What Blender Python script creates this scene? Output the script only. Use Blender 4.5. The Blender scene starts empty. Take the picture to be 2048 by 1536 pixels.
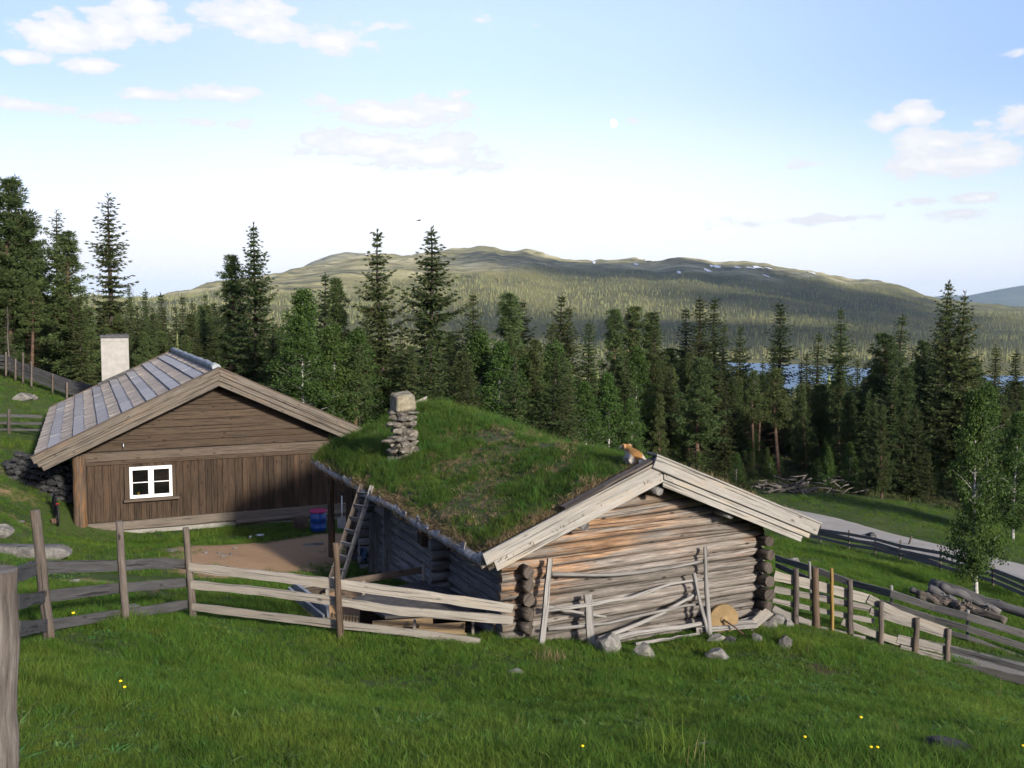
import bpy, bmesh, math, random
import numpy as np
from mathutils import Vector, Matrix

SC = bpy.context.scene
COL = SC.collection
rad = math.radians
FPX = 1990.0                      # focal length in pixels of the 2048-wide photograph
PITCH = math.atan(143.0 / FPX)
CP, SP = math.cos(PITCH), math.sin(PITCH)

# ------------------------------------------------------------------ camera
cam = bpy.data.cameras.new('camera')
camo = bpy.data.objects.new('camera', cam)
COL.objects.link(camo)
cam.sensor_width = 36.0
cam.lens = 36.0 * FPX / 2048.0
cam.clip_start = 0.05
cam.clip_end = 60000.0
camo.location = (0, 0, 0)
camo.rotation_euler = (math.pi / 2 - PITCH, 0, 0)
SC.camera = camo

# ------------------------------------------------------------------ light, sky, exposure
SUN_EL = rad(20.0)
SUN_AZ = rad(146.0)               # clockwise from +Y: behind the camera, to the right
SUN = Vector((math.sin(SUN_AZ) * math.cos(SUN_EL), math.cos(SUN_AZ) * math.cos(SUN_EL), math.sin(SUN_EL)))
sl = bpy.data.lights.new('sun', 'SUN')
sl.energy = 3.3
sl.angle = rad(5.0)
sl.color = (1.0, 0.92, 0.80)
so = bpy.data.objects.new('sun', sl)
COL.objects.link(so)
so.location = SUN * 60
so.rotation_euler = (-SUN).to_track_quat('-Z', 'Y').to_euler()

SC.view_settings.view_transform = 'Standard'
SC.view_settings.look = 'None'
SC.view_settings.exposure = 1.3
SC.view_settings.gamma = 1.0
SC.cycles.use_denoising = True
SC.cycles.max_bounces = 6
SC.cycles.diffuse_bounces = 3
SC.cycles.glossy_bounces = 2
SC.cycles.transmission_bounces = 3
SC.cycles.transparent_max_bounces = 4
SC.cycles.volume_bounces = 0
SC.cycles.caustics_reflective = False
SC.cycles.caustics_refractive = False
SC.cycles.use_adaptive_sampling = True
SC.cycles.adaptive_threshold = 0.012


class NT:
    """tiny helper for node trees"""
    def __init__(self, tree):
        self.t = tree
        tree.nodes.clear()

    def n(self, typ, ins=None, **props):
        nd = self.t.nodes.new(typ)
        for k, v in props.items():
            setattr(nd, k, v)
        for k, v in (ins or {}).items():
            self.put(nd.inputs[k], v)
        return nd

    def put(self, sock, v):
        if isinstance(v, bpy.types.NodeSocket):
            self.t.links.new(v, sock)
        elif isinstance(v, bpy.types.Node):
            self.t.links.new(v.outputs[0], sock)
        else:
            if isinstance(v, (tuple, list)) and len(v) == 3 and sock.type == 'RGBA':
                v = (v[0], v[1], v[2], 1.0)
            sock.default_value = v

    def m(self, op, a, b=0.0, c=None, clamp=False):
        nd = self.t.nodes.new('ShaderNodeMath')
        nd.operation = op
        nd.use_clamp = clamp
        self.put(nd.inputs[0], a)
        if len(nd.inputs) > 1 and b is not None:
            self.put(nd.inputs[1], b)
        if c is not None:
            self.put(nd.inputs[2], c)
        return nd.outputs[0]

    def mix(self, f, a, b, blend='MIX'):
        nd = self.t.nodes.new('ShaderNodeMix')
        nd.data_type = 'RGBA'
        nd.blend_type = blend
        nd.clamp_factor = True
        self.put(nd.inputs[0], f)
        self.put(nd.inputs[6], a)
        self.put(nd.inputs[7], b)
        return nd.outputs[2]

    def ramp(self, f, stops, interp='LINEAR'):
        nd = self.t.nodes.new('ShaderNodeValToRGB')
        cr = nd.color_ramp
        cr.interpolation = interp
        while len(cr.elements) < len(stops):
            cr.elements.new(0.5)
        for e, (p, c) in zip(cr.elements, stops):
            e.position = p
            e.color = (c, c, c, 1) if isinstance(c, (int, float)) else (c[0], c[1], c[2], 1)
        self.put(nd.inputs[0], f)
        return nd.outputs[0]

    def sstep(self, x, a, b):
        nd = self.t.nodes.new('ShaderNodeMapRange')
        nd.interpolation_type = 'SMOOTHSTEP'
        self.put(nd.inputs[0], x)
        nd.inputs[1].default_value = a
        nd.inputs[2].default_value = b
        return nd.outputs[0]

    def noise(self, vec, scale, detail=4, rough=0.55, dist=0.0):
        nd = self.n('ShaderNodeTexNoise', {'Scale': scale, 'Detail': detail, 'Roughness': rough, 'Distortion': dist})
        if vec is not None:
            self.put(nd.inputs['Vector'], vec)
        return nd.outputs['Fac']

    def vec(self, x, y, z=0.0):
        nd = self.t.nodes.new('ShaderNodeCombineXYZ')
        for i, q in enumerate((x, y, z)):
            self.put(nd.inputs[i], q)
        return nd.outputs[0]


def pix_dir(u, v):
    xc, yc = (u - 1024.0) / FPX, (768.0 - v) / FPX
    return Vector((xc, CP + yc * SP, yc * CP - SP))


def pix_azel(u, v):
    d = pix_dir(u, v).normalized()
    return math.atan2(d.x, d.y), math.asin(d.z)


# clouds of the photograph as soft patches in the directions where they hang: (u, v, half width, half height, strength)
CLOUDS = [(130, 62, 95, 30, 1), (215, 58, 60, 36, 1), (312, 55, 62, 24, 1), (285, 14, 42, 20, .9), (225, 86, 42, 12, .8), (40, 115, 42, 11, .9),
          (182, 133, 48, 14, .9), (500, 22, 100, 32, 1), (560, 58, 115, 26, 1), (660, 82, 75, 24, 1), (735, 90, 50, 12, .7),
          (55, 211, 70, 11, 1), (128, 218, 24, 8, .7), (300, 188, 55, 12, .9), (430, 185, 75, 14, 1), (505, 183, 35, 9, .7), (265, 241, 58, 15, .7),
          (410, 245, 58, 9, .8), (487, 247, 26, 8, .5), (645, 199, 38, 11, .6), (738, 206, 30, 10, .7), (800, 228, 140, 28, 1.1), (905, 215, 40, 24, .9),
          (910, 191, 25, 8, .6), (760, 292, 190, 30, 1), (850, 312, 150, 34, 1), (620, 275, 50, 20, .7), (800, 57, 40, 10, .3), (980, 40, 40, 10, .2),
          (1840, 226, 42, 17, 1), (1772, 243, 34, 13, .7), (1870, 285, 80, 26, .9), (1925, 325, 100, 30, 1), (1985, 310, 65, 28, .9), (2035, 245, 40, 26, .7),
          (1850, 402, 46, 10, .8), (1945, 398, 58, 12, .9), (1920, 427, 64, 12, .7), (1605, 330, 50, 7, .45), (1640, 440, 120, 8, .3), (1268, 242, 18, 7, .5),
          (2044, 105, 20, 9, .4), (1950, 246, 30, 9, .3)]

world = bpy.data.worlds.new('World')
SC.world = world
world.use_nodes = True
w = NT(world.node_tree)
wout = w.n('ShaderNodeOutputWorld')
wbg = w.n('ShaderNodeBackground', {'Strength': 0.15})
w.put(wout.inputs[0], wbg)
sky = w.n('ShaderNodeTexSky', sky_type='NISHITA', sun_disc=False, sun_elevation=SUN_EL, sun_rotation=SUN_AZ,
          altitude=900.0, air_density=1.0, dust_density=1.6, ozone_density=1.2)
geo = w.n('ShaderNodeTexCoord')
sep = w.n('ShaderNodeSeparateXYZ', {0: geo.outputs['Generated']})
el = w.m('ARCSINE', sep.outputs[2], None)
az = w.m('ARCTAN2', sep.outputs[0], sep.outputs[1])
ae = w.vec(az, el)
# cloud cover
acc = None
for (u, v, du, dv, s) in CLOUDS:
    a0, e0 = pix_azel(u, v)
    k = (1.08 * du / FPX, 1.15 * dv / FPX)
    o_ = w.n('ShaderNodeVectorMath', {0: ae, 1: (1 / k[0], 1 / k[1], 0), 2: (-a0 / k[0], -e0 / k[1], 0)}, operation='MULTIPLY_ADD')
    L_ = w.n('ShaderNodeVectorMath', {0: o_.outputs[0]}, operation='LENGTH').outputs['Value']
    f_ = w.m('MULTIPLY', w.m('SUBTRACT', 1.0, L_), s)
    acc = f_ if acc is None else w.m('SMOOTH_MAX', acc, f_, 0.25)
nz = w.noise(w.vec(w.m('MULTIPLY', az, 22.0), w.m('MULTIPLY', el, 50.0), 1.7), 1.0, 9, 0.6, 0.25)
nz2 = w.noise(w.vec(w.m('MULTIPLY', az, 75.0), w.m('MULTIPLY', el, 150.0), 4.2), 1.0, 6, 0.6, 0.1)
dens = w.m('ADD', acc, w.m('ADD', w.m('MULTIPLY', w.m('SUBTRACT', nz, 0.50), 2.5), w.m('MULTIPLY', w.m('SUBTRACT', nz2, 0.5), 1.2)))
cov = w.sstep(dens, -0.05, 0.4)
# pale haze towards the horizon
hz = w.m('POWER', w.sstep(w.m('ADD', el, w.m('MULTIPLY', w.sstep(az, 0.05, 0.5), 0.05)), 0.295, 0.01), 1.7)
tint = w.mix(1.0, sky, (.92, .762, .70), 'MULTIPLY')
tint = w.mix(w.sstep(el, 0.32, 0.9), tint, w.mix(1.0, tint, (1.0, .93, .80), 'MULTIPLY'))
tint = w.mix(w.sstep(w.m('ABSOLUTE', az, None), 0.12, 0.5), tint, w.mix(1.0, tint, (.79, .885, 1.05), 'MULTIPLY'))
tint = w.mix(w.sstep(az, 0.02, -0.35), tint, w.mix(1.0, tint, (.92, .87, 1.0), 'MULTIPLY'))
tint = w.mix(w.sstep(el, 0.30, 0.19), tint, w.mix(1.0, tint, (.84, .86, .95), 'MULTIPLY'))
base = w.mix(hz, tint, (3.5, 3.46, 3.38))
cl = w.mix(w.sstep(dens, 0.3, 1.2), (2.62, 2.64, 2.70), (3.2, 3.1, 3.0))
w.put(wbg.inputs[0], w.mix(w.m('MULTIPLY', cov, 0.93), base, cl))


# ------------------------------------------------------------------ projection helpers (photograph pixel -> place in the scene)
def W(u, v, Y):
    """the point Y metres in front of the camera seen at pixel (u, v)"""
    d = pix_dir(u, v)
    return d * (Y / d.y)


def tag(o, label=None, cat=None, group=None, kind=None):
    if label:
        o['label'] = label
    if cat:
        o['category'] = cat
    if group:
        o['group'] = group
    if kind:
        o['kind'] = kind
    return o


def empty(name, label, cat, loc=(0, 0, 0), rz=0.0, group=None):
    o = bpy.data.objects.new(name, None)
    COL.objects.link(o)
    o.location = loc
    o.rotation_euler = (0, 0, rz)
    o.empty_display_size = 0.3
    return tag(o, label, cat, group)


# ------------------------------------------------------------------ numeric noise for shapes
def _hash(ix, iy, seed):
    h = (ix.astype(np.int64) * 374761393 + iy.astype(np.int64) * 668265263 + seed * 974711) & 0x7fffffff
    h = ((h ^ (h >> 13)) * 1274126177) & 0x7fffffff
    return ((h ^ (h >> 16)) & 0xffff) / 65535.0


def vnoise(x, y, seed=0):
    x = np.asarray(x, float); y = np.asarray(y, float)
    ix, iy = np.floor(x), np.floor(y)
    fx, fy = x - ix, y - iy
    fx, fy = fx * fx * (3 - 2 * fx), fy * fy * (3 - 2 * fy)
    a, b = _hash(ix, iy, seed), _hash(ix + 1, iy, seed)
    c, d = _hash(ix, iy + 1, seed), _hash(ix + 1, iy + 1, seed)
    return (a + (b - a) * fx) * (1 - fy) + (c + (d - c) * fx) * fy - 0.5


def fbm(x, y, seed=0, octv=4, gain=0.5):
    s, a = 0.0, 1.0
    for i in range(octv):
        s = s + a * vnoise(np.asarray(x) * 2 ** i + 17.3 * i, np.asarray(y) * 2 ** i - 9.1 * i, seed + i)
        a *= gain
    return s


def sst(x, a, b):
    t = np.clip((np.asarray(x, float) - a) / (b - a), 0, 1)
    return t * t * (3 - 2 * t)


# ------------------------------------------------------------------ terrain heights
def px(u, v, Y):
    p = W(u, v, Y)
    return (p.x, p.y, p.z)


NEAR = np.array([
    (0, 0, -1.65), (0, -10, 0.6), (-9, 4, -1.9), (-14, -8, 0.8), (12, 3, -3.0), (14, -8, -0.9), (0, -30, 5), (-30, -25, 6), (30, -25, 2),
    px(1024, 1536, 6.2), px(2000, 1536, 6.4), px(100, 1450, 6.5), px(40, 1300, 10), px(1400, 1400, 10.5), px(700, 1400, 10.5), (3.6, 4.0, -2.75), (-2.3, 4.5, -2.55),
    px(98, 1278, 11.5), px(250, 1246, 13.3), px(385, 1232, 15), px(680, 1276, 14.5), px(870, 1275, 15.0), px(1030, 1280, 15), px(1230, 1293, 15.6), px(1548, 1246, 17),
    px(1700, 1273, 17.1), px(1895, 1328, 17.2), px(2046, 1395, 15.4), (11, 13, -6.15), (9.5, 9, -4.55), px(1640, 1330, 14.2), px(1850, 1400, 12.2),
    px(1930, 1308, 18.6), px(2040, 1345, 17.6), px(1800, 1270, 19.4), px(2048, 1312, 20.0), px(1650, 1215, 21), px(1570, 1150, 25), px(1640, 1105, 34), px(1800, 1170, 27),
    px(1580, 1085, 42), px(1800, 1130, 36), px(2000, 1185, 31), px(1955, 1197, 29.5), px(1900, 1235, 23.5), px(2040, 1250, 23.5), px(1810, 1080, 43.5), px(2010, 1133, 38), px(1620, 1042, 48.5), px(1800, 1030, 50),
    px(1700, 985, 58), px(1400, 905, 78), px(1560, 960, 66), px(2000, 1060, 50), (40, 45, -11.2), (50, 80, -13), (30, 100, -13.5), (0, 100, -13), (0, 70, -10.6), (5, 45, -9.2), (7, 32, -7.9),
    (-6, 45, -8.2), (-12, 55, -8.4), (-10, 80, -10.5), (-25, 100, -7.0),
    (-2.5, 19, -5.3), (-4.2, 24, -5.95), px(560, 1105, 23.5), px(480, 1120, 22.0), px(400, 1090, 25.0), px(640, 1066, 28.3), px(660, 1120, 23.5), px(160, 1068, 27.4), px(420, 1066, 28.8), px(170, 1170, 18), px(330, 1150, 20.5),
    px(20, 1180, 16), px(60, 1112, 22), px(100, 1065, 26.2), px(20, 1040, 25), px(20, 985, 28), px(-60, 1000, 24), px(40, 930, 32), px(40, 872, 38), px(100, 800, 45), px(0, 742, 52), px(180, 778, 52), px(-150, 760, 45),
    (-30, 28, -1.5), (-24, 18, -2.6), (-35, 50, 0.5), (-45, 75, 2.0), (-30, 70, -3.2), (-9.5, 36, -6.2), (-18, 46, -5.2),
], float)


def _tps_fit(P, lam):
    n = len(P)
    X = P[:, :2] / 30.0
    d2 = ((X[:, None] - X[None]) ** 2).sum(-1)
    K = 0.5 * d2 * np.log(d2 + 1e-12) + lam * np.eye(n)
    Q = np.c_[np.ones(n), X]
    A = np.block([[K, Q], [Q.T, np.zeros((3, 3))]])
    return np.linalg.solve(A, np.r_[P[:, 2], 0, 0, 0])


_TPSW = _tps_fit(NEAR, 0.0006)


def near_z(x, y):
    xf, yf = np.ravel(np.asarray(x, float)) / 30.0, np.ravel(np.asarray(y, float)) / 30.0
    out = np.empty(len(xf))
    C = NEAR[:, :2] / 30.0
    for s in range(0, len(xf), 60000):
        xs, ys = xf[s:s + 60000], yf[s:s + 60000]
        d2 = (xs[:, None] - C[:, 0]) ** 2 + (ys[:, None] - C[:, 1]) ** 2
        out[s:s + 60000] = (0.5 * d2 * np.log(d2 + 1e-12)) @ _TPSW[:-3] + _TPSW[-3] + _TPSW[-2] * xs + _TPSW[-1] * ys
    return out.reshape(np.shape(x))


def skyline(pts, dist):
    """azimuths and heights of a ridge seen along the given pixels, at the given distance"""
    a, z = [], []
    for (u, v) in pts:
        d = pix_dir(u, v)
        a.append(math.atan2(d.x, d.y))
        z.append(d.z / math.hypot(d.x, d.y) * (dist(u) if callable(dist) else dist))
    return np.array(a), np.array(z)


def ridge_d(u):
    return float(np.interp(u, [0, 400, 700, 1000, 1500, 1900, 2300], [2600, 2700, 3300, 3700, 4200, 5000, 5200]))


SKY1 = [(-900, 560), (-300, 580), (0, 598), (200, 600), (300, 598), (345, 592), (400, 580), (470, 566), (545, 549), (600, 540), (650, 526), (700, 517), (760, 513), (830, 511), (880, 509), (925, 506),
        (950, 500), (966, 497), (990, 495), (1008, 500), (1040, 500), (1062, 504), (1090, 512), (1130, 521), (1180, 522), (1205, 520), (1260, 521), (1310, 527), (1345, 521), (1366, 519), (1400, 523), (1430, 531), (1490, 529),
        (1540, 535), (1600, 545), (1645, 546), (1700, 560), (1760, 568), (1800, 578), (1840, 592), (1880, 603), (1940, 611), (2048, 619), (2200, 622), (2700, 600)]
A1, Z1 = skyline(SKY1, ridge_d)
D1A, D1D = np.array([math.atan2(pix_dir(u, 600).x, pix_dir(u, 600).y) for u in range(-900, 2701, 100)]), np.array([ridge_d(u) for u in range(-900, 2701, 100)])
A2, Z2 = skyline([(300, 640), (500, 600), (560, 572), (585, 547), (620, 527), (660, 512), (692, 505), (720, 508), (750, 507), (800, 512), (900, 520), (1000, 540), (1300, 560)], 6200)
LAKE_Z = -58.0
PR = np.array([0, 90, 115, 150, 200, 260, 330, 420, 560, 700, 780, 1180, 1235, 1265, 1300])
PZ = np.array([-12, -12.5, -14, -19, -29, -38, -45, -51, -55.5, -57.2, -61, -62, -59, -57.2, -56])


def far_z(x, y):
    r = np.hypot(x, y)
    a = np.arctan2(x, y)
    ac = np.clip(a, A1[0], A1[-1])
    z = np.interp(r, PR, PZ)
    left = sst(-a, 0.30, 0.52)
    rf_ = np.interp(a, [.20, .30, .42], [1200, 1130, 1010])
    z = np.where((np.abs(a) < 1.2) & (r > rf_) & (r < 1300), np.maximum(z, -57.6 + np.clip((r - rf_) / 120, 0, 1.6)), z)
    block = sst(-a, -.166, -.145) * (1 - sst(np.abs(a), .8, 1.4))
    z = np.maximum(z, np.where(r > 600, -57.0 + 2.0 * fbm(x / 120.0, y / 120.0, 2, 3) + 1.5, -99) * block + (1 - block) * -99)
    z = z + left * 14 * sst(r, 80, 160) * (1 - sst(r, 500, 1100)) + left * sst(r, 700, 900) * 6
    back = sst(np.abs(a), 0.8, 1.4)
    D = np.interp(ac, D1A, D1D)
    zr = np.interp(ac, A1, Z1)
    t = np.clip((r - 1300) / (D - 1300), 0, 1.0)
    g = 0.42 * t + 0.58 * t * t * (3 - 2 * t)
    amp = 26 * np.sin(np.pi * np.clip(t, 0, 1)) ** 0.8
    hill = -56 + (zr + 56) * g + amp * fbm(x / 420.0, y / 420.0, 5, 5) + (1 - np.abs(2 * t - 1)) * 8 * fbm(x / 130.0, y / 130.0, 9, 4)
    rg_ = np.abs(fbm(x / 240.0, y / 240.0, 25, 3))
    hill = hill + sst(t, 0.5, .95) * (20 * fbm(x / 170.0, y / 170.0, 21, 5, 0.62) - 22 * rg_ + 5)
    beyond = np.clip((r - D) / 900.0, 0, 1)
    dip = hill - (zr + 90) * 0.55 * beyond ** 1.3
    z2 = np.interp(a, A2, Z2, left=-60, right=-60)
    t2 = np.clip((r - 4600) / 1600.0, 0, 1)
    second = dip + (z2 - dip) * t2 * t2 * (3 - 2 * t2) - np.clip((r - 6200) / 1500.0, 0, 1) * (z2 + 60) * 0.9
    hill = np.where(r > 4600, np.maximum(dip, second), dip)
    hill = hill + sst(r, 3500, 5500) * 12 * fbm(x / 300.0, y / 300.0, 31, 4)
    z = np.where(r > 1300, hill, z)
    return z * (1 - back) + back * np.where(r > 1300, 60 + 0.0 * r, 4 + 0.01 * r)


def H(x, y):
    x = np.asarray(x, float); y = np.asarray(y, float)
    r = np.hypot(x, y)
    t = sst(r, 85, 135)
    zn = np.zeros_like(r)
    m = r < 140
    if np.any(m):
        zn = np.where(m, 0, zn)
        if zn.ndim == 0:
            zn = near_z(x, y)
        else:
            zn[m] = near_z(x[m], y[m])
    z = zn * (1 - t) + far_z(x, y) * t
    calm = 1 - 0.85 * np.exp(-((x - 14) ** 2 / 180 + (y - 45) ** 2 / 120))
    z = z + 0.16 * fbm(x / 2.6, y / 2.6, 3, 3) * (0.5 + sst(r, 5, 14) * 0.5) * calm * (1 - sst(r, 200, 600)) + 0.5 * fbm(x / 9.0, y / 9.0, 8, 2) * sst(r, 40, 80) * calm
    z = z - .5 * np.exp(-(((x + 1.75) / 1.9) ** 2 + ((y - 16.75) / 1.45) ** 2) ** 2)
    return z


def hz(x, y):
    return float(H(np.array([float(x)]), np.array([float(y)]))[0])


def ground_at(u, v, y0=3.0, y1=140.0):
    """where the line of sight through (u, v) meets the ground"""
    d = pix_dir(u, v)
    Y = np.arange(y0, y1, 0.05)
    k = Y / d.y
    below = d.z * k < H(d.x * k, Y)
    i = int(np.argmax(below)) if below.any() else len(Y) - 1
    return Vector((d.x * k[i], Y[i], hz(d.x * k[i], Y[i])))


# ------------------------------------------------------------------ mesh building
class MB:
    """collects shapes with a length-wise UV and one random value per piece; build() links them as ONE mesh object"""
    def __init__(self, seed=1):
        self.v, self.f, self.uv, self.rn, self.sm = [], [], [], [], []
        self.R = random.Random(seed)

    def _face(self, idx, uvs, rn, smooth):
        self.f.append(idx); self.uv.extend(uvs); self.rn.append(rn); self.sm.append(smooth)

    def box(self, M, sx, sy, sz, jit=0.0):
        """box of full size sx, sy, sz centred on M; grain runs along the longest side"""
        R, b, rn = self.R, len(self.v), self.R.random()
        S = (sx, sy, sz)
        ax = S.index(max(S))
        for i in range(8):
            p = Vector(((-.5 if not i & 1 else .5) * sx, (-.5 if not i & 2 else .5) * sy, (-.5 if not i & 4 else .5) * sz))
            if jit:
                p += Vector([R.uniform(-jit, jit) for _ in range(3)])
            self.v.append(M @ p)
        for q, n in (((0, 4, 6, 2), 0), ((1, 3, 7, 5), 0), ((0, 1, 5, 4), 1), ((2, 6, 7, 3), 1), ((0, 2, 3, 1), 2), ((4, 5, 7, 6), 2)):
            uvs = []
            for i in q:
                c = [(-.5 if not i & 1 else .5) * sx, (-.5 if not i & 2 else .5) * sy, (-.5 if not i & 4 else .5) * sz]
                o = [k for k in range(3) if k != ax]
                uvs.append((c[ax], c[o[0]] + c[o[1]] + n * .31))
            self._face([b + i for i in q], uvs, rn, False)

    def bar(self, p0, p1, w, h, up=(0, 0, 1), segs=1, sag=0.0, wob=0.0, taper=1.0):
        """board from p0 to p1: h along `up`, w across; may sag and wander"""
        p0, p1 = Vector(p0), Vector(p1)
        d = (p1 - p0)
        L = d.length
        d.normalize()
        up = Vector(up)
        s = d.cross(up).normalized()
        u = s.cross(d).normalized()
        R, b, rn = self.R, len(self.v), self.R.random()
        for i in range(segs + 1):
            t = i / segs
            c = p0.lerp(p1, t) - u * sag * 4 * t * (1 - t)
            if wob and 0 < i < segs:
                c += u * R.uniform(-wob, wob) + s * R.uniform(-wob, wob) * .5
            k = 1 + (taper - 1) * t
            hh = h * k * (1 + (R.uniform(-.06, .06) if wob else 0))
            for (a, e) in ((-1, -1), (1, -1), (1, 1), (-1, 1)):
                self.v.append(c + s * a * w * k / 2 + u * e * hh / 2)
        cuv = (0, w, w + h, 2 * w + h, 2 * w + 2 * h)
        for i in range(segs):
            for j in range(4):
                k = (j + 1) % 4
                q = [b + i * 4 + j, b + i * 4 + k, b + i * 4 + 4 + k, b + i * 4 + 4 + j]
                self._face(q, [(L * i / segs, cuv[j]), (L * i / segs, cuv[j + 1]), (L * (i + 1) / segs, cuv[j + 1]), (L * (i + 1) / segs, cuv[j])], rn, False)
        self._face([b + 3, b + 2, b + 1, b], [(0, 0), (.02, w), (.04, w), (.02, 0)], rn, False)
        e = b + segs * 4
        self._face([e, e + 1, e + 2, e + 3], [(L, 0), (L + .02, w), (L + .04, w), (L + .02, 0)], rn, False)

    def tube(self, pts, radii, n=10, wob=0.0, caps=True, smooth=True, rn=None):
        R, b = self.R, len(self.v)
        rn = R.random() if rn is None else rn
        pts = [Vector(p) for p in pts]
        m = len(pts)
        if not hasattr(radii, '__len__'):
            radii = [radii] * m
        ref = None
        Ls = 0.0
        us = []
        ph = [R.uniform(-wob, wob) for _ in range(n)]
        for i, p in enumerate(pts):
            d = (pts[min(i + 1, m - 1)] - pts[max(i - 1, 0)]).normalized()
            if ref is None:
                ref = d.orthogonal().normalized()
            s = (ref - d * ref.dot(d)).normalized()
            ref = s
            q = d.cross(s)
            if i:
                Ls += (p - pts[i - 1]).length
            us.append(Ls)
            for j in range(n):
                a = 2 * math.pi * j / n
                r = radii[i] * (1 + ph[j] + R.uniform(-wob, wob) * .6)
                self.v.append(p + (s * math.cos(a) + q * math.sin(a)) * r)
        for i in range(m - 1):
            r0 = 2 * math.pi * sum(radii) / m
            for j in range(n):
                k = (j + 1) % n
                self._face([b + i * n + j, b + i * n + k, b + (i + 1) * n + k, b + (i + 1) * n + j],
                           [(us[i], r0 * j / n), (us[i], r0 * (j + 1) / n), (us[i + 1], r0 * (j + 1) / n), (us[i + 1], r0 * j / n)], rn, smooth)
        if caps:
            for (o, rev) in ((b, True), (b + (m - 1) * n, False)):
                idx = [o + j for j in range(n)]
                uv = [(us[0 if rev else -1] + radii[0] * math.cos(6.28 * j / n) * .4, radii[0] * math.sin(6.28 * j / n) * .4) for j in range(n)]
                self._face(idx[::-1] if rev else idx, uv, rn, False)

    def log(self, p0, p1, r0, r1=None, segs=6, n=10, wob=0.05, bend=0.02):
        p0, p1 = Vector(p0), Vector(p1)
        r1 = r0 if r1 is None else r1
        R = self.R
        pts = []
        for i in range(segs + 1):
            t = i / segs
            pts.append(p0.lerp(p1, t) + Vector((R.uniform(-bend, bend) * .5, R.uniform(-bend, bend) * .5, R.uniform(-bend, bend))) * (0 if i in (0, segs) else 1))
        self.tube(pts, [(r0 + (r1 - r0) * i / segs) * (1 + R.uniform(-.03, .03)) for i in range(segs + 1)], n, wob)

    def prism(self, poly, a0, a1, M=None):
        """polygon in local x,z extruded along local y from a0 to a1"""
        M = M or Matrix()
        b, rn, n = len(self.v), self.R.random(), len(poly)
        for a in (a0, a1):
            for (x, z) in poly:
                self.v.append(M @ Vector((x, a, z)))
        d = Vector((poly[1][0] - poly[0][0], poly[1][1] - poly[0][1])).normalized()
        uvf = lambda x, z: (x * d.x + z * d.y, -x * d.y + z * d.x)
        self._face([b + i for i in range(n)], [uvf(*p) for p in poly], rn, False)
        self._face([b + n + i for i in range(n)][::-1], [uvf(*p) for p in poly][::-1], rn, False)
        for i in range(n):
            k = (i + 1) % n
            u0, u1 = uvf(*poly[i]), uvf(*poly[k])
            self._face([b + i, b + n + i, b + n + k, b + k], [u0, (u0[0], u0[1] + a1 - a0), (u1[0], u1[1] + a1 - a0), u1], rn, False)

    def stone(self, c, size, rz=0.0, sub=2, rough=0.18, flat=0.0):
        bm = bmesh.new()
        bmesh.ops.create_icosphere(bm, subdivisions=sub, radius=1.0)
        R = self.R
        chops = [(Vector((R.gauss(0, 1), R.gauss(0, 1), R.gauss(0, 1))).normalized(), R.uniform(.48, .8)) for _ in range(11)]
        o = Vector((R.uniform(0, 50), R.uniform(0, 50), R.uniform(0, 50)))
        b, rn = len(self.v), R.random()
        Mr = Matrix.Rotation(rz, 3, 'Z')
        for vt in bm.verts:
            p = vt.co.copy()
            for nrm, h in chops:
                k = p.dot(nrm)
                if k > h:
                    p -= nrm * (k - h) * .92
            k = float(fbm(np.array([p.x * 1.7 + o.x + p.z]), np.array([p.y * 1.7 + o.y - p.z * .7]), 77, 3)[0])
            p *= 1 + rough * k * 2
            if flat and p.z < -flat:
                p.z = -flat
            p = Mr @ Vector((p.x * size[0], p.y * size[1], p.z * size[2]))
            self.v.append(Vector(c) + p)
        bm.verts.index_update()
        for fc in bm.faces:
            idx = [vv.index for vv in fc.verts]
            self._face([b + i for i in idx], [(bm_v.co.x * size[0], bm_v.co.y * size[1]) for bm_v in fc.verts], rn, False)
        bm.free()

    def grid(self, P, smooth=True, closed_u=False):
        """P[i][j] array of points -> quads"""
        b, rn = len(self.v), self.R.random()
        ni, nj = len(P), len(P[0])
        for row in P:
            for p in row:
                self.v.append(Vector(p))
        for i in range(ni - 1):
            for j in range(nj - 1):
                self._face([b + i * nj + j, b + i * nj + j + 1, b + (i + 1) * nj + j + 1, b + (i + 1) * nj + j], [(i * .1, j * .1)] * 4, rn, smooth)

    def sphere(self, c, r, sc=(1, 1, 1), seg=12, ring=8, M=None, smooth=True):
        b, rn = len(self.v), self.R.random()
        M = M or Matrix.Identity(3)
        c = Vector(c)
        for i in range(ring + 1):
            th = math.pi * i / ring
            for j in range(seg):
                a = 2 * math.pi * j / seg
                self.v.append(c + M @ Vector((r * sc[0] * math.sin(th) * math.cos(a), r * sc[1] * math.sin(th) * math.sin(a), r * sc[2] * math.cos(th))))
        for i in range(ring):
            for j in range(seg):
                k = (j + 1) % seg
                self._face([b + i * seg + j, b + (i + 1) * seg + j, b + (i + 1) * seg + k, b + i * seg + k], [(i * .1, j * .1)] * 4, rn, smooth)

    def build(self, name, mat, parent=None, bevel=0.0):
        me = bpy.data.meshes.new(name)
        me.from_pydata([tuple(p) for p in self.v], [], self.f)
        uvl = me.uv_layers.new(name='UVMap')
        uvl.data.foreach_set('uv', np.array(self.uv, np.float32).ravel())
        at = me.attributes.new('rnd', 'FLOAT', 'FACE')
        at.data.foreach_set('value', np.array(self.rn, np.float32))
        me.polygons.foreach_set('use_smooth', np.array(self.sm, bool))
        me.update()
        me.materials.append(mat)
        o = bpy.data.objects.new(name, me)
        COL.objects.link(o)
        if parent:
            o.parent = parent
        if bevel:
            bv = o.modifiers.new('bevel', 'BEVEL')
            bv.width = bevel
            bv.segments = 1
            bv.limit_method = 'ANGLE'
        return o


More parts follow.
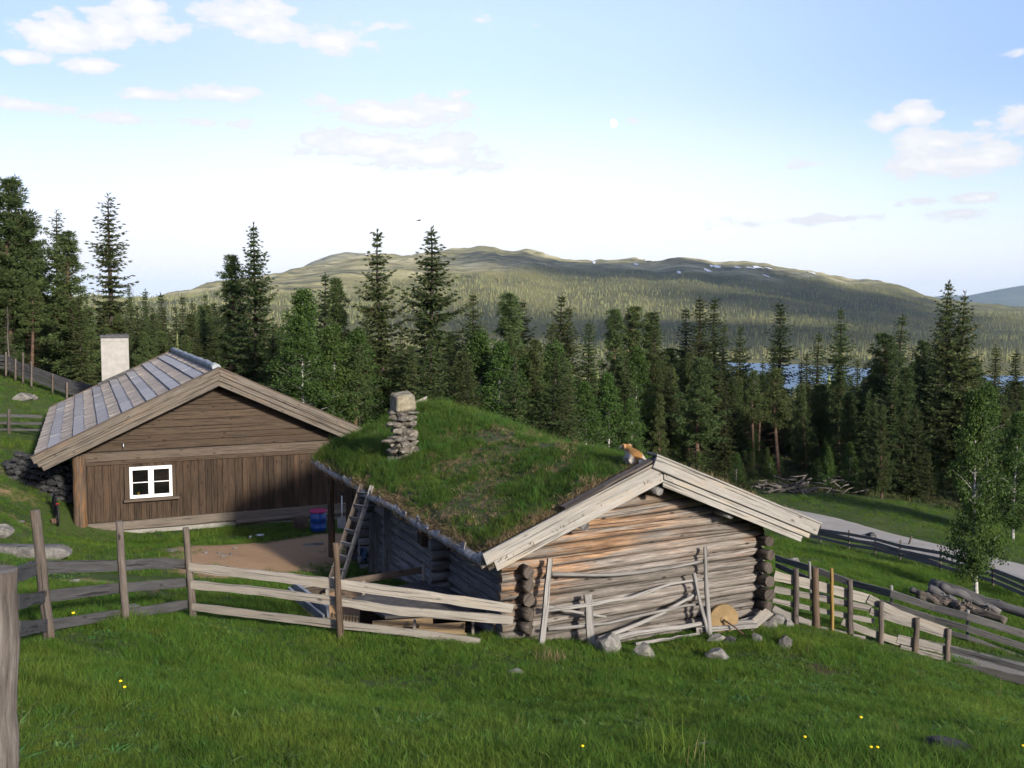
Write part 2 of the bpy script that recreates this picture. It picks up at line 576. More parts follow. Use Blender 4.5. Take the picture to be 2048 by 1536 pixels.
def np_mesh(name, verts, faces, mat, smooth=False, quads=True):
    """mesh from numpy arrays of vertices and equal-sized faces"""
    me = bpy.data.meshes.new(name)
    nv, nf, k = len(verts), len(faces), faces.shape[1]
    me.vertices.add(nv)
    me.vertices.foreach_set('co', np.asarray(verts, np.float32).ravel())
    me.loops.add(nf * k)
    me.loops.foreach_set('vertex_index', np.asarray(faces, np.int32).ravel())
    me.polygons.add(nf)
    me.polygons.foreach_set('loop_start', np.arange(0, nf * k, k, dtype=np.int32))
    me.polygons.foreach_set('use_smooth', np.full(nf, smooth, bool))
    me.update(calc_edges=True)
    me.validate()
    if mat:
        me.materials.append(mat)
    return me


def link_mesh(name, me, parent=None):
    o = bpy.data.objects.new(name, me)
    COL.objects.link(o)
    if parent:
        o.parent = parent
    return o


# ------------------------------------------------------------------ materials
def mat_new(name):
    m = bpy.data.materials.new(name)
    m.use_nodes = True
    t = NT(m.node_tree)
    out = t.n('ShaderNodeOutputMaterial')
    bs = t.n('ShaderNodeBsdfPrincipled', {'Roughness': 0.85})
    bs.inputs['Specular IOR Level'].default_value = 0.25
    t.put(out.inputs[0], bs.outputs[0])
    return m, t, bs, out


def bump(t, bs, h, strength=0.4, dist=0.01):
    b = t.n('ShaderNodeBump', {'Strength': strength, 'Distance': dist, 'Height': h})
    t.put(bs.inputs['Normal'], b.outputs[0])


WK = .63


def wood(name, dark, mid, light, knots=0.6, grain=1.0, warm=None, rough=0.85, spread=0.3, bstr=0.5, extra=None):
    dark, mid, light = ([c * WK for c in q] for q in (dark, mid, light))
    warm = [c * WK for c in warm] if warm else None
    m, t, bs, out = mat_new(name)
    uv = t.n('ShaderNodeUVMap', uv_map='UVMap')
    s = t.n('ShaderNodeSeparateXYZ', {0: uv.outputs[0]})
    rn = t.n('ShaderNodeAttribute', attribute_name='rnd').outputs['Fac']
    u = t.m('ADD', s.outputs[0], t.m('MULTIPLY', rn, 41.0))
    v = t.m('ADD', s.outputs[1], t.m('MULTIPLY', rn, 13.0))
    vg = t.vec(t.m('MULTIPLY', u, 2.0), t.m('MULTIPLY', v, 22.0 * grain), t.m('MULTIPLY', rn, 9.0))
    n1 = t.noise(vg, 1.0, 8, 0.7, 0.15)
    n2 = t.noise(t.vec(t.m('MULTIPLY', u, 0.9), t.m('MULTIPLY', v, 3.5), rn), 1.0, 4, 0.6, 0.4)
    n3 = t.noise(t.vec(t.m('MULTIPLY', u, 3.0), t.m('MULTIPLY', v, 95.0 * grain), rn), 1.0, 4, 0.7, 0.2)
    f = t.m('ADD', t.m('MULTIPLY', n1, 0.6), t.m('MULTIPLY', n3, 0.4))
    col = t.ramp(f, [(0.3, dark), (0.5, mid), (0.68, light)])
    if warm:
        col = t.mix(t.sstep(n2, 0.5, 0.72), col, t.mix(0.75, col, warm))
    if extra:
        col = extra(t, col, n1, n2, u, v, rn)
    # cracks along the grain
    cr = t.noise(t.vec(t.m('MULTIPLY', u, 0.8), t.m('MULTIPLY', v, 34.0), t.m('ADD', rn, 5.0)), 1.0, 3, 0.5, 0.3)
    crk = t.ramp(cr, [(0.37, 0.0), (0.41, 1.0)])
    col = t.mix(t.m('MULTIPLY', t.m('SUBTRACT', 1.0, crk), 0.75), col, [c * .35 for c in dark])
    if knots:
        vo = t.n('ShaderNodeTexVoronoi', {'Vector': t.vec(t.m('MULTIPLY', u, 2.6), t.m('MULTIPLY', v, 6.0), t.m('MULTIPLY', rn, 3.0)), 'Scale': 1.0, 'Randomness': 1.0}, feature='F1')
        k = t.ramp(vo.outputs['Distance'], [(0.07, 1.0), (0.17, 0.0)])
        col = t.mix(t.m('MULTIPLY', k, knots), col, [c * .38 for c in dark])
    br = t.m('ADD', 1.0 - spread / 2, t.m('MULTIPLY', rn, spread))
    br = t.m('MULTIPLY', br, t.m('ADD', 0.8, t.m('MULTIPLY', n2, 0.4)))
    hsv = t.n('ShaderNodeHueSaturation', {'Color': col, 'Value': br})
    t.put(bs.inputs['Base Color'], hsv.outputs[0])
    bs.inputs['Roughness'].default_value = rough
    bump(t, bs, t.m('MULTIPLY', t.m('ADD', f, t.m('MULTIPLY', crk, 0.35)), 1.0), bstr, 0.012)
    return m


def plain(name, col, rough=0.6, var=0.15, scale=6.0, metal=0.0, spec=0.25):
    m, t, bs, out = mat_new(name)
    tc = t.n('ShaderNodeTexCoord')
    n = t.noise(tc.outputs['Object'], scale, 6, 0.62)
    c = t.mix(t.sstep(n, 0.35, 0.7), [x * (1 - var) for x in col], [min(1, x * (1 + var)) for x in col])
    t.put(bs.inputs['Base Color'], c)
    bs.inputs['Roughness'].default_value = rough
    bs.inputs['Metallic'].default_value = metal
    bs.inputs['Specular IOR Level'].default_value = spec
    bump(t, bs, n, 0.15, 0.01)
    return m


def rock(name, c0, c1, lichen=None, scale=3.0):
    m, t, bs, out = mat_new(name)
    tc = t.n('ShaderNodeTexCoord')
    rn = t.n('ShaderNodeAttribute', attribute_name='rnd').outputs['Fac']
    vec = t.n('ShaderNodeVectorMath', {0: tc.outputs['Object'], 1: t.vec(t.m('MULTIPLY', rn, 31.0), rn, rn)}, operation='ADD').outputs[0]
    n = t.noise(vec, scale, 9, 0.68)
    n2 = t.noise(vec, scale * 6, 5, 0.7)
    c = t.ramp(t.m('ADD', t.m('MULTIPLY', n, .7), t.m('MULTIPLY', n2, .3)), [(0.33, [x * .55 for x in c0]), (0.46, c0), (0.62, c1)])
    if lichen:
        l = t.noise(vec, scale * 2.3, 5, 0.6)
        c = t.mix(t.m('MULTIPLY', t.sstep(l, 0.55, 0.64), 0.7), c, lichen)
    c = t.n('ShaderNodeHueSaturation', {'Color': c, 'Value': t.m('ADD', 0.8, t.m('MULTIPLY', rn, 0.4))}).outputs[0]
    t.put(bs.inputs['Base Color'], c)
    bs.inputs['Roughness'].default_value = 0.9
    bump(t, bs, t.m('ADD', n, t.m('MULTIPLY', n2, .4)), 0.6, 0.04)
    return m


def leafy(name, c0, c1, c2=None, trans=0.35, rough=0.6, hue=0.02, val=0.35, patch=False):
    """foliage: per-instance colour, some light through the leaf"""
    m, t, bs, out = mat_new(name)
    oi = t.n('ShaderNodeObjectInfo')
    rnd = oi.outputs['Random']
    g = t.n('ShaderNodeNewGeometry')
    ri = g.outputs['Random Per Island']
    c = t.mix(ri, c0, c1)
    if patch:
        pn = t.noise(oi.outputs['Location'], .55, 4, .6)
        pn2 = t.noise(oi.outputs['Location'], 1.9, 3, .6)
        c = t.mix(t.m('MULTIPLY', t.sstep(pn, .48, .66), .75), c, [c1[0] * 1.25, c1[1] * 1.05, c1[2]])
        c = t.mix(t.m('MULTIPLY', t.sstep(pn2, .52, .68), .7), c, [q * .62 for q in c0])
    if c2:
        c = t.mix(t.sstep(ri, *((0.95, 0.99) if patch else (0.86, 0.95))), c, c2)
    hsv = t.n('ShaderNodeHueSaturation', {'Color': c, 'Hue': t.m('ADD', 0.5 - hue, t.m('MULTIPLY', rnd, hue * 2)), 'Value': t.m('ADD', 1 - val / 2, t.m('MULTIPLY', t.m('FRACT', t.m('MULTIPLY', rnd, 7.13), None), val))})
    t.put(bs.inputs['Base Color'], hsv.outputs[0])
    bs.inputs['Roughness'].default_value = rough
    bs.inputs['Specular IOR Level'].default_value = 0.15
    tr = t.n('ShaderNodeBsdfTranslucent', {'Color': hsv.outputs[0]})
    mx = t.n('ShaderNodeMixShader', {0: trans, 1: bs.outputs[0], 2: tr.outputs[0]})
    t.put(out.inputs[0], mx.outputs[0])
    return m


M = {}
M['barge_A'] = wood('barge wood', (.24, .22, .195), (.39, .37, .335), (.52, .50, .46), knots=.75, warm=(.44, .36, .26), spread=.25)
M['barge_B'] = wood('weathered barge wood', (.10, .083, .066), (.195, .167, .137), (.29, .255, .215), knots=.7, warm=(.24, .175, .12), spread=.3)
M['rail'] = wood('pale rail wood', (.20, .18, .152), (.335, .305, .262), (.44, .41, .36), knots=.9, warm=(.35, .285, .21), spread=.3)
M['rail_grey'] = wood('grey rail wood', (.045, .044, .046), (.095, .093, .096), (.15, .148, .152), knots=.6, spread=.3)
M['rail_old'] = wood('old rail wood', (.15, .135, .12), (.25, .23, .205), (.34, .315, .285), knots=.7, spread=.3)
M['rail_dark'] = wood('dark rail wood', (.09, .085, .08), (.165, .157, .15), (.25, .24, .23), knots=.4, spread=.35)
M['post'] = wood('post wood', (.045, .036, .03), (.135, .112, .095), (.25, .215, .19), knots=.9, warm=(.19, .135, .09), spread=.4, bstr=.9)
M['post_bark'] = wood('bark post', (.045, .03, .02), (.13, .09, .06), (.22, .165, .125), knots=.8, warm=(.26, .13, .05), spread=.3, bstr=1.0)
M['near_post'] = wood('weathered trunk post', (.03, .025, .022), (.15, .13, .115), (.33, .30, .275), knots=.9, warm=(.075, .05, .036), spread=.1, bstr=1.0, grain=.55)
M['yellow_post'] = wood('yellowish post wood', (.20, .13, .04), (.31, .20, .065), (.38, .26, .10), knots=.3, spread=.1)
M['siding'] = wood('brown siding', (.024, .015, .009), (.062, .041, .026), (.112, .076, .050), knots=.85, warm=(.10, .057, .031), spread=.5)
M['gable_wood'] = wood('brown gable boards', (.04, .027, .018), (.085, .060, .040), (.135, .100, .070), knots=.85, warm=(.085, .056, .033), spread=.4)
M['trim'] = wood('pale trim board', (.08, .058, .041), (.14, .107, .08), (.205, .165, .13), knots=.85, spread=.2)
M['sill_log'] = wood('grey sill log', (.11, .088, .07), (.19, .158, .128), (.265, .225, .185), knots=.5, spread=.2)
M['silver'] = wood('silver rack wood', (.16, .15, .135), (.31, .295, .275), (.46, .445, .42), knots=.3, spread=.35, bstr=.9)
M['dark_log'] = wood('dark log ends', (.04, .032, .026), (.10, .082, .066), (.19, .155, .13), knots=.2, spread=.5, bstr=1.0)
M['side_log'] = wood('grey side logs', (.11, .105, .10), (.26, .25, .24), (.43, .415, .40), knots=.6, warm=(.12, .085, .06), spread=.4, bstr=.9)
M['fresh'] = wood('fresh planks', (.33, .22, .11), (.46, .33, .185), (.56, .43, .27), knots=.7, spread=.2)
M['shake'] = wood('roof shakes', (.17, .14, .12), (.46, .405, .355), (.64, .57, .51), knots=.0, grain=1.1, spread=.25, bstr=.8)
M['shake_pale'] = wood('pale roof shakes', (.30, .285, .275), (.53, .51, .495), (.64, .62, .60), knots=.0, grain=1.2, spread=.2, rough=.55)


def log_front(t, col, n1, n2, u, v, rn):
    """unweathered orange wood high up under the roof on the left, red-brown blotches at the right"""
    tc = t.n('ShaderNodeTexCoord')
    s = t.n('ShaderNodeSeparateXYZ', {0: tc.outputs['Object']})
    X, Z = s.outputs[0], s.outputs[2]
    under = t.m('ADD', t.m('ADD', Z, 3.42), t.m('MULTIPLY', t.m('ABSOLUTE', t.m('SUBTRACT', X, 2.36), None), 0.40))
    a = t.m('MULTIPLY', t.sstep(under, -0.62, 0.0), t.sstep(X, 4.3, 1.5))
    nn = t.noise(t.vec(t.m('MULTIPLY', u, .8), t.m('MULTIPLY', v, 9.0), rn), 1.0, 4, .6, .6)
    a = t.m('MULTIPLY', a, t.sstep(nn, 0.40, 0.58))
    b = t.m('MULTIPLY', t.sstep(X, 3.6, 4.6), t.m('MULTIPLY', t.sstep(Z, -4.55, -3.95), t.sstep(nn, 0.46, 0.62)))
    col = t.mix(t.m('MULTIPLY', a, .66), col, t.mix(t.sstep(n1, .35, .65), (.11, .045, .014), (.34, .18, .07)))
    return t.mix(t.m('MULTIPLY', b, .65), col, t.mix(n1, (.06, .022, .01), (.26, .16, .085)))


M['front_log'] = wood('weathered front logs', (.07, .055, .045), (.235, .208, .182), (.45, .415, .38), knots=.95, spread=.45, bstr=1.0, extra=log_front)
M['birch_bark_edge'] = plain('silver bark edge', (.22, .215, .21), .6, .45, 9)
M['stone'] = rock('grey stone', (.10, .095, .088), (.23, .22, .205), (.19, .19, .14))
M['chimney_stone'] = rock('chimney stone', (.085, .076, .064), (.20, .18, .15), (.22, .21, .175), 5.0)
M['chimney_block'] = rock('mortared chimney top', (.13, .115, .08), (.25, .22, .16), (.10, .10, .10), 7.0)
M['dark_stone'] = rock('dark wall stone', (.022, .022, .023), (.06, .061, .062), None, 4.0)
M['white_paint'] = plain('white paint', (.74, .74, .74), .5, .04)
M['render_white'] = plain('whitewashed render', (.28, .27, .25), .85, .1, 3.0)
M['concrete'] = plain('pale concrete', (.22, .21, .19), .9, .15, 4.0)
M['lead'] = plain('dark metal flashing', (.045, .045, .05), .5, .3, 8.0, .3)
M['ridge_metal'] = plain('grey blue ridge cover', (.22, .24, .255), .6, .35, 4.0, 0)
M['felt'] = plain('dark roofing felt', (.075, .072, .07), .75, .25, 5.0)
M['zinc'] = plain('blue grey sheet', (.20, .225, .26), .5, .2, 3.0, .3)
M['blue'] = plain('blue plastic', (.010, .06, .25), .4, .12, 3.0, 0, .5)
M['pink'] = plain('pink plastic', (.40, .022, .13), .4, .1, 3.0, 0, .5)
M['black'] = plain('black rubber', (.015, .015, .016), .6, .2)
M['red'] = plain('red plastic', (.55, .012, .01), .3, .1, 5, 0, .5)
M['steel'] = plain('dull metal', (.45, .46, .47), .35, .15, 8, .8)
M['yellow'] = plain('yellow plastic', (.62, .46, .02), .4, .1)
M['ochre'] = plain('ochre grindstone', (.21, .145, .07), .85, .14, 7.0)
M['rust'] = plain('rusty iron', (.075, .045, .03), .8, .3, 12.0)
M['petal'] = plain('yellow petals', (.78, .56, .01), .6, .08)
M['dark_room'] = plain('dark room', (.02, .018, .016), .9, .1)
M['soil'] = plain('turf soil', (.085, .058, .034), .95, .4, 7.0)
M['needle_spruce'] = leafy('spruce needles', (.034, .055, .019), (.074, .100, .031), (.10, .092, .04), .3, hue=.02, val=.5)
M['needle_pine'] = leafy('pine needles', (.042, .066, .023), (.085, .112, .038), None, .3, hue=.02, val=.5)
M['leaf_birch'] = leafy('birch leaves', (.038, .076, .018), (.070, .126, .029), None, .4, hue=.015, val=.35)
M['leaf_bush'] = leafy('bush leaves', (.04, .075, .02), (.07, .12, .032), None, .35, hue=.03, val=.5)
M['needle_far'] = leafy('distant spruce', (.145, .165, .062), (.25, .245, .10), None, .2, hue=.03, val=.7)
M['grass'] = leafy('grass blades', (.062, .130, .016), (.115, .200, .030), (.22, .21, .08), .5, hue=.025, val=.5, patch=True)
M['weed'] = leafy('meadow weeds', (.055, .12, .03), (.10, .17, .045), None, .4, hue=.03, val=.4)
M['straw'] = leafy('seed stems', (.17, .15, .07), (.28, .23, .12), (.16, .09, .05), .3, hue=.02, val=.4)
M['turf_blade'] = leafy('turf blades', (.048, .102, .016), (.092, .165, .030), (.20, .165, .07), .45, hue=.03, val=.55, patch=True)
M['dry'] = leafy('dry grass', (.16, .12, .065), (.26, .20, .11), (.10, .07, .035), .3, hue=.02, val=.5)
M['heath'] = leafy('forest ground cover', (.035, .06, .018), (.07, .085, .028), (.11, .08, .04), .25, hue=.03, val=.6)
M['bark_spruce'] = plain('spruce bark', (.05, .04, .034), .95, .4, 3.0)
M['bark_pine'] = plain('pine bark', (.085, .055, .038), .95, .4, 3.0)
M['deadwood'] = plain('dead branches', (.10, .088, .078), .95, .3, 3.0)


def birch_bark():
    m, t, bs, out = mat_new('birch bark')
    tc = t.n('ShaderNodeTexCoord')
    s = t.n('ShaderNodeSeparateXYZ', {0: tc.outputs['Object']})
    n = t.noise(t.vec(t.m('MULTIPLY', s.outputs[0], 6.0), t.m('MULTIPLY', s.outputs[1], 6.0), t.m('MULTIPLY', s.outputs[2], 9.0)), 1.0, 5, .6)
    t.put(bs.inputs['Base Color'], t.ramp(n, [(.36, (.05, .045, .04)), (.43, (.30, .29, .27)), (.7, (.42, .41, .39))]))
    return m


M['bark_birch'] = birch_bark()


def glass_mat():
    m, t, bs, out = mat_new('window glass')
    bs.inputs['Base Color'].default_value = (.02, .022, .03, 1)
    bs.inputs['Roughness'].default_value = .06
    bs.inputs['Specular IOR Level'].default_value = .5
    tr = t.n('ShaderNodeBsdfTransparent')
    fr = t.n('ShaderNodeFresnel', {'IOR': 1.45})
    gl = t.n('ShaderNodeBsdfGlossy', {'Roughness': .05})
    t.put(out.inputs[0], t.n('ShaderNodeMixShader', {0: fr, 1: tr.outputs[0], 2: gl.outputs[0]}).outputs[0])
    return m


M['glass'] = glass_mat()


# ------------------------------------------------------------------ scattering (only for what nobody could count)
def scatter(name, pts, scale, rot, idx, sources, parent=None, kind='stuff'):
    """one object: its vertices carry copies of the source meshes"""
    me = bpy.data.meshes.new(name)
    n = len(pts)
    me.vertices.add(n)
    me.vertices.foreach_set('co', np.asarray(pts, np.float32).ravel())
    for nm, typ, dat in (('scl', 'FLOAT', scale), ('idx', 'INT', idx)):
        a = me.attributes.new(nm, typ, 'POINT')
        a.data.foreach_set('value', np.asarray(dat, np.float32 if typ == 'FLOAT' else np.int32))
    a = me.attributes.new('rot', 'FLOAT_VECTOR', 'POINT')
    a.data.foreach_set('vector', np.asarray(rot, np.float32).ravel())
    me.update()
    o = link_mesh(name, me, parent)
    o['kind'] = kind
    src = bpy.data.collections.new(name + ' sources')
    for s in sources:
        so_ = bpy.data.objects.new(s.name, s)
        src.objects.link(so_)
    g = bpy.data.node_groups.new(name + ' scatter', 'GeometryNodeTree')
    g.interface.new_socket('Geometry', in_out='INPUT', socket_type='NodeSocketGeometry')
    g.interface.new_socket('Geometry', in_out='OUTPUT', socket_type='NodeSocketGeometry')
    N_ = g.nodes.new
    gi, go = N_('NodeGroupInput'), N_('NodeGroupOutput')
    iop = N_('GeometryNodeInstanceOnPoints')
    ci = N_('GeometryNodeCollectionInfo')
    ci.inputs['Collection'].default_value = src
    ci.inputs['Separate Children'].default_value = True
    ci.inputs['Reset Children'].default_value = True

    def att(nm, typ):
        q = N_('GeometryNodeInputNamedAttribute')
        q.data_type = typ
        q.inputs['Name'].default_value = nm
        return q.outputs['Attribute']
    e2r = N_('FunctionNodeEulerToRotation')
    g.links.new(gi.outputs[0], iop.inputs['Points'])
    g.links.new(ci.outputs[0], iop.inputs['Instance'])
    iop.inputs['Pick Instance'].default_value = True
    g.links.new(att('idx', 'INT'), iop.inputs['Instance Index'])
    g.links.new(att('rot', 'FLOAT_VECTOR'), e2r.inputs[0])
    g.links.new(e2r.outputs[0], iop.inputs['Rotation'])
    g.links.new(att('scl', 'FLOAT'), iop.inputs['Scale'])
    g.links.new(iop.outputs[0], go.inputs[0])
    md = o.modifiers.new('scatter', 'NODES')
    md.node_group = g
    return o


def tuft(name, mat, n, rad_, h, wdt, lean, seed, segs=3):
    """a tuft of grass blades"""
    R = np.random.default_rng(seed)
    V, F = [], []
    for i in range(n):
        a, r = R.uniform(0, 6.283), rad_ * math.sqrt(R.uniform(0, 1))
        b = np.array([r * math.cos(a), r * math.sin(a), -0.02])
        da = R.uniform(0, 6.283)
        d = np.array([math.cos(da), math.sin(da), 0]) * lean * R.uniform(.2, 1.2)
        s = np.array([-math.sin(da), math.cos(da), 0])
        tw = R.uniform(-.8, .8)
        s = s * math.cos(tw) + np.array([math.cos(da), math.sin(da), 0]) * math.sin(tw)
        hh, ww = h * R.uniform(.45, 1.1), wdt * R.uniform(.7, 1.2)
        o = len(V)
        for k in range(segs):
            t = k / segs
            c = b + np.array([0, 0, hh * (t - .25 * lean * t * t)]) + d * hh * t * t
            wk = ww * (1 - t * .75) / 2
            V += [c - s * wk, c + s * wk]
        t = 1.0
        tip = b + np.array([0, 0, hh * (1 - .25 * lean)]) + d * hh
        V += [tip - s * ww * .05, tip + s * ww * .05]
        for k in range(segs):
            F.append((o + 2 * k, o + 2 * k + 1, o + 2 * k + 3, o + 2 * k + 2))
    return np_mesh(name, np.array(V), np.array(F), mat, True)


# ------------------------------------------------------------------ the ground, as one sheet to the horizon
DIRT = [(px(470, 1130, 21.2), 1.5, .8), (px(550, 1126, 21.8), 1.5, .8), (px(610, 1112, 23.0), 1.3, .7), (px(560, 1108, 23.3), 1.9, .9), (px(480, 1112, 22.4), 1.9, .8), (px(420, 1098, 24), 1.4, .6), (px(640, 1085, 26.0), 1.6, .8), (px(675, 1078, 26.8), 1.3, .8), (px(520, 1095, 24.6), 1.6, .8),
        (px(600, 1092, 25.0), 1.6, .8), (px(160, 1165, 18.3), .8, .55), (px(130, 1215, 15.0), .8, .5), (px(300, 1195, 17.3), .9, .35), (px(20, 1020, 25.5), 1.1, .42), (px(30, 985, 28), 1.0, .38), (px(0, 950, 30), 1.3, .34),
        ((-2.6, 18.2, 0), 1.5, .8), ((-1.6, 17.0, 0), 1.4, .8)]
GRAVEL = [(px(1930, 1305, 18.6), 1.2, .9), (px(2000, 1330, 18.1), 1.1, .95), (px(2060, 1348, 17.6), 1.2, .95), (px(1850, 1285, 19.0), .8, .6), (px(1760, 1255, 19.2), .8, .45), (px(1670, 1225, 20.5), .7, .4)]
BARE = [(px(1700, 1290, 15.2), .5, .5), (px(1640, 1315, 14.0), .6, .6), (px(1760, 1345, 13.0), .45, .5), (px(1590, 1300, 14.8), .4, .5), (px(1290, 1350, 13.0), .5, .3)]


def spot(x, y, L):
    x = np.asarray(x, float)
    s = np.zeros_like(x)
    for (c, r, k) in L:
        s = np.maximum(s, k * np.exp(-(((x - c[0]) ** 2 + (y - c[1]) ** 2) / r ** 2) ** 1.3))
    return s


def sheet_material():
    m, t, bs, out = mat_new('ground')
    tc = t.n('ShaderNodeTexCoord')
    p = tc.outputs['Object']
    A = lambda n_: t.n('ShaderNodeAttribute', attribute_name=n_).outputs['Fac']
    n1, n2, n3 = t.noise(p, .35, 8, .65), t.noise(p, 4.0, 7, .7), t.noise(p, 25.0, 4, .7)
    g = t.mix(t.sstep(n1, .35, .65), (.034, .058, .016), (.058, .082, .024))
    g = t.mix(t.sstep(n2, .55, .72), g, (.075, .062, .03))
    forest = t.mix(t.sstep(n2, .35, .65), (.022, .03, .012), (.055, .045, .024))
    g = t.mix(A('forest'), g, forest)
    d = t.mix(t.m('ADD', t.m('MULTIPLY', n2, .6), t.m('MULTIPLY', n3, .4)), (.18, .11, .06), (.48, .315, .185))
    gr = t.mix(n3, (.09, .08, .07), (.27, .25, .225))
    soft = t.m('MULTIPLY', t.m('SUBTRACT', n2, .5), .55)
    c = t.mix(t.sstep(t.m('ADD', A('dirt'), soft), .25, .55), g, d)
    c = t.mix(t.sstep(t.m('ADD', A('gravel'), soft), .3, .55), c, gr)
    c = t.mix(t.sstep(t.m('ADD', A('bare'), soft), .3, .6), c, (.05, .037, .022))
    # open fell: lichen, heath and rock
    f1, f2 = t.noise(p, .0045, 9, .68), t.noise(p, .02, 8, .7)
    mp = t.n('ShaderNodeMapping', {'Vector': p, 'Scale': (.006, .011, .05), 'Rotation': (0, 0.05, 0)})
    f3 = t.noise(mp.outputs[0], 1.0, 8, .7, .8)
    fell = t.ramp(t.m('ADD', t.m('MULTIPLY', f1, .4), t.m('MULTIPLY', f3, .6)), [(.34, (.05, .046, .034)), (.43, (.11, .105, .055)), (.50, (.25, .23, .105)), (.57, (.40, .36, .20)), (.66, (.52, .49, .38))])
    fell = t.mix(t.sstep(f2, .56, .68), fell, (.055, .062, .026))
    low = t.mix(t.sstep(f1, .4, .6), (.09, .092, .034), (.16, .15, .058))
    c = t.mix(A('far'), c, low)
    c = t.mix(A('fell'), c, fell)
    t.put(bs.inputs['Base Color'], c)
    bs.inputs['Roughness'].default_value = .95
    bs.inputs['Specular IOR Level'].default_value = .1
    bump(t, bs, t.m('ADD', n2, t.m('MULTIPLY', n3, .5)), .5, .05)
    return m


M['ground'] = sheet_material()


def fell_mask(x, y, z):
    a = np.arctan2(x, y)
    lim = np.interp(a, [-.26, -.17, -.05, .05, .2, .3], [35, 42, 108, 128, 120, 105])
    r = np.hypot(x, y)
    return sst(z + 42 * fbm(x / 260.0, y / 260.0, 41, 4), lim - 12, lim + 22) * sst(r, 1600, 1900)


def polar(name, az, rr, mat, hf):
    A_, R_ = np.meshgrid(az, rr, indexing='xy')
    x, y = R_ * np.sin(A_), R_ * np.cos(A_)
    z = hf(x, y)
    nr, na = x.shape
    V = np.stack([x, y, z], -1).reshape(-1, 3)
    i = np.arange(nr - 1)[:, None] * na + np.arange(na - 1)[None]
    F = np.stack([i, i + na, i + na + 1, i + 1], -1).reshape(-1, 4)
    me = np_mesh(name, V, F, mat, True)

    def att(nm, val):
        a = me.attributes.new(nm, 'FLOAT', 'POINT')
        a.data.foreach_set('value', np.asarray(val, np.float32).ravel())
    r = np.hypot(x, y)
    att('dirt', spot(x, y, DIRT))
    att('gravel', spot(x, y, GRAVEL))
    att('bare', spot(x, y, BARE))
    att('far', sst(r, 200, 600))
    az_ = np.arctan2(x, y)
    att('forest', forest_mask(x, y))
    att('fell', fell_mask(x, y, z))
    return link_mesh(name, me), V


def forest_mask(x, y):
    """where the closed wood stands (1) and where pasture lies (0)"""
    x = np.asarray(x, float)
    edge = np.interp(x, [-60, -34, -24, -14, 0, 8, 14, 20, 26, 32, 60], [42, 46, 52, 52, 50, 54, 58, 58, 54, 49, 42])
    return sst(y + 3.0 * fbm(x / 6.0, y / 6.0, 61, 3), edge - 3, edge + 4)


az_all = np.concatenate([np.radians(np.arange(-180, -36, 3.0)), np.radians(np.arange(-36, 36, 0.16)), np.radians(np.arange(36, 180.1, 3.0))])
r_near = np.concatenate([[0.02], np.geomspace(0.5, 90, 400), np.geomspace(91.5, 1290, 150)])
r_far = np.geomspace(r_near[-1], 9500, 230)
ground, _ = polar('ground', az_all, r_near, M['ground'], H)
tag(ground, kind='structure')
hills, _ = polar('hills', az_all, r_far, M['ground'], H)
tag(hills, kind='structure')


def far_mountain(name, sky_pts, dist, depth, base, seed, amp=60):
    a, z = skyline(sky_pts, dist)
    az = np.linspace(a[0], a[-1], 260)
    rr = np.linspace(dist - depth, dist + depth * .6, 60)

    def hf(x, y):
        r, q = np.hypot(x, y), np.arctan2(x, y)
        t = np.clip(1 - np.abs(r - dist) / np.where(r < dist, depth, depth * .6), 0, 1)
        zz = np.interp(q, a, z)
        return base + (zz - base) * t ** .8 + amp * np.sin(np.pi * t) * fbm(x / 900.0, y / 900.0, seed, 5, .55)
    A_, R_ = np.meshgrid(az, rr, indexing='xy')
    x, y = R_ * np.sin(A_), R_ * np.cos(A_)
    nr, na = x.shape
    i = np.arange(nr - 1)[:, None] * na + np.arange(na - 1)[None]
    me = np_mesh(name, np.stack([x, y, hf(x, y)], -1).reshape(-1, 3), np.stack([i, i + na, i + na + 1, i + 1], -1).reshape(-1, 4), M['ground'], True)
    at = me.attributes.new('fell', 'FLOAT', 'POINT')
    at.data.foreach_set('value', np.full(nr * na, .3, np.float32))
    return tag(link_mesh(name, me), kind='structure')


far_mountain('mountain', [(1700, 640), (1820, 606), (1858, 594), (1900, 590), (1935, 591), (1950, 588), (1975, 583), (2000, 578), (2048, 570), (2120, 556), (2250, 545), (2500, 560), (2800, 620)], 14500, 3500, -140, 11)
far_mountain('mountain', [(150, 640), (230, 606), (285, 600), (330, 591), (372, 593), (420, 590), (470, 600), (560, 640)], 9000, 1500, -80, 12, 30)

# the lake
lk = MB()
lk.grid([[(x, y, LAKE_Z) for x in np.linspace(-300, 2600, 12)] for y in np.linspace(500, 1500, 6)])
mlk, t, bs, out = mat_new('lake water')
bs.inputs['Base Color'].default_value = (.06, .125, .21, 1)
bs.inputs['Roughness'].default_value = .3
bs.inputs['Specular IOR Level'].default_value = .5
tc = t.n('ShaderNodeTexCoord')
bump(t, bs, t.noise(t.n('ShaderNodeMapping', {'Vector': tc.outputs['Object'], 'Scale': (.12, .35, 1)}).outputs[0], 1.0, 5, .6), 1.0, 1.5)
tag(lk.build('lake', mlk), kind='structure')

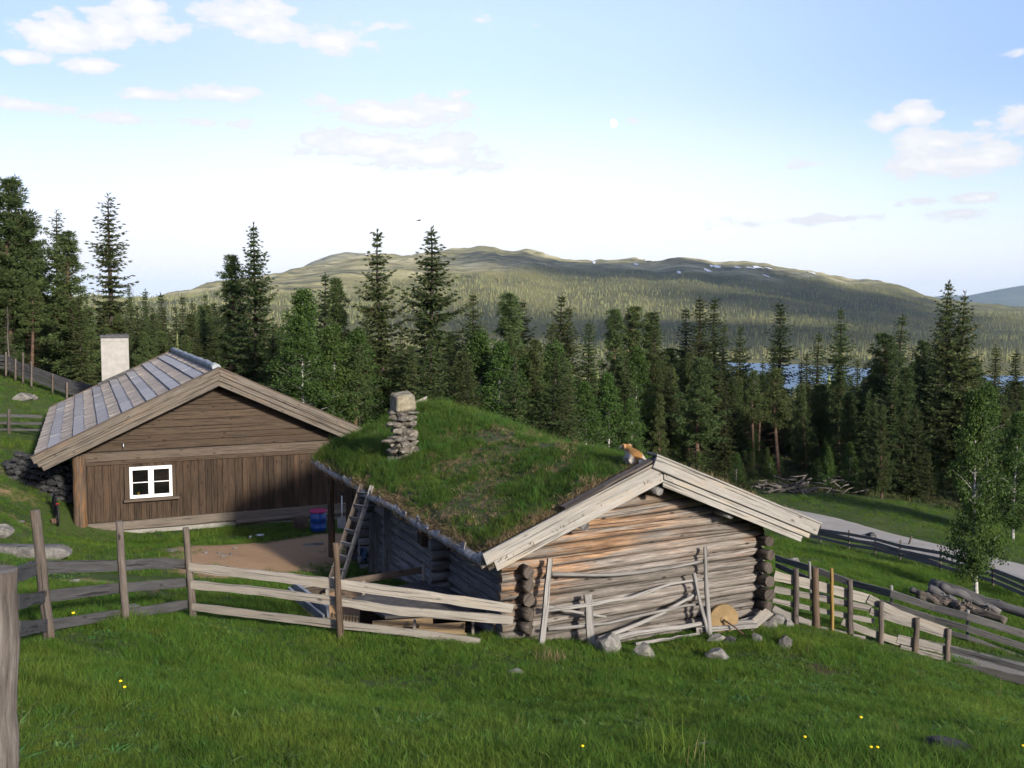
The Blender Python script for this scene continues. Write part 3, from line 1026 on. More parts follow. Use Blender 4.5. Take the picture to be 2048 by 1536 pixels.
# the gravel road past the farm
mrd, t, bs, out = mat_new('road gravel')
tc = t.n('ShaderNodeTexCoord')
ra, rb = t.noise(tc.outputs['Object'], .9, 7, .65), t.noise(tc.outputs['Object'], 22, 4, .7)
t.put(bs.inputs['Base Color'], t.mix(t.m('ADD', t.m('MULTIPLY', ra, .6), t.m('MULTIPLY', rb, .4)), (.18, .165, .15), (.41, .39, .36)))
bs.inputs['Roughness'].default_value = .95
bump(t, bs, rb, .4, .02)
road_c = [px(1330, 1040, 57), px(1480, 1043, 53), px(1570, 1044, 50.5), px(1650, 1047, 48), px(1740, 1070, 44.5), px(1830, 1092, 42.0), px(1930, 1116, 39.5), px(2030, 1143, 37.2), px(2150, 1180, 34.5), px(2400, 1240, 31.5)]
rc = np.array(road_c)[:, :2]
tt = np.linspace(0, len(rc) - 1, 160)
rx, ry = np.interp(tt, range(len(rc)), rc[:, 0]), np.interp(tt, range(len(rc)), rc[:, 1])
ker = np.ones(15) / 15
rx2, ry2 = np.convolve(np.pad(rx, 7, 'edge'), ker, 'valid'), np.convolve(np.pad(ry, 7, 'edge'), ker, 'valid')
tx, ty = np.gradient(rx2), np.gradient(ry2)
ln = np.hypot(tx, ty); tx, ty = tx / ln, ty / ln
offs = np.linspace(-1, 1, 9)
half = 1.38 + .25 * fbm(tt * .9, tt * 0 + 3, 5, 3)
P = []
for i in range(160):
    row = []
    for k in offs:
        e = k * (half[i] + (.18 * float(vnoise(tt[i] * 4.0, 2.0 * k, 9)) if abs(k) == 1 else 0))
        x, y = rx2[i] - ty[i] * e, ry2[i] + tx[i] * e
        row.append((x, y, 0))
    P.append(row)
PA = np.array(P)
PA[..., 2] = H(PA[..., 0], PA[..., 1]) + .07 - .10 * (np.abs(offs)[None] > .99)
rd = MB()
rd.grid([[tuple(q) for q in row] for row in PA])
tag(rd.build('road', mrd), kind='structure')
ROADXY = np.c_[rx2, ry2]


def road_dist(x, y):
    x = np.asarray(x, float)
    return np.min(np.hypot(x[..., None] - ROADXY[:, 0], np.asarray(y, float)[..., None] - ROADXY[:, 1]), -1)


# ------------------------------------------------------------------ turf-roofed log cabin (its own axes: x along the gable wall, y back along the ridge, z = height)
TH_A = math.atan2(.4126, .911)
OA = Vector((.05, 15.0, 0))
E1, E2 = Vector((.911, .4126, 0)), Vector((-.4126, .911, 0))


def onA(u, v, off):
    """pixel -> cabin coordinates on the plane `off` metres behind the gable wall"""
    d = pix_dir(u, v)
    dx = d.x / d.y
    Y = (off + .911 * 15 - .4126 * .05) / (.911 - .4126 * dx)
    p = d * (Y / d.y)
    q = p - OA
    return Vector((q.dot(E1), off, p.z))


def A2w(x, y, z=0):
    return Vector((OA.x + x * E1.x + y * E2.x, OA.y + x * E1.y + y * E2.y, z))


cabA = empty('log_cabin', 'low log cabin with a grass covered turf roof, pale bargeboards and a stone chimney', 'cabin', (OA.x, OA.y, 0), TH_A)
RX, RZ, SL = 2.36, -2.33, .392        # ridge position, ridge height, slope of the left side
SLR = .415
WA = 4.75
LEN = 10.4


def roofA(x):
    return RZ - (SL * (RX - x) if x < RX else SLR * (x - RX))


# front gable logs: one course after another, each cut to the slope of the roof
fw = MB(5)
zc, k = -5.62, 0
R5 = random.Random(9)
while zc < roofA(RX) - .42:
    dlog = R5.uniform(.148, .185)
    zm = zc + dlog / 2
    under = zm + .36
    x0 = max(-.20 - R5.uniform(0, .03), RX - (RZ - under) / SL + .03) if under > roofA(-.2) - .02 else -.20 - R5.uniform(0, .03)
    x1 = min(WA + .0, RX + (RZ - under) / SLR - .03) if under > roofA(WA) else WA
    if x1 - x0 > .3:
        n = 12
        ph, am = R5.uniform(0, 6), R5.uniform(.012, .035)
        big = R5.choice((-1, 1))
        pts, rr = [], []
        for i in range(n + 1):
            t_ = i / n
            X = x0 + (x1 - x0) * t_
            pts.append((X, .10 + .012 * math.sin(ph * 2 + 3 * t_), zm + am * math.sin(ph + 4.2 * t_) * .6 + .09 * (t_ - .5) * (X > -9)))
            rr.append(dlog * (.495 + .05 * big * (t_ - .5)) * (1 + R5.uniform(-.02, .02)))
        fw.tube(pts, rr, 14, .035)
    zc += dlog * .97
fw.build('gable_wall', M['front_log'], cabA)
# chinking board behind the logs, so that no light shows through
ck = MB()
ck.prism([(.02, -5.7), (WA - .05, -5.7), (WA - .05, roofA(WA) - .32), (RX, RZ - .36), (.02, roofA(.02) - .32)], .10, .16)
ck.build('chinking', M['dark_log'], cabA)

# left long wall: grey logs, with the ends of cross walls standing out of it
lw = MB(6)
zc = -6.6
rows = []
while zc < -3.62:
    dlog = R5.uniform(.20, .25)
    rows.append((zc + dlog / 2, dlog))
    lw.log((.12, .1, zc + dlog / 2), (.12, 7.85, zc + dlog / 2 + .02), dlog * .53, dlog * .5, 8, 10, .04, .015)
    zc += dlog * .94
lw.build('side_wall', M['side_log'], cabA)
rw = MB(7)
zc = -6.6
while zc < -3.7:
    rw.log((WA - .12, .1, zc), (WA - .12, LEN, zc), .115, .11, 4, 8, .04)
    zc += .215
rw.build('side_wall', M['side_log'], cabA)
bw = MB(8)
zc = -6.9
while zc < -2.9:
    lim = (roofA(RX) - .45 - zc) / SL
    bw.log((max(.7, RX - lim), LEN - .2, zc), (min(WA - .1, RX + lim), LEN - .2, zc), .115, .11, 4, 8, .04)
    zc += .215
bw.build('gable_wall', M['side_log'], cabA)
# corner stacks at the front: dark ends of the side-wall logs
for (X, vs, u_) in ((.14, (1151, 1177, 1206, 1234, 1262), 1041), (WA - .08, (1086, 1112, 1140, 1166, 1192, 1216), 1536)):
    cs = MB(int(X * 10) + 3)
    for i, v_ in enumerate(vs):
        z_ = onA(u_, v_, -.25).z
        r_ = .096 + .016 * R5.random()
        cs.tube([(X + R5.uniform(-.02, .02), .12, z_), (X + R5.uniform(-.02, .02), -.10, z_), (X + R5.uniform(-.02, .02), -.15 - R5.uniform(0, .05), z_ + .005), (X + R5.uniform(-.025, .025), -.19 - R5.uniform(0, .07), z_ + .01)], [r_ * .95, r_, r_ * .98, r_ * .95], 8, .09)
    cs.build('corner_log_ends', M['dark_log'], cabA)
# inner cross walls: stacks of log ends on the long wall
for ys in (3.0, 7.8):
    cs = MB(int(ys))
    zc = -6.5
    while zc < -3.75:
        cs.tube([(.2, ys, zc), (-.27 - R5.uniform(0, .05), ys, zc)], [.1, .1], 8, .08)
        zc += .195
    cs.build('corner_log_ends', M['side_log'], cabA)
# shuttered hatch under the eave, the open shed end at the back with its post and upright boards
ht = MB(2)
ht.box(Matrix.Translation((-.03, 4.25, -4.15)), .05, .42, .62)
ht.box(Matrix.Translation((-.07, 4.15, -4.15)), .03, .12, .60)
ht.build('hatch', M['siding'], cabA, .004)
pb = MB(4)
for i in range(11):
    y_ = 7.95 + i * .215
    pb.box(Matrix.Translation((.06 + R5.uniform(0, .02), y_, -5.25)), .03, .20, 2.9)
pb.build('porch_boards', M['siding'], cabA, .004)
pp = MB(4)
pp.log((-.35, 10.05, -6.6), (-.35, 10.05, -3.72), .085, .08)
pp.build('porch_post', M['post_bark'], cabA)
# stone footing at the back corner
sf = MB(12)
for i in range(44):
    sf.stone((.15 + R5.uniform(-.1, .12), 7.9 + R5.uniform(0, 2.1), -6.35 + R5.uniform(0, 1.25)), (R5.uniform(.12, .2), R5.uniform(.16, .3), R5.uniform(.09, .15)), R5.uniform(0, 3), 2)
sf.build('stone_footing', M['dark_stone'], cabA)

# roof: boarding, turf, edges
rb_ = MB(3)
y0r, y1r = -.42, LEN + .35
for (xa, xb) in ((-.62, RX), (RX, WA + .62)):
    za, zb = roofA(xa) - .26, roofA(xb) - .26
    n = 30
    for i in range(n):
        ya, yb = y0r + (y1r - y0r) * i / n, y0r + (y1r - y0r) * (i + 1) / n - .006
        c = Vector(((xa + xb) / 2, (ya + yb) / 2, (za + zb) / 2))
        ang = math.atan2(za - zb, xb - xa)
        rb_.box(Matrix.Translation(c) @ Matrix.Rotation(ang, 4, 'Y'), math.hypot(xb - xa, zb - za), yb - ya, .04)
roofb = rb_.build('roof_boards', M['dark_log'], cabA)

NXT, NYT = 74, 150
XT = np.linspace(-.60, WA + .66, NXT)
YT = np.linspace(-.36, LEN + .22, NYT)


def turf_top(x, y):
    zr = np.where(x < RX, RZ - SL * (RX - x), RZ - SLR * (x - RX))
    soft = -.10 * np.exp(-((x - RX) / .35) ** 2)
    lump = .08 * fbm(x / .9, y / 1.3, 15, 4) + .05 * fbm(x / .3, y / .35, 18, 2)
    sag = -.10 * np.exp(-((y - 4.8) / 2.4) ** 2) * np.exp(-((x - RX) / 2.2) ** 2) + .02 * np.exp(-((y - 9.2) / 1.8) ** 2)
    ed = np.minimum(np.minimum(x - XT[0], XT[-1] - x), np.minimum(y - YT[0], YT[-1] - y))
    return zr + soft + lump + sag * sst(ed, 0, .8) - .17 * (1 - sst(ed, 0, .28))


GX, GY = np.meshgrid(XT, YT, indexing='ij')
GZ = turf_top(GX, GY)
top = np.stack([GX + .03 * fbm(GX * 3, GY * 3, 4, 2), GY, GZ], -1)
tm = MB(1)
tm.grid([[tuple(top[i, j]) for j in range(NYT)][::-1] for i in range(NXT)])
edge = [(i, 0) for i in range(NXT)] + [(NXT - 1, j) for j in range(NYT)] + [(i, NYT - 1) for i in range(NXT - 1, -1, -1)] + [(0, j) for j in range(NYT - 1, -1, -1)]
sk0 = [tuple(top[i, j]) for (i, j) in edge]
sk1 = [(p[0], p[1], roofA(p[0]) - .25) for p in sk0]
tm.grid([sk0, sk1])
mt, t, bs, out = mat_new('turf')
tc = t.n('ShaderNodeTexCoord')
a1, a2 = t.noise(tc.outputs['Object'], 1.1, 6, .65), t.noise(tc.outputs['Object'], 9, 6, .7)
cc = t.mix(t.sstep(a1, .38, .62), (.028, .048, .014), (.07, .07, .026))
cc = t.mix(t.sstep(a2, .5, .64), cc, (.155, .085, .048))
t.put(bs.inputs['Base Color'], cc)
bump(t, bs, a2, .8, .05)
turf = tm.build('turf', mt, cabA)

# the silvery eave log that holds the turf, the bark edge above it
el_ = MB(14)
pts, rr = [], []
for i in range(23):
    y_ = -.30 + i * (LEN + .5) / 22
    pts.append((-.64 + R5.uniform(-.02, .02), y_, roofA(-.62) - .19 + .02 * math.sin(i * .9) * (i > 3)))
    rr.append(.055 + .025 * R5.random())
el_.tube(pts, rr, 9, .12)
for i in range(46):
    y_ = -.2 + i * .235
    if R5.random() < .35:
        el_.box(Matrix.Translation((-.68 + R5.uniform(-.02, .02), y_, roofA(-.62) - .12 + R5.uniform(-.03, .03))) @ Matrix.Rotation(R5.uniform(-.3, .3), 4, 'X') @ Matrix.Rotation(R5.uniform(.1, .6), 4, 'Y'), .012, R5.uniform(.12, .3), R5.uniform(.05, .11), .01)
el_.build('eave_log', M['birch_bark_edge'], cabA)
er = MB(15)
er.log((WA + .68, -.3, roofA(WA + .68) - .2), (WA + .68, LEN + .3, roofA(WA + .68) - .2), .07, .07, 8)
er.build('eave_log', M['dark_log'], cabA)


def slope_board(mb, xa, xb, d0, d1, y0, y1, fn, cut=True):
    """board along a roof slope between perpendicular depths d0..d1 below the roof line, ends square to the slope"""
    dx = 1 if xb > xa else -1
    za, zb = fn(xa), fn(xb)
    L = math.hypot(xb - xa, zb - za)
    tx_, tz_ = (xb - xa) / L, (zb - za) / L
    nx_, nz_ = (tz_, -tx_) if dx > 0 else (-tz_, tx_)
    q = [(xa + nx_ * d0, za + nz_ * d0), (xb + nx_ * d0, zb + nz_ * d0), (xb + nx_ * d1, zb + nz_ * d1), (xa + nx_ * d1, za + nz_ * d1)]
    # plumb cut where two slopes meet at the ridge
    if cut:
        q[3] = (xa, za + (nz_ * d1 - tz_ / tx_ * nx_ * d1))
        q[0] = (xa, za + (nz_ * d0 - tz_ / tx_ * nx_ * d0))
    if dx < 0:
        q = q[::-1]
    mb.prism(q, y0, y1)


fl = lambda x: RZ + .03 - SL * (RX - x)
fr = lambda x: RZ + .03 - SLR * (x - RX)
for (fn, xe, ups) in ((fl, -.74, ((-.01, .175, -.49, -.445), (.172, .345, -.455, -.42))),
                      (fr, 5.50, ((-.025, .205, -.53, -.48), (.16, .30, -.482, -.445), (.285, .41, -.449, -.41)))):
    for i, (d0, d1, ya, yb) in enumerate(ups):
        b_ = MB(20 + i + int(xe * 3))
        xs = RX + (-.16 if (xe > 0 and i == 0) else 0)
        e_ = xe - (0 if xe < 0 else .10 * i)
        if xe < 0 and i == 1:
            e_ = xe + .12
        slope_board(b_, xs, e_, d0, d1, ya, yb, fn, cut=not (xe > 0 and i == 0))
        b_.build('bargeboard', M['barge_A'], cabA, .004)
cp = MB(31)                                   # the flat cap board over the right-hand bargeboards and the rough strips over the left-hand ones
cp.bar((RX - .18, -.40, fr(RX - .18) + .012), (5.52, -.40, fr(5.52) + .012), .30, .03, (SLR, 0, 1))
cp.build('cap_board', M['barge_A'], cabA, .004)
cp = MB(33)
for (xa, xb, o_) in ((.62, 1.35, .03), (1.30, 1.92, .035), (1.88, 2.30, .04)):
    cp.bar((xa, -.37, fl(xa) + o_), (xb, -.37, fl(xb) + o_), .16, .035, (-SL, 0, 1), 3, 0, .008)
cp.build('cap_board', M['post'], cabA, .004)
# back bargeboards: their tip shows above the turf at the far end of the ridge
b_ = MB(41)
slope_board(b_, RX, -.7, .10, .3, LEN + .26, LEN + .30, fl)
slope_board(b_, RX, RX - .42, -.13, .1, LEN + .261, LEN + .30, fl)
slope_board(b_, RX, 5.45, .10, .3, LEN + .26, LEN + .30, fr)
b_.build('bargeboard', M['barge_A'], cabA, .004)
# purlin ends under the gable
for (X, d_) in ((1.02, .42), (3.75, .42), (RX, .50)):
    pu = MB(int(X * 9))
    zz = roofA(X) - d_
    pu.tube([(X, .15, zz), (X, -.36, zz)], [.075, .07], 9, .05)
    pu.build('purlin', M['side_log'], cabA)

# stone chimney: rough courses with a mortared block on top
cx, cy = 1.02, 7.45
pc = W(800, 900, 1)
dch = pix_dir(806, 914)
for yy in np.arange(15, 27, .02):              # where that line of sight meets the turf
    p = dch * (yy / dch.y)
    q = p - OA
    X_, Y_ = q.dot(E1), q.dot(E2)
    if p.z < roofA(X_) + .02:
        cx, cy = X_ + .04, Y_ + .12
        break
ch = empty('chimney', None, None)
ch.parent = cabA
ch.location = (cx, cy, roofA(cx))
ch.scale = (.92, .92, 1.17)
cst = MB(51)
zt = 1.02
lay = [(-.22, .46, .46, .16), (-.05, .43, .40, .15), (.10, .37, .35, .13), (.23, .36, .34, .12), (.35, .34, .33, .12), (.47, .33, .32, .12), (.60, .36, .34, .12), (.72, .35, .34, .11), (.81, .33, .32, .09)]
for (z_, wx, wy, hh) in lay:
    n = 6
    for i in range(n):
        a = 6.283 * i / n + R5.uniform(-.3, .3) + z_ * 3
        cst.stone((wx * .52 * math.cos(a), wy * .52 * math.sin(a), z_ + R5.uniform(-.02, .02)), (R5.uniform(.17, .26), R5.uniform(.15, .22), hh * R5.uniform(.5, .72)), a, 3, .14)
cst.stone((0, 0, .2), (.30, .28, .62), 0, 3)
for (a, z_, l_) in ((3.4, .30, .30), (3.3, -.12, .44), (3.6, .62, .22), (5.9, .10, .36)):
    cst.stone((.34 * math.cos(a), .34 * math.sin(a), z_), (l_ * .75, .13, .045), a, 3, .1)
cst.build('stone_stack', M['chimney_stone'], ch)
cbk = MB(52)
cbk.box(Matrix.Translation((.02, .0, 1.0)) @ Matrix.Rotation(.12, 4, 'Z'), .43, .42, .34, .045)
cbk.box(Matrix.Translation((.10, .0, 1.0)) @ Matrix.Rotation(-.3, 4, 'Z'), .34, .36, .30, .045)
cbo = cbk.build('mortared_top', M['chimney_block'], ch, .03)

# foundation stone under the right front corner
fs = MB(61)
for (u_, v_, o_, s_) in ((1556, 1240, -.15, (.20, .17, .17)), (1535, 1252, -.30, (.24, .2, .15)), (1575, 1250, -.25, (.14, .13, .13)), (1500, 1252, .1, (.3, .2, .15))):
    p = onA(u_, v_, o_)
    fs.stone(p, s_, R5.uniform(0, 3), 3, .1)
fs.build('corner_stone', M['stone'], cabA)

# grass growing on the turf (nobody could count it)
RG = np.random.default_rng(4)
tf_src = [tuft('short turf tuft', M['turf_blade'], 28, .11, .16, .0085, .75, s) for s in range(3)] + [tuft('tall turf tuft', M['turf_blade'], 30, .12, .30, .0085, .8, s) for s in (7, 8)]
dr_src = [tuft('dry tuft', M['dry'], 26, .12, .11, .008, 1.1, s) for s in range(2)]
n = 17000
x, y = RG.uniform(XT[0] + .02, XT[-1] - .02, n), RG.uniform(YT[0] + .04, YT[-1] - .04, n)
keep = (x < RX + 1.4) | (RG.random(n) < .35)
pat = fbm(x / .8, y / .8, 33, 3)
red = np.exp(-(((x - 2.1) / .45) ** 2 + ((y - 5.6) / .8) ** 2)) + .8 * np.exp(-(((x - 2.2) / .3) ** 2 + ((y - 3.4) / .7) ** 2))
frontmoss = np.exp(-((y + .25) / .22) ** 2) * (x > .2)
keep &= ~((red > .45) & (RG.random(n) < .93)) & ~((frontmoss > .4) & (RG.random(n) < .85)) & ~((pat < -.33) & (RG.random(n) < .6))
keep &= ~((np.abs(x - cx) < .28) & (np.abs(y - cy) < .26))
x, y, pat = x[keep], y[keep], pat[keep]
xe, ye = RG.uniform(XT[0], RX, 900), YT[-1] - RG.uniform(0, .5, 900)
x, y, pat = np.r_[x, xe], np.r_[y, ye], np.r_[pat, np.full(900, .1)]
lush = sst(y, 4.5, 8.0)
sc = (.42 + .38 * pat + .42 * lush) * RG.uniform(.7, 1.3, len(x)) + .18
longp = RG.random(len(x)) < (.05 + .2 * lush)
idx = np.where(longp, RG.integers(3, 5, len(x)), RG.integers(0, 3, len(x)))
rot = np.stack([RG.uniform(-.3, .3, len(x)), RG.uniform(-.35, .1, len(x)), RG.uniform(0, 6.28, len(x))], -1)
scatter('turf_grass', np.stack([x, y, turf_top(x, y)], -1), np.clip(sc, .25, 1.6), rot, idx, tf_src, turf)
n = 4200
x, y = RG.uniform(XT[0] - .03, XT[-1], n), RG.uniform(YT[0], YT[-1], n)
k1 = RG.random(n) < .18
x = np.where(k1, XT[0] + RG.uniform(-.04, .10, n), x)
k2 = ~k1 & (RG.random(n) < .5)
y = np.where(k2, YT[0] + RG.uniform(0, .25, n), y)
k3 = ~k1 & ~k2 & (fbm(x / .8, y / .8, 33, 3) > -.02)
x, y = x[~k3], y[~k3]
rot = np.stack([RG.uniform(-.6, .6, len(x)), RG.uniform(-.6, .6, len(x)), RG.uniform(0, 6.28, len(x))], -1)
rot[:, 1] = np.where(x < XT[0] + .12, RG.uniform(-1.5, -.4, len(x)), rot[:, 1])
rot[:, 2] = np.where(x < XT[0] + .12, RG.uniform(-.5, .5, len(x)), rot[:, 2])
scatter('dry_grass', np.stack([x, y, turf_top(np.clip(x, XT[0], XT[-1]), y) + .01], -1), RG.uniform(.5, 1.3, len(x)), rot, RG.integers(0, 2, len(x)), dr_src, turf)

# ------------------------------------------------------------------ brown farmhouse
TH_B = rad(23.4)
OB = Vector((-12.4, 28.0, 0))
F1, F2 = Vector((math.cos(TH_B), math.sin(TH_B), 0)), Vector((-math.sin(TH_B), math.cos(TH_B), 0))


def onB(u, v, off):
    d = pix_dir(u, v)
    dx = d.x / d.y
    Y = (off - (F2.x * -OB.x) + F2.y * OB.y) / (F2.x * dx + F2.y)
    p = d * (Y / d.y)
    q = p - OB
    return Vector((q.dot(F1), off, p.z))


def B2w(x, y, z=0):
    return Vector((OB.x + x * F1.x + y * F2.x, OB.y + x * F1.y + y * F2.y, z))


hB = empty('farmhouse', 'brown timber farmhouse with a white casement window and a pale board roof', 'house', (OB.x, OB.y, 0), TH_B)
WB, LB, BX, BZ, BS = 7.9, 14.7, 3.94, -1.68, .468
roofB = lambda x: BZ - BS * abs(x - BX)
zs0, zs1 = onB(300, 1060, 0).z, -6.02          # sill log
fo = MB(3)
fo.box(Matrix.Translation((WB / 2, .18, -6.55)), WB - .1, .25, .9)
fo.box(Matrix.Translation((WB / 2, LB / 2 + .2, -6.55)), WB - .1, LB - .4, .86)
fo.build('foundation', M['concrete'], hB)
si = MB(4)
si.bar((.12, .04, -6.17), (WB, .04, -6.13), .2, .26, (0, 0, 1), 6, 0, .006)
si.log((4.4, .02, -6.33), (WB, .02, -6.27), .10, .11, 4)
si.build('sill_log', M['sill_log'], hB, .02)
# upright boards of the lower wall
wl = MB(5)
X = .3
ztr = -4.36
while X < WB - .02:
    wd = R5.uniform(.15, .23)
    wl.box(Matrix.Translation((X + wd / 2, .05 + R5.uniform(0, .014), (-6.03 + ztr) / 2)) @ Matrix.Rotation(R5.uniform(-.004, .004), 4, 'Y'), wd - .007, .03, ztr + 6.03 - .0)
    X += wd
wl.build('boarded_wall', M['siding'], hB, .004)
bk = MB(6)
bk.prism([(.1, -6.3), (WB - .05, -6.3), (WB - .05, roofB(WB) - .2), (BX, BZ - .25), (.1, roofB(.1) - .2)], .085, .2)
bk.build('wall_core', M['dark_room'], hB)
# horizontal gable boards
gw = MB(7)
z_ = -3.99
while z_ < BZ - .35:
    hb = R5.uniform(.19, .235)
    lim = (BZ - .20 - (z_ + hb)) / BS
    a_, b2 = BX - lim - .10, BX + lim + .10
    if b2 - a_ > .3:
        gw.bar((max(a_, .05), .05 + R5.uniform(0, .014), z_ + hb / 2), (min(b2, WB), .05 + R5.uniform(0, .014), z_ + hb / 2 + .015), .03, hb - .008, (0, 0, 1), 5, 0, .003)
    z_ += hb
gw.build('gable_boards', M['gable_wood'], hB, .005)
tr_ = MB(8)
tr_.bar((.05, .0, -4.13), (WB, .0, -4.11), .07, .25, (0, 0, 1), 6, 0, .003)
tr_.build('trim_board', M['trim'], hB, .006)
tr_ = MB(9)
tr_.bar((.05, .02, -4.31), (WB, .02, -4.30), .05, .13)
tr_.build('trim_board', M['gable_wood'], hB, .005)
# bark-covered corner post and the left and right walls
cpst = MB(10)
cpst.log((.10, -.02, -6.45), (.10, -.02, -4.05), .19, .175, 10, 14, .03, .012)
cpst.build('corner_post', M['post_bark'], hB)
sw = MB(11)
for i in range(12):
    sw.log((.12, .1, -6.3 + i * .2), (.12, LB, -6.3 + i * .2), .105, .1, 4, 8)
sw.build('side_wall', M['siding'], hB)
sw = MB(11)
for i in range(12):
    sw.log((WB - .1, .1, -6.3 + i * .2), (WB - .1, LB, -6.3 + i * .2), .105, .1, 4, 8)
sw.build('side_wall', M['siding'], hB)
sw = MB(12)
sw.prism([(.1, -6.3), (WB - .1, -6.3), (WB - .1, roofB(WB) - .2), (BX, BZ - .25), (.1, roofB(.1) - .2)], LB - .2, LB)
sw.build('gable_wall', M['siding'], hB)

# roof: overlapping courses, grey-brown ones and smooth pale ones in turn
rf = empty('roof', None, None)
rf.parent = hB
XE = -1.02
ncr = 15
ya, yb = -.46, LB + .35
for side in (0, 1):
    m0, m1 = MB(60 + side), MB(70 + side)
    for i in range(ncr):
        t0, t1 = i / ncr, (i + 1.18) / ncr
        t1 = min(t1, 1.0)
        xa, xb = XE + (BX - XE) * t0, XE + (BX - XE) * t1
        za, zb = roofB(xa), roofB(xb)
        lift_a, lift_b = .034 + (.018 if i % 2 else 0), .004
        mb = m1 if i % 2 else m0
        y_ = ya
        while y_ < yb - .02:
            wd = min(R5.uniform(.12, .22) if not i % 2 else R5.uniform(1.6, 3.2), yb - y_)
            P0, P1 = Vector((xa - R5.uniform(0, .03 if not i % 2 else .008), y_ + wd / 2, za + lift_a + R5.uniform(0, .016))), Vector((xb, y_ + wd / 2, zb + lift_b))
            if side:
                P0.x, P1.x = 2 * BX - P0.x, 2 * BX - P1.x
            if side == 0 or wd > .2 or True:
                mb.bar(P0, P1, wd - (R5.choice((.004, .008, .02)) if not i % 2 else R5.choice((.004, .008))), .024, (0, 0, 1))
            y_ += wd
    m0.build('shingle_courses', M['shake'], rf)
    m1.build('smooth_courses', M['shake_pale'], rf)
rfb = MB(80)
for side in (0, 1):
    s_ = 1 if side == 0 else -1
    q = [(BX, BZ - .02), (BX + s_ * (XE - BX), roofB(XE) - .02), (BX + s_ * (XE - BX), roofB(XE) - .09), (BX, BZ - .10)]
    rfb.prism(q if side else q[::-1], ya + .02, yb - .02)
rfb.build('roof_deck', M['gable_wood'], rf)
ev = MB(81)
ev.bar((XE - .03, ya, roofB(XE) - .06), (XE - .03, yb, roofB(XE) - .06), .03, .13)
ev.build('eave_board', M['rail_dark'], rf)
rg = MB(82)
rg.tube([(BX - .04, -.30 + i * (LB + .55) / 24, BZ + .055 + .012 * math.sin(i * 2.1)) for i in range(25)], [.115 + .012 * math.sin(i * 1.7 + 1) for i in range(25)], 10, .05)
rg.build('ridge_cover', M['ridge_metal'], rf)
cb = MB(83)
cb.bar((XE, yb, roofB(XE) + .05), (BX, yb, BZ + .07), .10, .06, (-BS, 0, 1))
cb.build('verge_board', M['trim'], rf)
bl_ = lambda x: BZ + .07 - BS * (BX - x)
br_ = lambda x: BZ + .07 - BS * (x - BX)
for (fn, xe) in ((bl_, -1.10), (br_, 8.98)):
    for i, (d0, d1, y0_, y1_) in enumerate(((0, .20, -.60, -.54), (.19, .345, -.545, -.49), (.335, .49, -.495, -.45))):
        b_ = MB(90 + i + int(xe))
        slope_board(b_, BX, xe + (.05 * i if xe < 0 else -.05 * i), d0, d1, y0_, y1_, fn)
        b_.build('bargeboard', M['barge_B'], rf, .006)
    b_ = MB(97)
    e_ = xe - .02 if xe < 0 else xe + .02
    b_.bar((BX, -.53, fn(BX) + .014), (e_, -.53, fn(e_) + .014), .18, .028, (BS if xe > 0 else -BS, 0, 1))
    b_.build('verge_board', M['trim'], rf, .004)
for (X, d_) in ((1.95, .30), (5.72, .30), (BX, .36), (.35, .28), (7.7, .28)):
    pu = MB(int(X * 9) + 1)
    zz = roofB(X) - d_
    pu.tube([(X, .2, zz), (X, -.33, zz)], [.135, .13] if X not in (BX, .35, 7.7) else [.10, .10], 12, .03)
    pu.build('purlin', M['trim'], hB)
# chimney near the far end
cw = MB(3)
dcn = pix_dir(232, 757)
cX, cY = 1.75, 13.9
for yy in np.arange(30, 46, .02):
    p = dcn * (yy / dcn.y)
    q = p - OB
    X_, Y_ = q.dot(F1), q.dot(F2)
    if p.z < roofB(X_) or Y_ > LB - .3:
        cX, cY = X_, Y_
        break
chb = empty('chimney', None, None)
chb.parent = hB
chb.location = (cX, cY + .35, roofB(cX))
chb.rotation_euler = (0, 0, -TH_B + .38)
topz = (pix_dir(232, 676).z / pix_dir(232, 676).y) * B2w(cX, cY).y - roofB(cX)
hwid = .545
cw.box(Matrix.Translation((0, 0, (topz - .6) / 2)), 2 * hwid, .72, topz + .6)
cw.build('chimney_stack', M['render_white'], chb, .012)
cw = MB(4)
cw.box(Matrix.Translation((0, 0, topz + .06)), 2 * hwid + .05, .78, .13)
cw.box(Matrix.Translation((.1, 0, topz + .14)), 2 * hwid - .2, .55, .03)
cw.build('cap', M['lead'], chb, .006)
cw = MB(5)
cw.box(Matrix.Translation((0, 0, topz - .14)), 2 * hwid + .006, .726, .012)
cw.build('render_joint', M['concrete'], chb)
cw = MB(6)
for s_ in (-1, 1):
    p0 = B2w(cX + s_ * .62, 0, roofB(cX + s_ * .62))
cw.bar((-.68, -.47, -.68 * BS * .93 + .10), (.68, -.47, .68 * BS * .93 + .12), .22, .10, (-BS, 0, 1))
cw.build('flashing', M['lead'], chb)

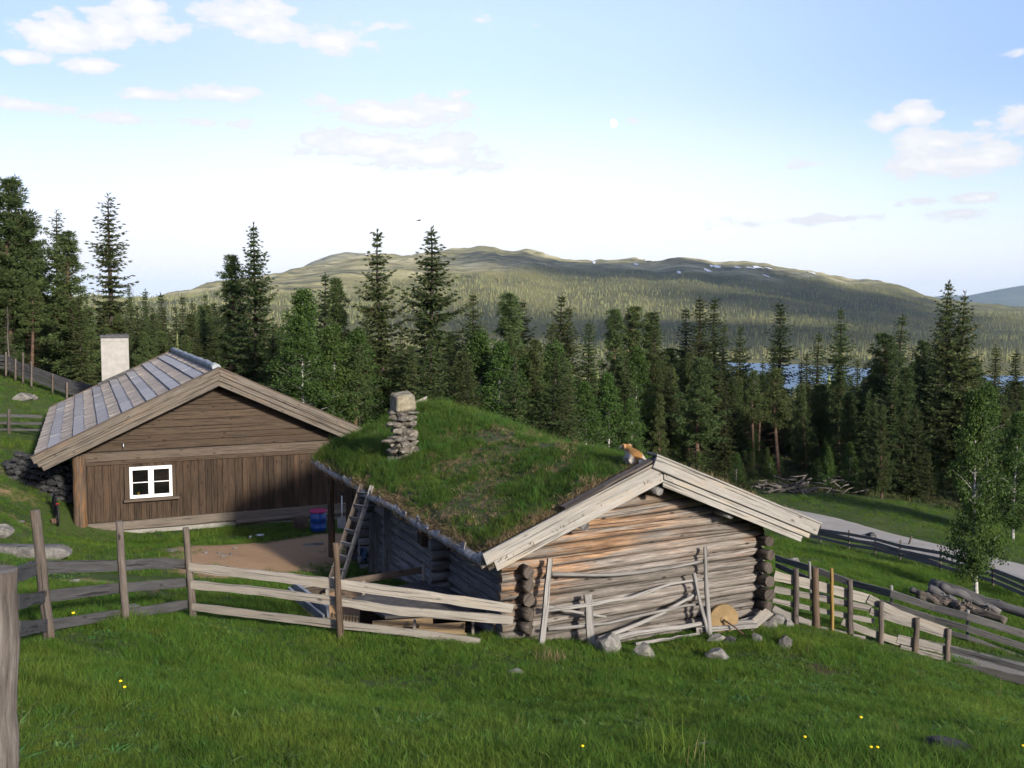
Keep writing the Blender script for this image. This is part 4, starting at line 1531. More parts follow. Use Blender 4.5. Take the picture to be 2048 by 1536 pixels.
# white casement window
wn = empty('window', None, None)
wn.parent = hB
w0, w1 = onB(259, 966, .0).x, onB(344, 962, .0).x
zb_, zt_ = onB(300, 994, 0).z, onB(300, 932, 0).z
wn.location = ((w0 + w1) / 2, -.005, (zb_ + zt_) / 2)
ww, wh = w1 - w0, zt_ - zb_
fr_ = MB(1)
for s_ in (-1, 1):
    fr_.box(Matrix.Translation((s_ * (ww / 2 - .03), 0, 0)), .06, .09, wh)
    fr_.box(Matrix.Translation((0, -.001, s_ * (wh / 2 - .03))), ww - .12, .088, .06)
fr_.box(Matrix.Translation((0, -.002, 0)), .05, .086, wh - .12)
fr_.build('frame', M['white_paint'], wn, .004)
for s_ in (-1, 1):
    sx = s_ * (ww / 4 - .0025)
    sw_, sh_ = ww / 2 - .085 - .005, wh - .125
    sw_, sh_ = sw_ + .012, sh_ + .02
    sa = MB(2)
    for q in (-1, 1):
        sa.box(Matrix.Translation((sx + q * (sw_ / 2 - .019), -.022, 0)), .038, .05, sh_)
        sa.box(Matrix.Translation((sx, -.023, q * (sh_ / 2 - .019))), sw_ - .076, .048, .038)
    sa.box(Matrix.Translation((sx, -.024, .0)), sw_ - .076, .03, .022)
    so_ = sa.build('sash', M['white_paint'], wn, .003)
    pa = MB(3)
    pa.box(Matrix.Translation((sx, -.008, 0)), sw_ - .10, .004, sh_ - .10)
    pa.build('pane', M['glass'], wn)
for (x_, w_) in ((-ww / 2 - .07, .13), (ww / 2 + .055, .10)):
    ca = MB(4)
    ca.box(Matrix.Translation((x_, .005, -.01)), w_, .05, wh + .06)
    ca.build('casing', M['gable_wood'], wn, .004)
ca = MB(5)
ca.box(Matrix.Translation((.01, -.03, -wh / 2 - .055)), ww + .36, .14, .075)
ca.build('sill', M['trim'], wn, .006)
rm = MB(6)
rm.box(Matrix.Translation((0, .072, 0)), ww - .02, .03, wh - .02)
rm.build('dark_room', M['dark_room'], wn)
hk = MB(7)
hk.tube([(onB(246, 885, -.05)), onB(247, 893, -.06), onB(247, 898, -.05)], [.012, .016, .010], 6)
hk.build('hook', M['steel'], hB)


# ------------------------------------------------------------------ fences
def fence(name, label, posts, rails, pmat, rmat, ref):
    """posts: (top point, foot point, radius, material); rails: (points, width, thickness, material)"""
    e = empty(name, label, 'fence', ref)
    off = -Vector(ref)
    for i, (tp, ft, r, m_) in enumerate(posts):
        b = MB(i * 7 + 1)
        tp, ft = Vector(tp) + off, Vector(ft) + off
        ft = ft - (tp - ft).normalized() * .25
        b.log(ft, tp, r * 1.12, r * .9, 7, 9, .07, r * .22)
        o = b.build('post', m_ or pmat, e)
    for i, (pts, wdt, th, m_) in enumerate(rails):
        b = MB(i * 5 + 2)
        P_ = [Vector(p) + off for p in pts]
        if th == 0:
            b.tube(P_, [wdt * (1 - .25 * k / len(P_)) for k in range(len(P_))], 8, .08)
        else:
            # one continuous board through all the points
            n0 = len(b.v)
            rn = b.R.random()
            Ls = 0
            for k, p in enumerate(P_):
                d = (P_[min(k + 1, len(P_) - 1)] - P_[max(k - 1, 0)]).normalized()
                s_ = d.cross(Vector((0, 0, 1))).normalized()
                u_ = s_.cross(d).normalized()
                hh = wdt * (1 + b.R.uniform(-.10, .10))
                for (a, c) in ((-1, -1), (1, -1), (1, 1), (-1, 1)):
                    b.v.append(p + s_ * a * th / 2 + u_ * c * hh / 2)
                if k:
                    L0, Ls = Ls, Ls + (p - P_[k - 1]).length
                    cu = (0, th, th + wdt, 2 * th + wdt, 2 * th + 2 * wdt)
                    for j in range(4):
                        q = (j + 1) % 4
                        b._face([n0 + (k - 1) * 4 + j, n0 + (k - 1) * 4 + q, n0 + k * 4 + q, n0 + k * 4 + j], [(L0, cu[j]), (L0, cu[j + 1]), (Ls, cu[j + 1]), (Ls, cu[j])], rn, False)
            b._face([n0 + 3, n0 + 2, n0 + 1, n0], [(0, 0), (0, .02), (.02, .02), (.02, 0)], rn, False)
            m4 = n0 + (len(P_) - 1) * 4
            b._face([m4, m4 + 1, m4 + 2, m4 + 3], [(0, 0), (0, .02), (.02, .02), (.02, 0)], rn, False)
        b.build('rail', m_ or rmat, e)
    return e


def seg(points, n=5):
    """(u, v, Y) way-points -> evenly sampled points in the scene"""
    P_ = [W(*p) for p in points]
    out_ = []
    for i in range(len(P_) - 1):
        for k in range(n):
            out_.append(P_[i].lerp(P_[i + 1], k / n))
    return out_ + [P_[-1]]


PG, PR_, PD, RO = M['rail_grey'], M['rail'], M['rail_dark'], M['rail_old']
fence('rail_fence', 'half grey, half pale three-rail fence in the foreground up to the turf cabin', [
    (W(70, 1020, 11.5), W(99, 1280, 11.5), .062, None), (W(238, 1042, 13.3), W(252, 1248, 13.3), .052, None), (W(371, 1055, 15), W(386, 1234, 15), .054, None),
    (W(671, 1086, 14.28), W(681, 1280, 14.3), .047, M['post_bark'])], [
    (seg([(20, 1154, 9.2), (56, 1142, 10.9), (75, 1135, 11.62)]), .155, .035, PG), (seg([(56, 1135, 11.6), (245, 1131, 13.42), (300, 1127, 14.0), (374, 1128, 15.1)]), .155, .035, PG),
    (seg([(35, 1204, 9.0), (90, 1193, 11.62), (245, 1175, 13.42), (376, 1165, 15.1)]), .135, .035, PG), (seg([(36, 1258, 9.0), (95, 1250, 11.62), (248, 1228, 13.42), (380, 1208, 15.1)]), .135, .035, PG),
    (seg([(378, 1134, 14.95), (520, 1150, 14.7), (676, 1168, 14.42), (860, 1193, 14.45), (1026, 1217, 14.62)]), .145, .032, PR_),
    (seg([(382, 1169, 14.95), (520, 1182, 14.7), (678, 1203, 14.42), (800, 1222, 14.42), (1026, 1240, 14.60)]), .125, .032, PR_),
    (seg([(384, 1213, 14.95), (520, 1230, 14.7), (680, 1249, 14.42), (830, 1266, 14.45), (960, 1284, 14.6)]), .115, .032, PR_)], M['post'], PR_, W(386, 1234, 15))

np_ = MB(7)
ft0 = Vector((-2.40, 4.45, hz(-2.4, 4.45) - .2))
tp0 = W(4, 1138, 4.45)
pts = [ft0.lerp(tp0, i / 14) + Vector((.006 * math.sin(i * 1.3), .005 * math.sin(i * 2.1 + 1), 0)) for i in range(15)]
np_.tube(pts, [.092 - .0018 * i + .003 * math.sin(i * 1.9) for i in range(15)], 18, .05)
tag(np_.build('fence_post', M['near_post']), 'thick weathered fence post at the lower left edge with cracked grey wood', 'fence post')

fence('rail_fence', 'fence of pale boards on round posts running down right from the turf cabin', [
    (W(1592, 1137, 17.10), W(1592, 1262, 17.10), .05, None), (W(1631, 1135, 17.13), W(1632, 1256, 17.13), .062, M['post_bark']), (W(1663, 1136, 17.13), W(1664, 1265, 17.13), .034, M['yellow_post']),
    (W(1700, 1159, 17.14), W(1701, 1272, 17.14), .052, None), (W(1763, 1202, 17.12), W(1762, 1294, 17.12), .047, None), (W(1834, 1236, 17.20), W(1829, 1313, 17.19), .052, None), (W(1898, 1257, 17.22), W(1894, 1332, 17.21), .048, None)], [
    (seg([(1548, 1151, 17.13), (1640, 1173, 17.19), (1742, 1199, 17.23)]), .165, .03, None), (seg([(1736, 1197, 17.20), (1800, 1228, 17.24), (1897, 1264, 17.27)]), .15, .03, None),
    (seg([(1548, 1178, 17.13), (1640, 1196, 17.19), (1742, 1217, 17.23)]), .11, .03, RO), (seg([(1740, 1222, 17.20), (1800, 1242, 17.24), (1896, 1271, 17.27)]), .11, .03, RO),
    (seg([(1545, 1200, 17.13), (1640, 1221, 17.19), (1748, 1242, 17.25)]), .085, .03, RO), (seg([(1546, 1216, 17.13), (1585, 1234, 17.14), (1624, 1247, 17.15)]), .10, .03, RO),
    (seg([(1684, 1243, 17.18), (1740, 1265, 17.15), (1800, 1284, 17.24)]), .12, .03, None), (seg([(1640, 1256, 17.16), (1730, 1277, 17.14)]), .07, .03, RO),
    (seg([(1794, 1277, 17.22), (1850, 1290, 17.25), (1897, 1302, 17.27)]), .16, .03, RO), (seg([(1800, 1295, 17.19), (1897, 1320, 17.25)]), .10, .03, RO),
    (seg([(1893, 1297, 17.24), (1960, 1313, 16.86), (2060, 1341, 16.30), (2330, 1422, 14.95)]), .10, .03, PD), (seg([(1893, 1331, 17.24), (1960, 1341, 16.86), (2060, 1363, 16.30), (2330, 1444, 14.95)]), .14, .03, RO)], M['post'], PR_, W(1701, 1272, 17.14))

fence('rail_fence', 'dark grey rail fence with thin pale stakes sloping down beyond the pale board fence', [
    (W(1619, 1123, 23.08), W(1621, 1190, 23.09), .035, M['silver']), (W(1783, 1171, 21.36), W(1783, 1234, 21.36), .035, M['silver']), (W(1936, 1220, 20.39), W(1934, 1290, 20.38), .035, M['silver'])], [
    (seg([(1552, 1116, 25.20), (1640, 1143, 22.87), (1700, 1165, 22.31), (1782, 1187, 21.25), (1870, 1216, 20.72), (1935, 1233, 20.28), (2060, 1272, 19.70), (2330, 1353, 18.35)]), .15, .04, None),
    (seg([(1552, 1130, 25.20), (1640, 1168, 22.87), (1700, 1188, 22.31), (1782, 1211, 21.25), (1870, 1239, 20.72), (1935, 1257, 20.28), (2060, 1298, 19.70), (2330, 1379, 18.35)]), .13, .04, None),
    (seg([(1640, 1190, 22.87), (1782, 1233, 21.25), (1870, 1257, 20.72), (1935, 1275, 20.28), (2060, 1322, 19.70), (2330, 1403, 18.35)]), .09, .04, None)], M['silver'], PD, W(1783, 1234, 21.36))

rp, rl = [], []
up = [(1567, 1090, 44), (1640, 1101, 42.5), (1697, 1110, 41), (1750, 1120, 39.5), (1800, 1131, 38), (1880, 1153, 35.5), (1985, 1190, 32), (2075, 1222, 29.5)]
for (u, v, Y) in up:
    g = W(u, v, Y)
    g.z = hz(g.x, g.y)
    rp.append((g + Vector((0, 0, .78)), g, .04, None))
for k_, hgt in enumerate((.20, .40, .60)):
    rl.append(([g[1] + Vector((0, -.06, hgt + .04 * math.sin(i * 2.3 + k_))) for i, g in enumerate(rp)], .13, .035, None))
rl.append(([rp[3][1] + Vector((0, .1, .45)), rp[5][1] + Vector((0, .1, .2))], .12, .035, RO))
rl.append(([rp[1][1] + Vector((0, .1, .5)), rp[4][1] + Vector((0, .1, .3))], .12, .035, RO))
fence('rail_fence', 'sagging grey rail fence between the green field and the gravel road', rp, rl, M['post'], RO, up[3] and tuple(rp[3][1]))
for i, (u, v0, v1, Y, l) in enumerate([(1750, 1076, 1091, 44.5, 'thin stake at the near road edge nearest the cabin roof'), (1823, 1072, 1098, 42.0, 'leaning thin stake beside the road bend'), (1827, 1094, 1115, 41.2, 'short dark stake below the leaning one at the road edge'), (1867, 1099, 1120, 40.3, 'upright dark stake by the road left of the lone birch')]):
    b = MB(i)
    b.log(W(u - (9 if i == 1 else 0), v1 + 4, Y), W(u, v0, Y), .05, .04, 3, 7, .08)
    tag(b.build('stake', M['post']), l, 'stake', 'stakes along the gravel road')

rp, rl = [], []
hp = [(-60, 735, 50), (12, 738, 49), (31, 747, 48.6), (46, 754, 48.2), (63, 760, 47.8), (105, 776, 47), (134, 787, 46.5), (190, 797, 46), (250, 800, 46)]
tops = [700, 704, 717, 705, 722, 748, 764, 772, 776]
for (u, v, Y), tv in zip(hp, tops):
    rp.append((W(u, tv, Y), W(u, v + 4, Y), .045, None))
for dv, wdt in ((-3, .13), (-11, .12), (-19, .14), (-26, .12)):
    rl.append(([W(u, v + dv * (1 - .25 * i / 8), Y + .1) for i, (u, v, Y) in enumerate(hp)], wdt, .04, None))
rl.append(([W(45, 728, 48.4), W(140, 762, 46.5)], .12, .04, None))
rl.append(([W(100, 752, 47.2), W(210, 780, 46)], .12, .04, None))
fence('rail_fence', 'grey rail fence climbing the grassy hill at the left below the forest edge', rp, rl, M['post'], M['rail_grey'], rp[5][1])
fence('rail_fence', 'short grey three-rail fence meeting the back corner of the farmhouse at the left edge',
      [(W(18, 818, 38), W(18, 868, 38), .055, None), (W(-60, 816, 38), W(-60, 868, 38), .055, None)],
      [([W(-80, 829, 38), W(20, 831, 38.1), W(84, 833, 38.2)], .12, .05, None), ([W(-80, 845, 38), W(84, 847, 38.2)], .09, .05, None), ([W(-80, 858, 38), W(84, 860, 38.2)], .08, .05, None)], M['post'], M['rail_grey'], W(18, 868, 38))

# ------------------------------------------------------------------ leaning against the cabin's gable wall
def lean(name, label, cat, pieces, ref):
    e = empty(name, label, cat, A2w(ref.x, ref.y, ref.z), TH_A)
    for i, (nm, pts, w_, h_, m_) in enumerate(pieces):
        b = MB(i * 3 + 5)
        P_ = [Vector(p) - ref for p in pts]
        if h_ == 0:
            n = 8
            C_ = []
            for k in range(n + 1):
                f_ = k / n * (len(P_) - 1)
                j = min(int(f_), len(P_) - 2)
                C_.append(P_[j].lerp(P_[j + 1], f_ - j) + Vector((0, 0, b.R.uniform(-.012, .012))))
            b.tube(C_, [w_ * (1 - .25 * k / n) * (1 + b.R.uniform(-.08, .08)) for k in range(n + 1)], 8, .1)
        else:
            b.bar(P_[0], P_[-1], h_, w_, (0, 0, 1) if abs((P_[-1] - P_[0]).normalized().z) < .8 else (1, 0, 0), 6, 0, .006)
        b.build(nm, m_, e)
    return e


S_ = M['silver']
lean('hay_rack', 'silvery wooden rack of poles and thin rails leaning against the cabin gable', 'rack', [
    ('pole', [onA(1083, 1290, -.42), onA(1100, 1117, -.16)], .085, .05, S_),
    ('pole', [onA(1420, 1285, -.46), onA(1413, 1180, -.26), onA(1410, 1094, -.15)], .046, 0, S_),
    ('pole', [onA(1418, 1272, -.42), onA(1400, 1205, -.3), onA(1388, 1146, -.2)], .038, 0, S_),
    ('pole', [onA(1183, 1296, -.42), onA(1175, 1189, -.22)], .13, .035, S_),
    ('rail', [onA(1103, 1149, -.17), onA(1180, 1151, -.16), onA(1270, 1146, -.16), onA(1350, 1134, -.15), onA(1408, 1120, -.14)], .034, 0, S_),
    ('rail', [onA(1094, 1222, -.27), onA(1180, 1210, -.25), onA(1260, 1195, -.22), onA(1340, 1170, -.2), onA(1410, 1158, -.18)], .036, 0, S_),
    ('rail', [onA(1094, 1215, -.25), onA(1140, 1222, -.24), onA(1212, 1233, -.24)], .026, 0, S_),
    ('rail', [onA(1196, 1278, -.3), onA(1300, 1238, -.24), onA(1345, 1215, -.2), onA(1395, 1184, -.18)], .034, 0, S_),
    ('rail', [onA(1095, 1258, -.30), onA(1200, 1250, -.28), onA(1320, 1222, -.25), onA(1398, 1207, -.22)], .03, 0, S_),
    ('rail', [onA(1190, 1283, -.36), onA(1300, 1263, -.34), onA(1415, 1246, -.3)], .05, 0, S_),
    ('rail', [onA(1270, 1289, -.4), onA(1340, 1278, -.38), onA(1398, 1268, -.36)], .035, 0, S_),
], onA(1183, 1296, -.42))

# grindstone on its wooden frame
gp = onA(1446, 1237, -.34)
gs = empty('grindstone', 'round ochre grindstone with an iron crank in a wooden frame at the cabin wall', 'grindstone', A2w(gp.x, gp.y, gp.z), TH_A)
gs.rotation_euler = (0, 0, TH_A - .35)
b = MB(1)
n = 28
prof = [(.055, -.06), (.235, -.06), (.246, -.045), (.248, .045), (.238, .06), (.055, .06)]
b.grid([[(r_ * math.sin(6.2832 * k / n), y_, r_ * math.cos(6.2832 * k / n)) for (r_, y_) in prof] for k in range(n + 1)], False)
for y_ in (-.058, .058):
    b.sphere((0, y_, 0), .07, (1, .3, 1), 10, 6)
b.build('stone_wheel', M['ochre'], gs)
b = MB(2)
b.tube([(0, -.14, 0), (0, .16, 0)], [.016, .016], 8)
b.tube([(0, -.13, 0), (.12, -.22, -.07), (.26, -.34, -.17)], [.014, .013, .013], 8)
b.tube([(.26, -.34, -.17), (.29, -.37, -.30), (.31, -.36, -.38)], [.02, .022, .016], 8)
b.build('crank', M['rust'], gs)
for s_ in (-1, 1):
    b = MB(3 + s_)
    b.bar((-.48, s_ * .10, -.15), (.55, s_ * .10, -.10), .05, .07, (0, 0, 1), 4, 0, .006)
    b.build('frame_beam', M['silver'], gs)
for x_ in (-.42, .46):
    b = MB(6)
    b.bar((x_, -.10, -.13), (x_ + .03, -.12, -.42), .05, .05, (1, 0, 0))
    b.bar((x_, .10, -.13), (x_ + .03, .10, -.42), .05, .05, (1, 0, 0))
    b.build('leg', M['post'], gs)

b = MB(8)
b.bar(onA(1462, 1253, -.2), onA(1532, 1232, -.16), .04, .19, (0, -.6, 1), 3, 0, .004)
ob = b.build('plank', M['silver'])
ob.location, ob.rotation_euler = A2w(0, 0, 0), (0, 0, TH_A)
tag(ob, 'wide grey plank leaning low against the wall right of the grindstone', 'plank')
b = MB(9)
b.bar(onA(1507, 1249, -.46), onA(1539, 1223, -.28), .16, .028, (0, -.8, 1))
ob = b.build('plank', M['rail'])
ob.location, ob.rotation_euler = A2w(0, 0, 0), (0, 0, TH_A)
tag(ob, 'short pale board end tilted up on the corner stones', 'plank')


def put_stone(u, v, sz, label, seed, mat=None, name='stone', cat='stone', y=None, sink=.3, rough=.12, group=None):
    g = W(u, v, y) if y else ground_at(u, v)
    b = MB(seed)
    b.stone((0, 0, 0), sz, seed * .7, 3, rough)
    o = b.build(name, mat or M['stone'])
    o.location = (g.x, g.y, (hz(g.x, g.y) if not y else g.z) + sz[2] * (1 - sink) - sz[2] * .35)
    return tag(o, label, cat, group)


put_stone(1213, 1308, (.33, .24, .24), 'largest pale boulder at the foot of the hay rack', 11)
put_stone(1286, 1318, (.25, .2, .19), 'rounded grey stone in the grass just right of the pale boulder', 12)
put_stone(1436, 1318, (.22, .16, .13), 'low mossy stone in the grass below the grindstone', 13)
put_stone(1432, 1285, (.20, .14, .12), 'flat grey slab under the left side of the grindstone', 14)
put_stone(1458, 1287, (.19, .15, .08), 'dark flat stone under the grindstone crank', 15, M['dark_stone'])
put_stone(1512, 1283, (.16, .12, .10), 'pale stone between the grindstone and the cabin corner', 16)
put_stone(1572, 1294, (.15, .13, .14), 'small pointed reddish grey stone in front of the cabin corner', 17)
put_stone(45, 1112, (1.05, .6, .24), 'broad flat boulder in the grass behind the tallest fence post', 18)
put_stone(2, 1072, (.34, .3, .24), 'grey boulder at the left edge above the flat boulder', 19)
put_stone(42, 1047, (.2, .12, .09), 'small pale stone near the foot of the dry stone wall', 20)
put_stone(1905, 1512, (.24, .16, .07), 'flat dark rock half sunk in the grass at the lower right', 21, M['dark_stone'], rough=.08)
put_stone(1030, 1346, (.11, .08, .05), 'small reddish stone in the meadow left of the cabin corner', 22)
put_stone(1410, 1493, (.14, .05, .03), 'low splinter of stone in the grass at the bottom centre right', 23)
put_stone(146, 1168, (.16, .12, .07), 'small pale stone in the yard grass behind the grey rails', 24)
put_stone(260, 1222, (.3, .2, .10), 'flat stone low behind the second grey fence post', 25)
put_stone(345, 1103, (.2, .12, .06), 'flat stone at the left end of the bare yard', 26)
put_stone(630, 1090, (.3, .16, .05), 'flat grey slab in the gravel before the ladder', 27)
put_stone(50, 800, (.6, .35, .25), 'grey rock on the grassy hill below the climbing fence', 28)
put_stone(66, 799, (.3, .25, .2), 'pale rock touching the bigger one on the grassy hill', 29)
put_stone(1588, 1127, (.28, .2, .16), 'pale stone in the field just right of the cabin corner', 30)
put_stone(1990, 1262, (.22, .2, .14), 'pale stone at the end of the log pile', 31)
put_stone(1742, 1075, (.3, .3, .2), 'brownish stump stone beside the road verge', 32, M['dark_stone'])
for i, (u, v) in enumerate(((440, 1107), (447, 1113), (411, 1106), (470, 1098), (462, 1110))):
    put_stone(u, v, (.09, .06, .035), 'small pale chip of rubble on the bare yard', 40 + i, M['stone'], 'rubble_chip', 'rubble', group='rubble chips on the bare yard')

# dry stone wall holding the bank left of the farmhouse
b = MB(77)
for i in range(16):
    for k in range(9):
        t_ = i / 15
        X_, Y_ = -13.1 - 1.9 * t_, 28.9 + .25 * t_
        zz = -6.15 + .55 * t_ + k * (.185 - .02 * t_)
        b.stone((X_ + R5.uniform(-.06, .06), Y_ + .09 * k + R5.uniform(-.06, .06), zz + R5.uniform(-.03, .03)), (R5.uniform(.12, .22), R5.uniform(.15, .22), R5.uniform(.08, .12)), R5.uniform(-.3, .3), 2, .15)
for i in range(60):
    t_ = R5.random()
    b.stone((-13.2 - R5.uniform(0, 2.4), 29.7 + R5.uniform(0, 1.5), -4.9 + R5.uniform(-.6, .3)), (R5.uniform(.12, .25), R5.uniform(.15, .25), R5.uniform(.08, .14)), R5.uniform(0, 3), 2, .15)
tag(b.build('stone_wall', M['dark_stone']), 'dark dry stone retaining wall against the bank left of the farmhouse', 'stone wall')

# the bicycle standing in the gap by the corner post, seen from behind
g = ground_at(116, 1062)
g = W(116, 1060, 27.3)
bi = empty('bicycle', 'dark bicycle seen from behind with a red rear light beside the bark-covered corner post', 'bicycle', (g.x, g.y, hz(g.x, g.y)), TH_B + .12)
for (y_, nm) in ((0, 'wheel'), (.95, 'wheel')):
    b = MB(1)
    b.tube([(0, y_ + .3 * math.sin(6.2832 * k / 20), .33 + .3 * math.cos(6.2832 * k / 20)) for k in range(21)], [.028] * 21, 6, 0, False)
    for k in range(8):
        b.tube([(0, y_, .33), (0, y_ + .3 * math.sin(.785 * k), .33 + .3 * math.cos(.785 * k))], [.006, .006], 4)
    b.build(nm, M['black'], bi)
b = MB(2)
for p0, p1 in (((0, 0, .33), (0, .42, .32)), ((0, 0, .33), (0, .3, .78)), ((0, .42, .32), (0, .28, .85)), ((0, .42, .32), (0, .82, .72)), ((0, .3, .78), (0, .80, .78)), ((0, .95, .33), (0, .79, .88)), ((-.26, .74, .95), (.26, .74, .95)), ((0, .79, .88), (0, .76, .95))):
    b.tube([p0, p1], [.018, .018], 6)
b.build('frame', M['black'], bi)
b = MB(3)
b.sphere((0, .24, .88), .1, (.8, 1.3, .4), 10, 6)
b.build('saddle', M['black'], bi)
b = MB(4)
b.sphere((0, -.05, .62), .042, (1, .5, .8), 10, 6)
b.build('rear_light', M['red'], bi)
b = MB(5)
b.box(Matrix.Translation((-.1, -.02, .16)), .12, .1, .14, .01)
b.build('pannier', M['rust'], bi)

# ------------------------------------------------------------------ in the yard
g = W(637, 1061, 28.35)
br = empty('barrel', 'blue plastic barrel with a pink lid standing at the farmhouse wall', 'barrel', (g.x, g.y, g.z), .2)
b = MB(1)
prof = [(.0, 0), (.20, 0), (.222, .02), (.228, .10), (.234, .11), (.228, .12), (.23, .36), (.236, .37), (.23, .38), (.225, .54), (.21, .56)]
b.grid([[(r_ * math.cos(6.2832 * k / 24), r_ * math.sin(6.2832 * k / 24), z_) for (r_, z_) in prof] for k in range(25)][::-1])
b.build('body', M['blue'], br)
b = MB(2)
prof = [(.245, .545), (.25, .555), (.25, .59), (.24, .60), (.20, .60), (.19, .592), (0, .592)]
b.grid([[(r_ * math.cos(6.2832 * k / 24), r_ * math.sin(6.2832 * k / 24), z_) for (r_, z_) in prof] for k in range(25)][::-1])
b.build('lid', M['pink'], br)
b = MB(3)
for k in range(5):
    a = -1.57 + (k - 2) * .3
    b.box(Matrix.Translation((.232 * math.cos(a), .232 * math.sin(a), .27)) @ Matrix.Rotation(a, 4, 'Z'), .004, .05, .035)
b.build('dark_marks', M['black'], br)

g = W(601, 1062, 28.9)
b = MB(1)
b.log((0, 0, -.05), (.01, 0, .42), .235, .22, 4, 14, .05, .01)
o = b.build('chopping_block', M['post_bark'])
o.location = (g.x, g.y, g.z)
tag(o, 'short round chopping block of bark-covered wood beside the blue barrel', 'chopping block')

g = W(684, 1056, 28.6)
sh = empty('shovel', 'white-handled snow shovel leaning upright by the turf cabin corner', 'shovel', (g.x, g.y, g.z))
b = MB(1)
b.tube([(0, 0, .25), (-.015, .12, .95)], [.017, .016], 8)
b.build('handle', M['white_paint'], sh)
b = MB(2)
b.tube([(-.09, .13, .99), (.06, .13, .99)], [.02, .02], 8)
b.tube([(-.015, .12, .93), (-.015, .13, .99)], [.02, .02], 8)
b.build('grip', M['black'], sh)
b = MB(3)
b.grid([[(x_, -.03 + .35 * x_ * x_ * -1 + .05 * (z_), z_) for z_ in (0, .1, .2, .3)] for x_ in (-.13, -.07, 0, .07, .13)], True)
b.grid([[(x_, -.022 + .35 * x_ * x_ * -1 + .05 * (z_), z_) for z_ in (0, .1, .2, .3)][::-1] for x_ in (-.13, -.07, 0, .07, .13)], True)
b.build('blade', M['steel'], sh)

g = W(520, 1083, 27.2)
b = MB(1)
prof = [(0, .0), (.06, .0), (.10, .05), (.125, .105), (.13, .11), (.118, .105), (.09, .05), (.05, .015), (0, .012)]
b.grid([[(r_ * math.cos(6.2832 * k / 18), r_ * math.sin(6.2832 * k / 18), z_) for (r_, z_) in prof] for k in range(19)][::-1])
o = b.build('bowl', M['steel'])
o.location = (g.x, g.y, hz(g.x, g.y) + .01)
tag(o, 'small metal dog bowl standing in the grass before the farmhouse', 'bowl')
g = W(501, 1083, 27.3)
b = MB(2)
b.tube([(0, 0, 0), (0, 0, .07), (.0, 0, .08)], [.035, .035, .02], 10)
o = b.build('tin_can', M['white_paint'])
o.location = (g.x, g.y, hz(g.x, g.y))
tag(o, 'tiny white can beside the metal dog bowl', 'can')
pt = onB(277, 986, .02)
vs = empty('vase', 'small yellow pot with a flower standing inside the white window', 'pot', B2w(pt.x, .045, pt.z - .07), TH_B)
b = MB(1)
b.tube([(0, 0, 0), (0, 0, .05), (0, 0, .10)], [.03, .042, .036], 10)
b.build('pot', M['yellow'], vs)
b = MB(2)
b.sphere((-.07, 0, .06), .035, (1, .8, 1.2))
b.sphere((.01, 0, .13), .03, (1, .8, .8))
b.build('flower', M['leaf_bush'], vs)
wn.location.y -= .03

# ladder at the eave
l0, l1 = Vector((-1.22, 5.30, 0)), Vector((-.66, 5.66, 0))
ft, tp = W(686, 1152, 19.4), W(743, 974, 19.9)
la = empty('ladder', 'grey wooden ladder with flat rungs leaning on the turf roof eave', 'ladder', (ft.x, ft.y, ft.z))
dv = tp - ft
sd = Vector((-.911 * .1 - .9 * .3, .2, 0))
sd = (W(664, 1146, 19.55) - W(686, 1152, 19.4))
sd2 = (W(722, 972, 20.35) - tp)
for nm, a, c in (('rail', Vector(), dv), ('rail', sd, dv + sd2)):
    b = MB(3)
    b.bar(a - (c - a).normalized() * .1, c + (c - a).normalized() * .03, .085, .04, Vector((.3, -1, .2)), 4, 0, .004)
    b.build(nm, M['silver'] if a.length == 0 else M['post'], la)
for i in range(7):
    t_ = (i + .35) / 7
    b = MB(4 + i)
    a, c = dv * t_, sd.lerp(dv + sd2, t_)
    b.bar(a + Vector((.015, -.02, 0)), c + (c - a) * .1, .03, .10, (-.2, -.45, 1))
    b.build('rung', M['silver'], la)

# low pen and shelter between the fence and the long wall
pn = empty('pen_fence', 'low pen of brown beams on short posts beside the cabin long wall', 'pen', W(760, 1165, 17.6))
o_ = -W(760, 1165, 17.6)
for i, (p0, p1, wd, m_) in enumerate([((680, 1166, 17.3), (842, 1140, 18.0), .11, 'trim'), ((600, 1186, 17.3), (690, 1172, 17.1), .12, 'trim'), ((655, 1202, 16.9), (700, 1192, 16.8), .09, 'trim'), ((600, 1172, 17.6), (670, 1158, 17.5), .09, 'rail')]):
    b = MB(i)
    b.bar(W(*p0) + o_, W(*p1) + o_, .05, wd, (0, 0, 1), 4, 0, .005)
    b.build('beam', M[m_], pn)
for i, (u, v0, v1, Y) in enumerate([(847, 1126, 1162, 18.0), (655, 1178, 1222, 17.0), (728, 1160, 1190, 17.5), (640, 1165, 1215, 17.4)]):
    b = MB(i + 6)
    b.bar(W(u, v1 + 8, Y) + o_, W(u, v0, Y) + o_, .09, .05, (1, 0, 0))
    b.build('post', M['rail'], pn)
shd = empty('shelter', 'low animal shelter with a dark felt roof and fresh pale planks behind the fence', 'shelter', W(850, 1250, 16.2))
o_ = -W(850, 1250, 16.2)
q = [W(705, 1196, 16.9), W(842, 1160, 17.9), W(935, 1192, 17.2), W(990, 1220, 16.2), W(770, 1232, 15.9)]
b = MB(1)
n0 = len(b.v)
for p in q:
    b.v.append(p + o_)
for p in q:
    b.v.append(p + o_ - Vector((0, 0, .05)))
nq = len(q)
b._face([n0 + k for k in range(nq)], [(p.x, p.y) for p in q], .5, False)
b._face([n0 + nq + k for k in range(nq)][::-1], [(p.x, p.y) for p in q], .5, False)
for k in range(nq):
    j = (k + 1) % nq
    b._face([n0 + k, n0 + nq + k, n0 + nq + j, n0 + j], [(0, 0), (0, .05), (1, .05), (1, 0)], .5, False)
b.build('roof', M['felt'], shd)
b = MB(2)
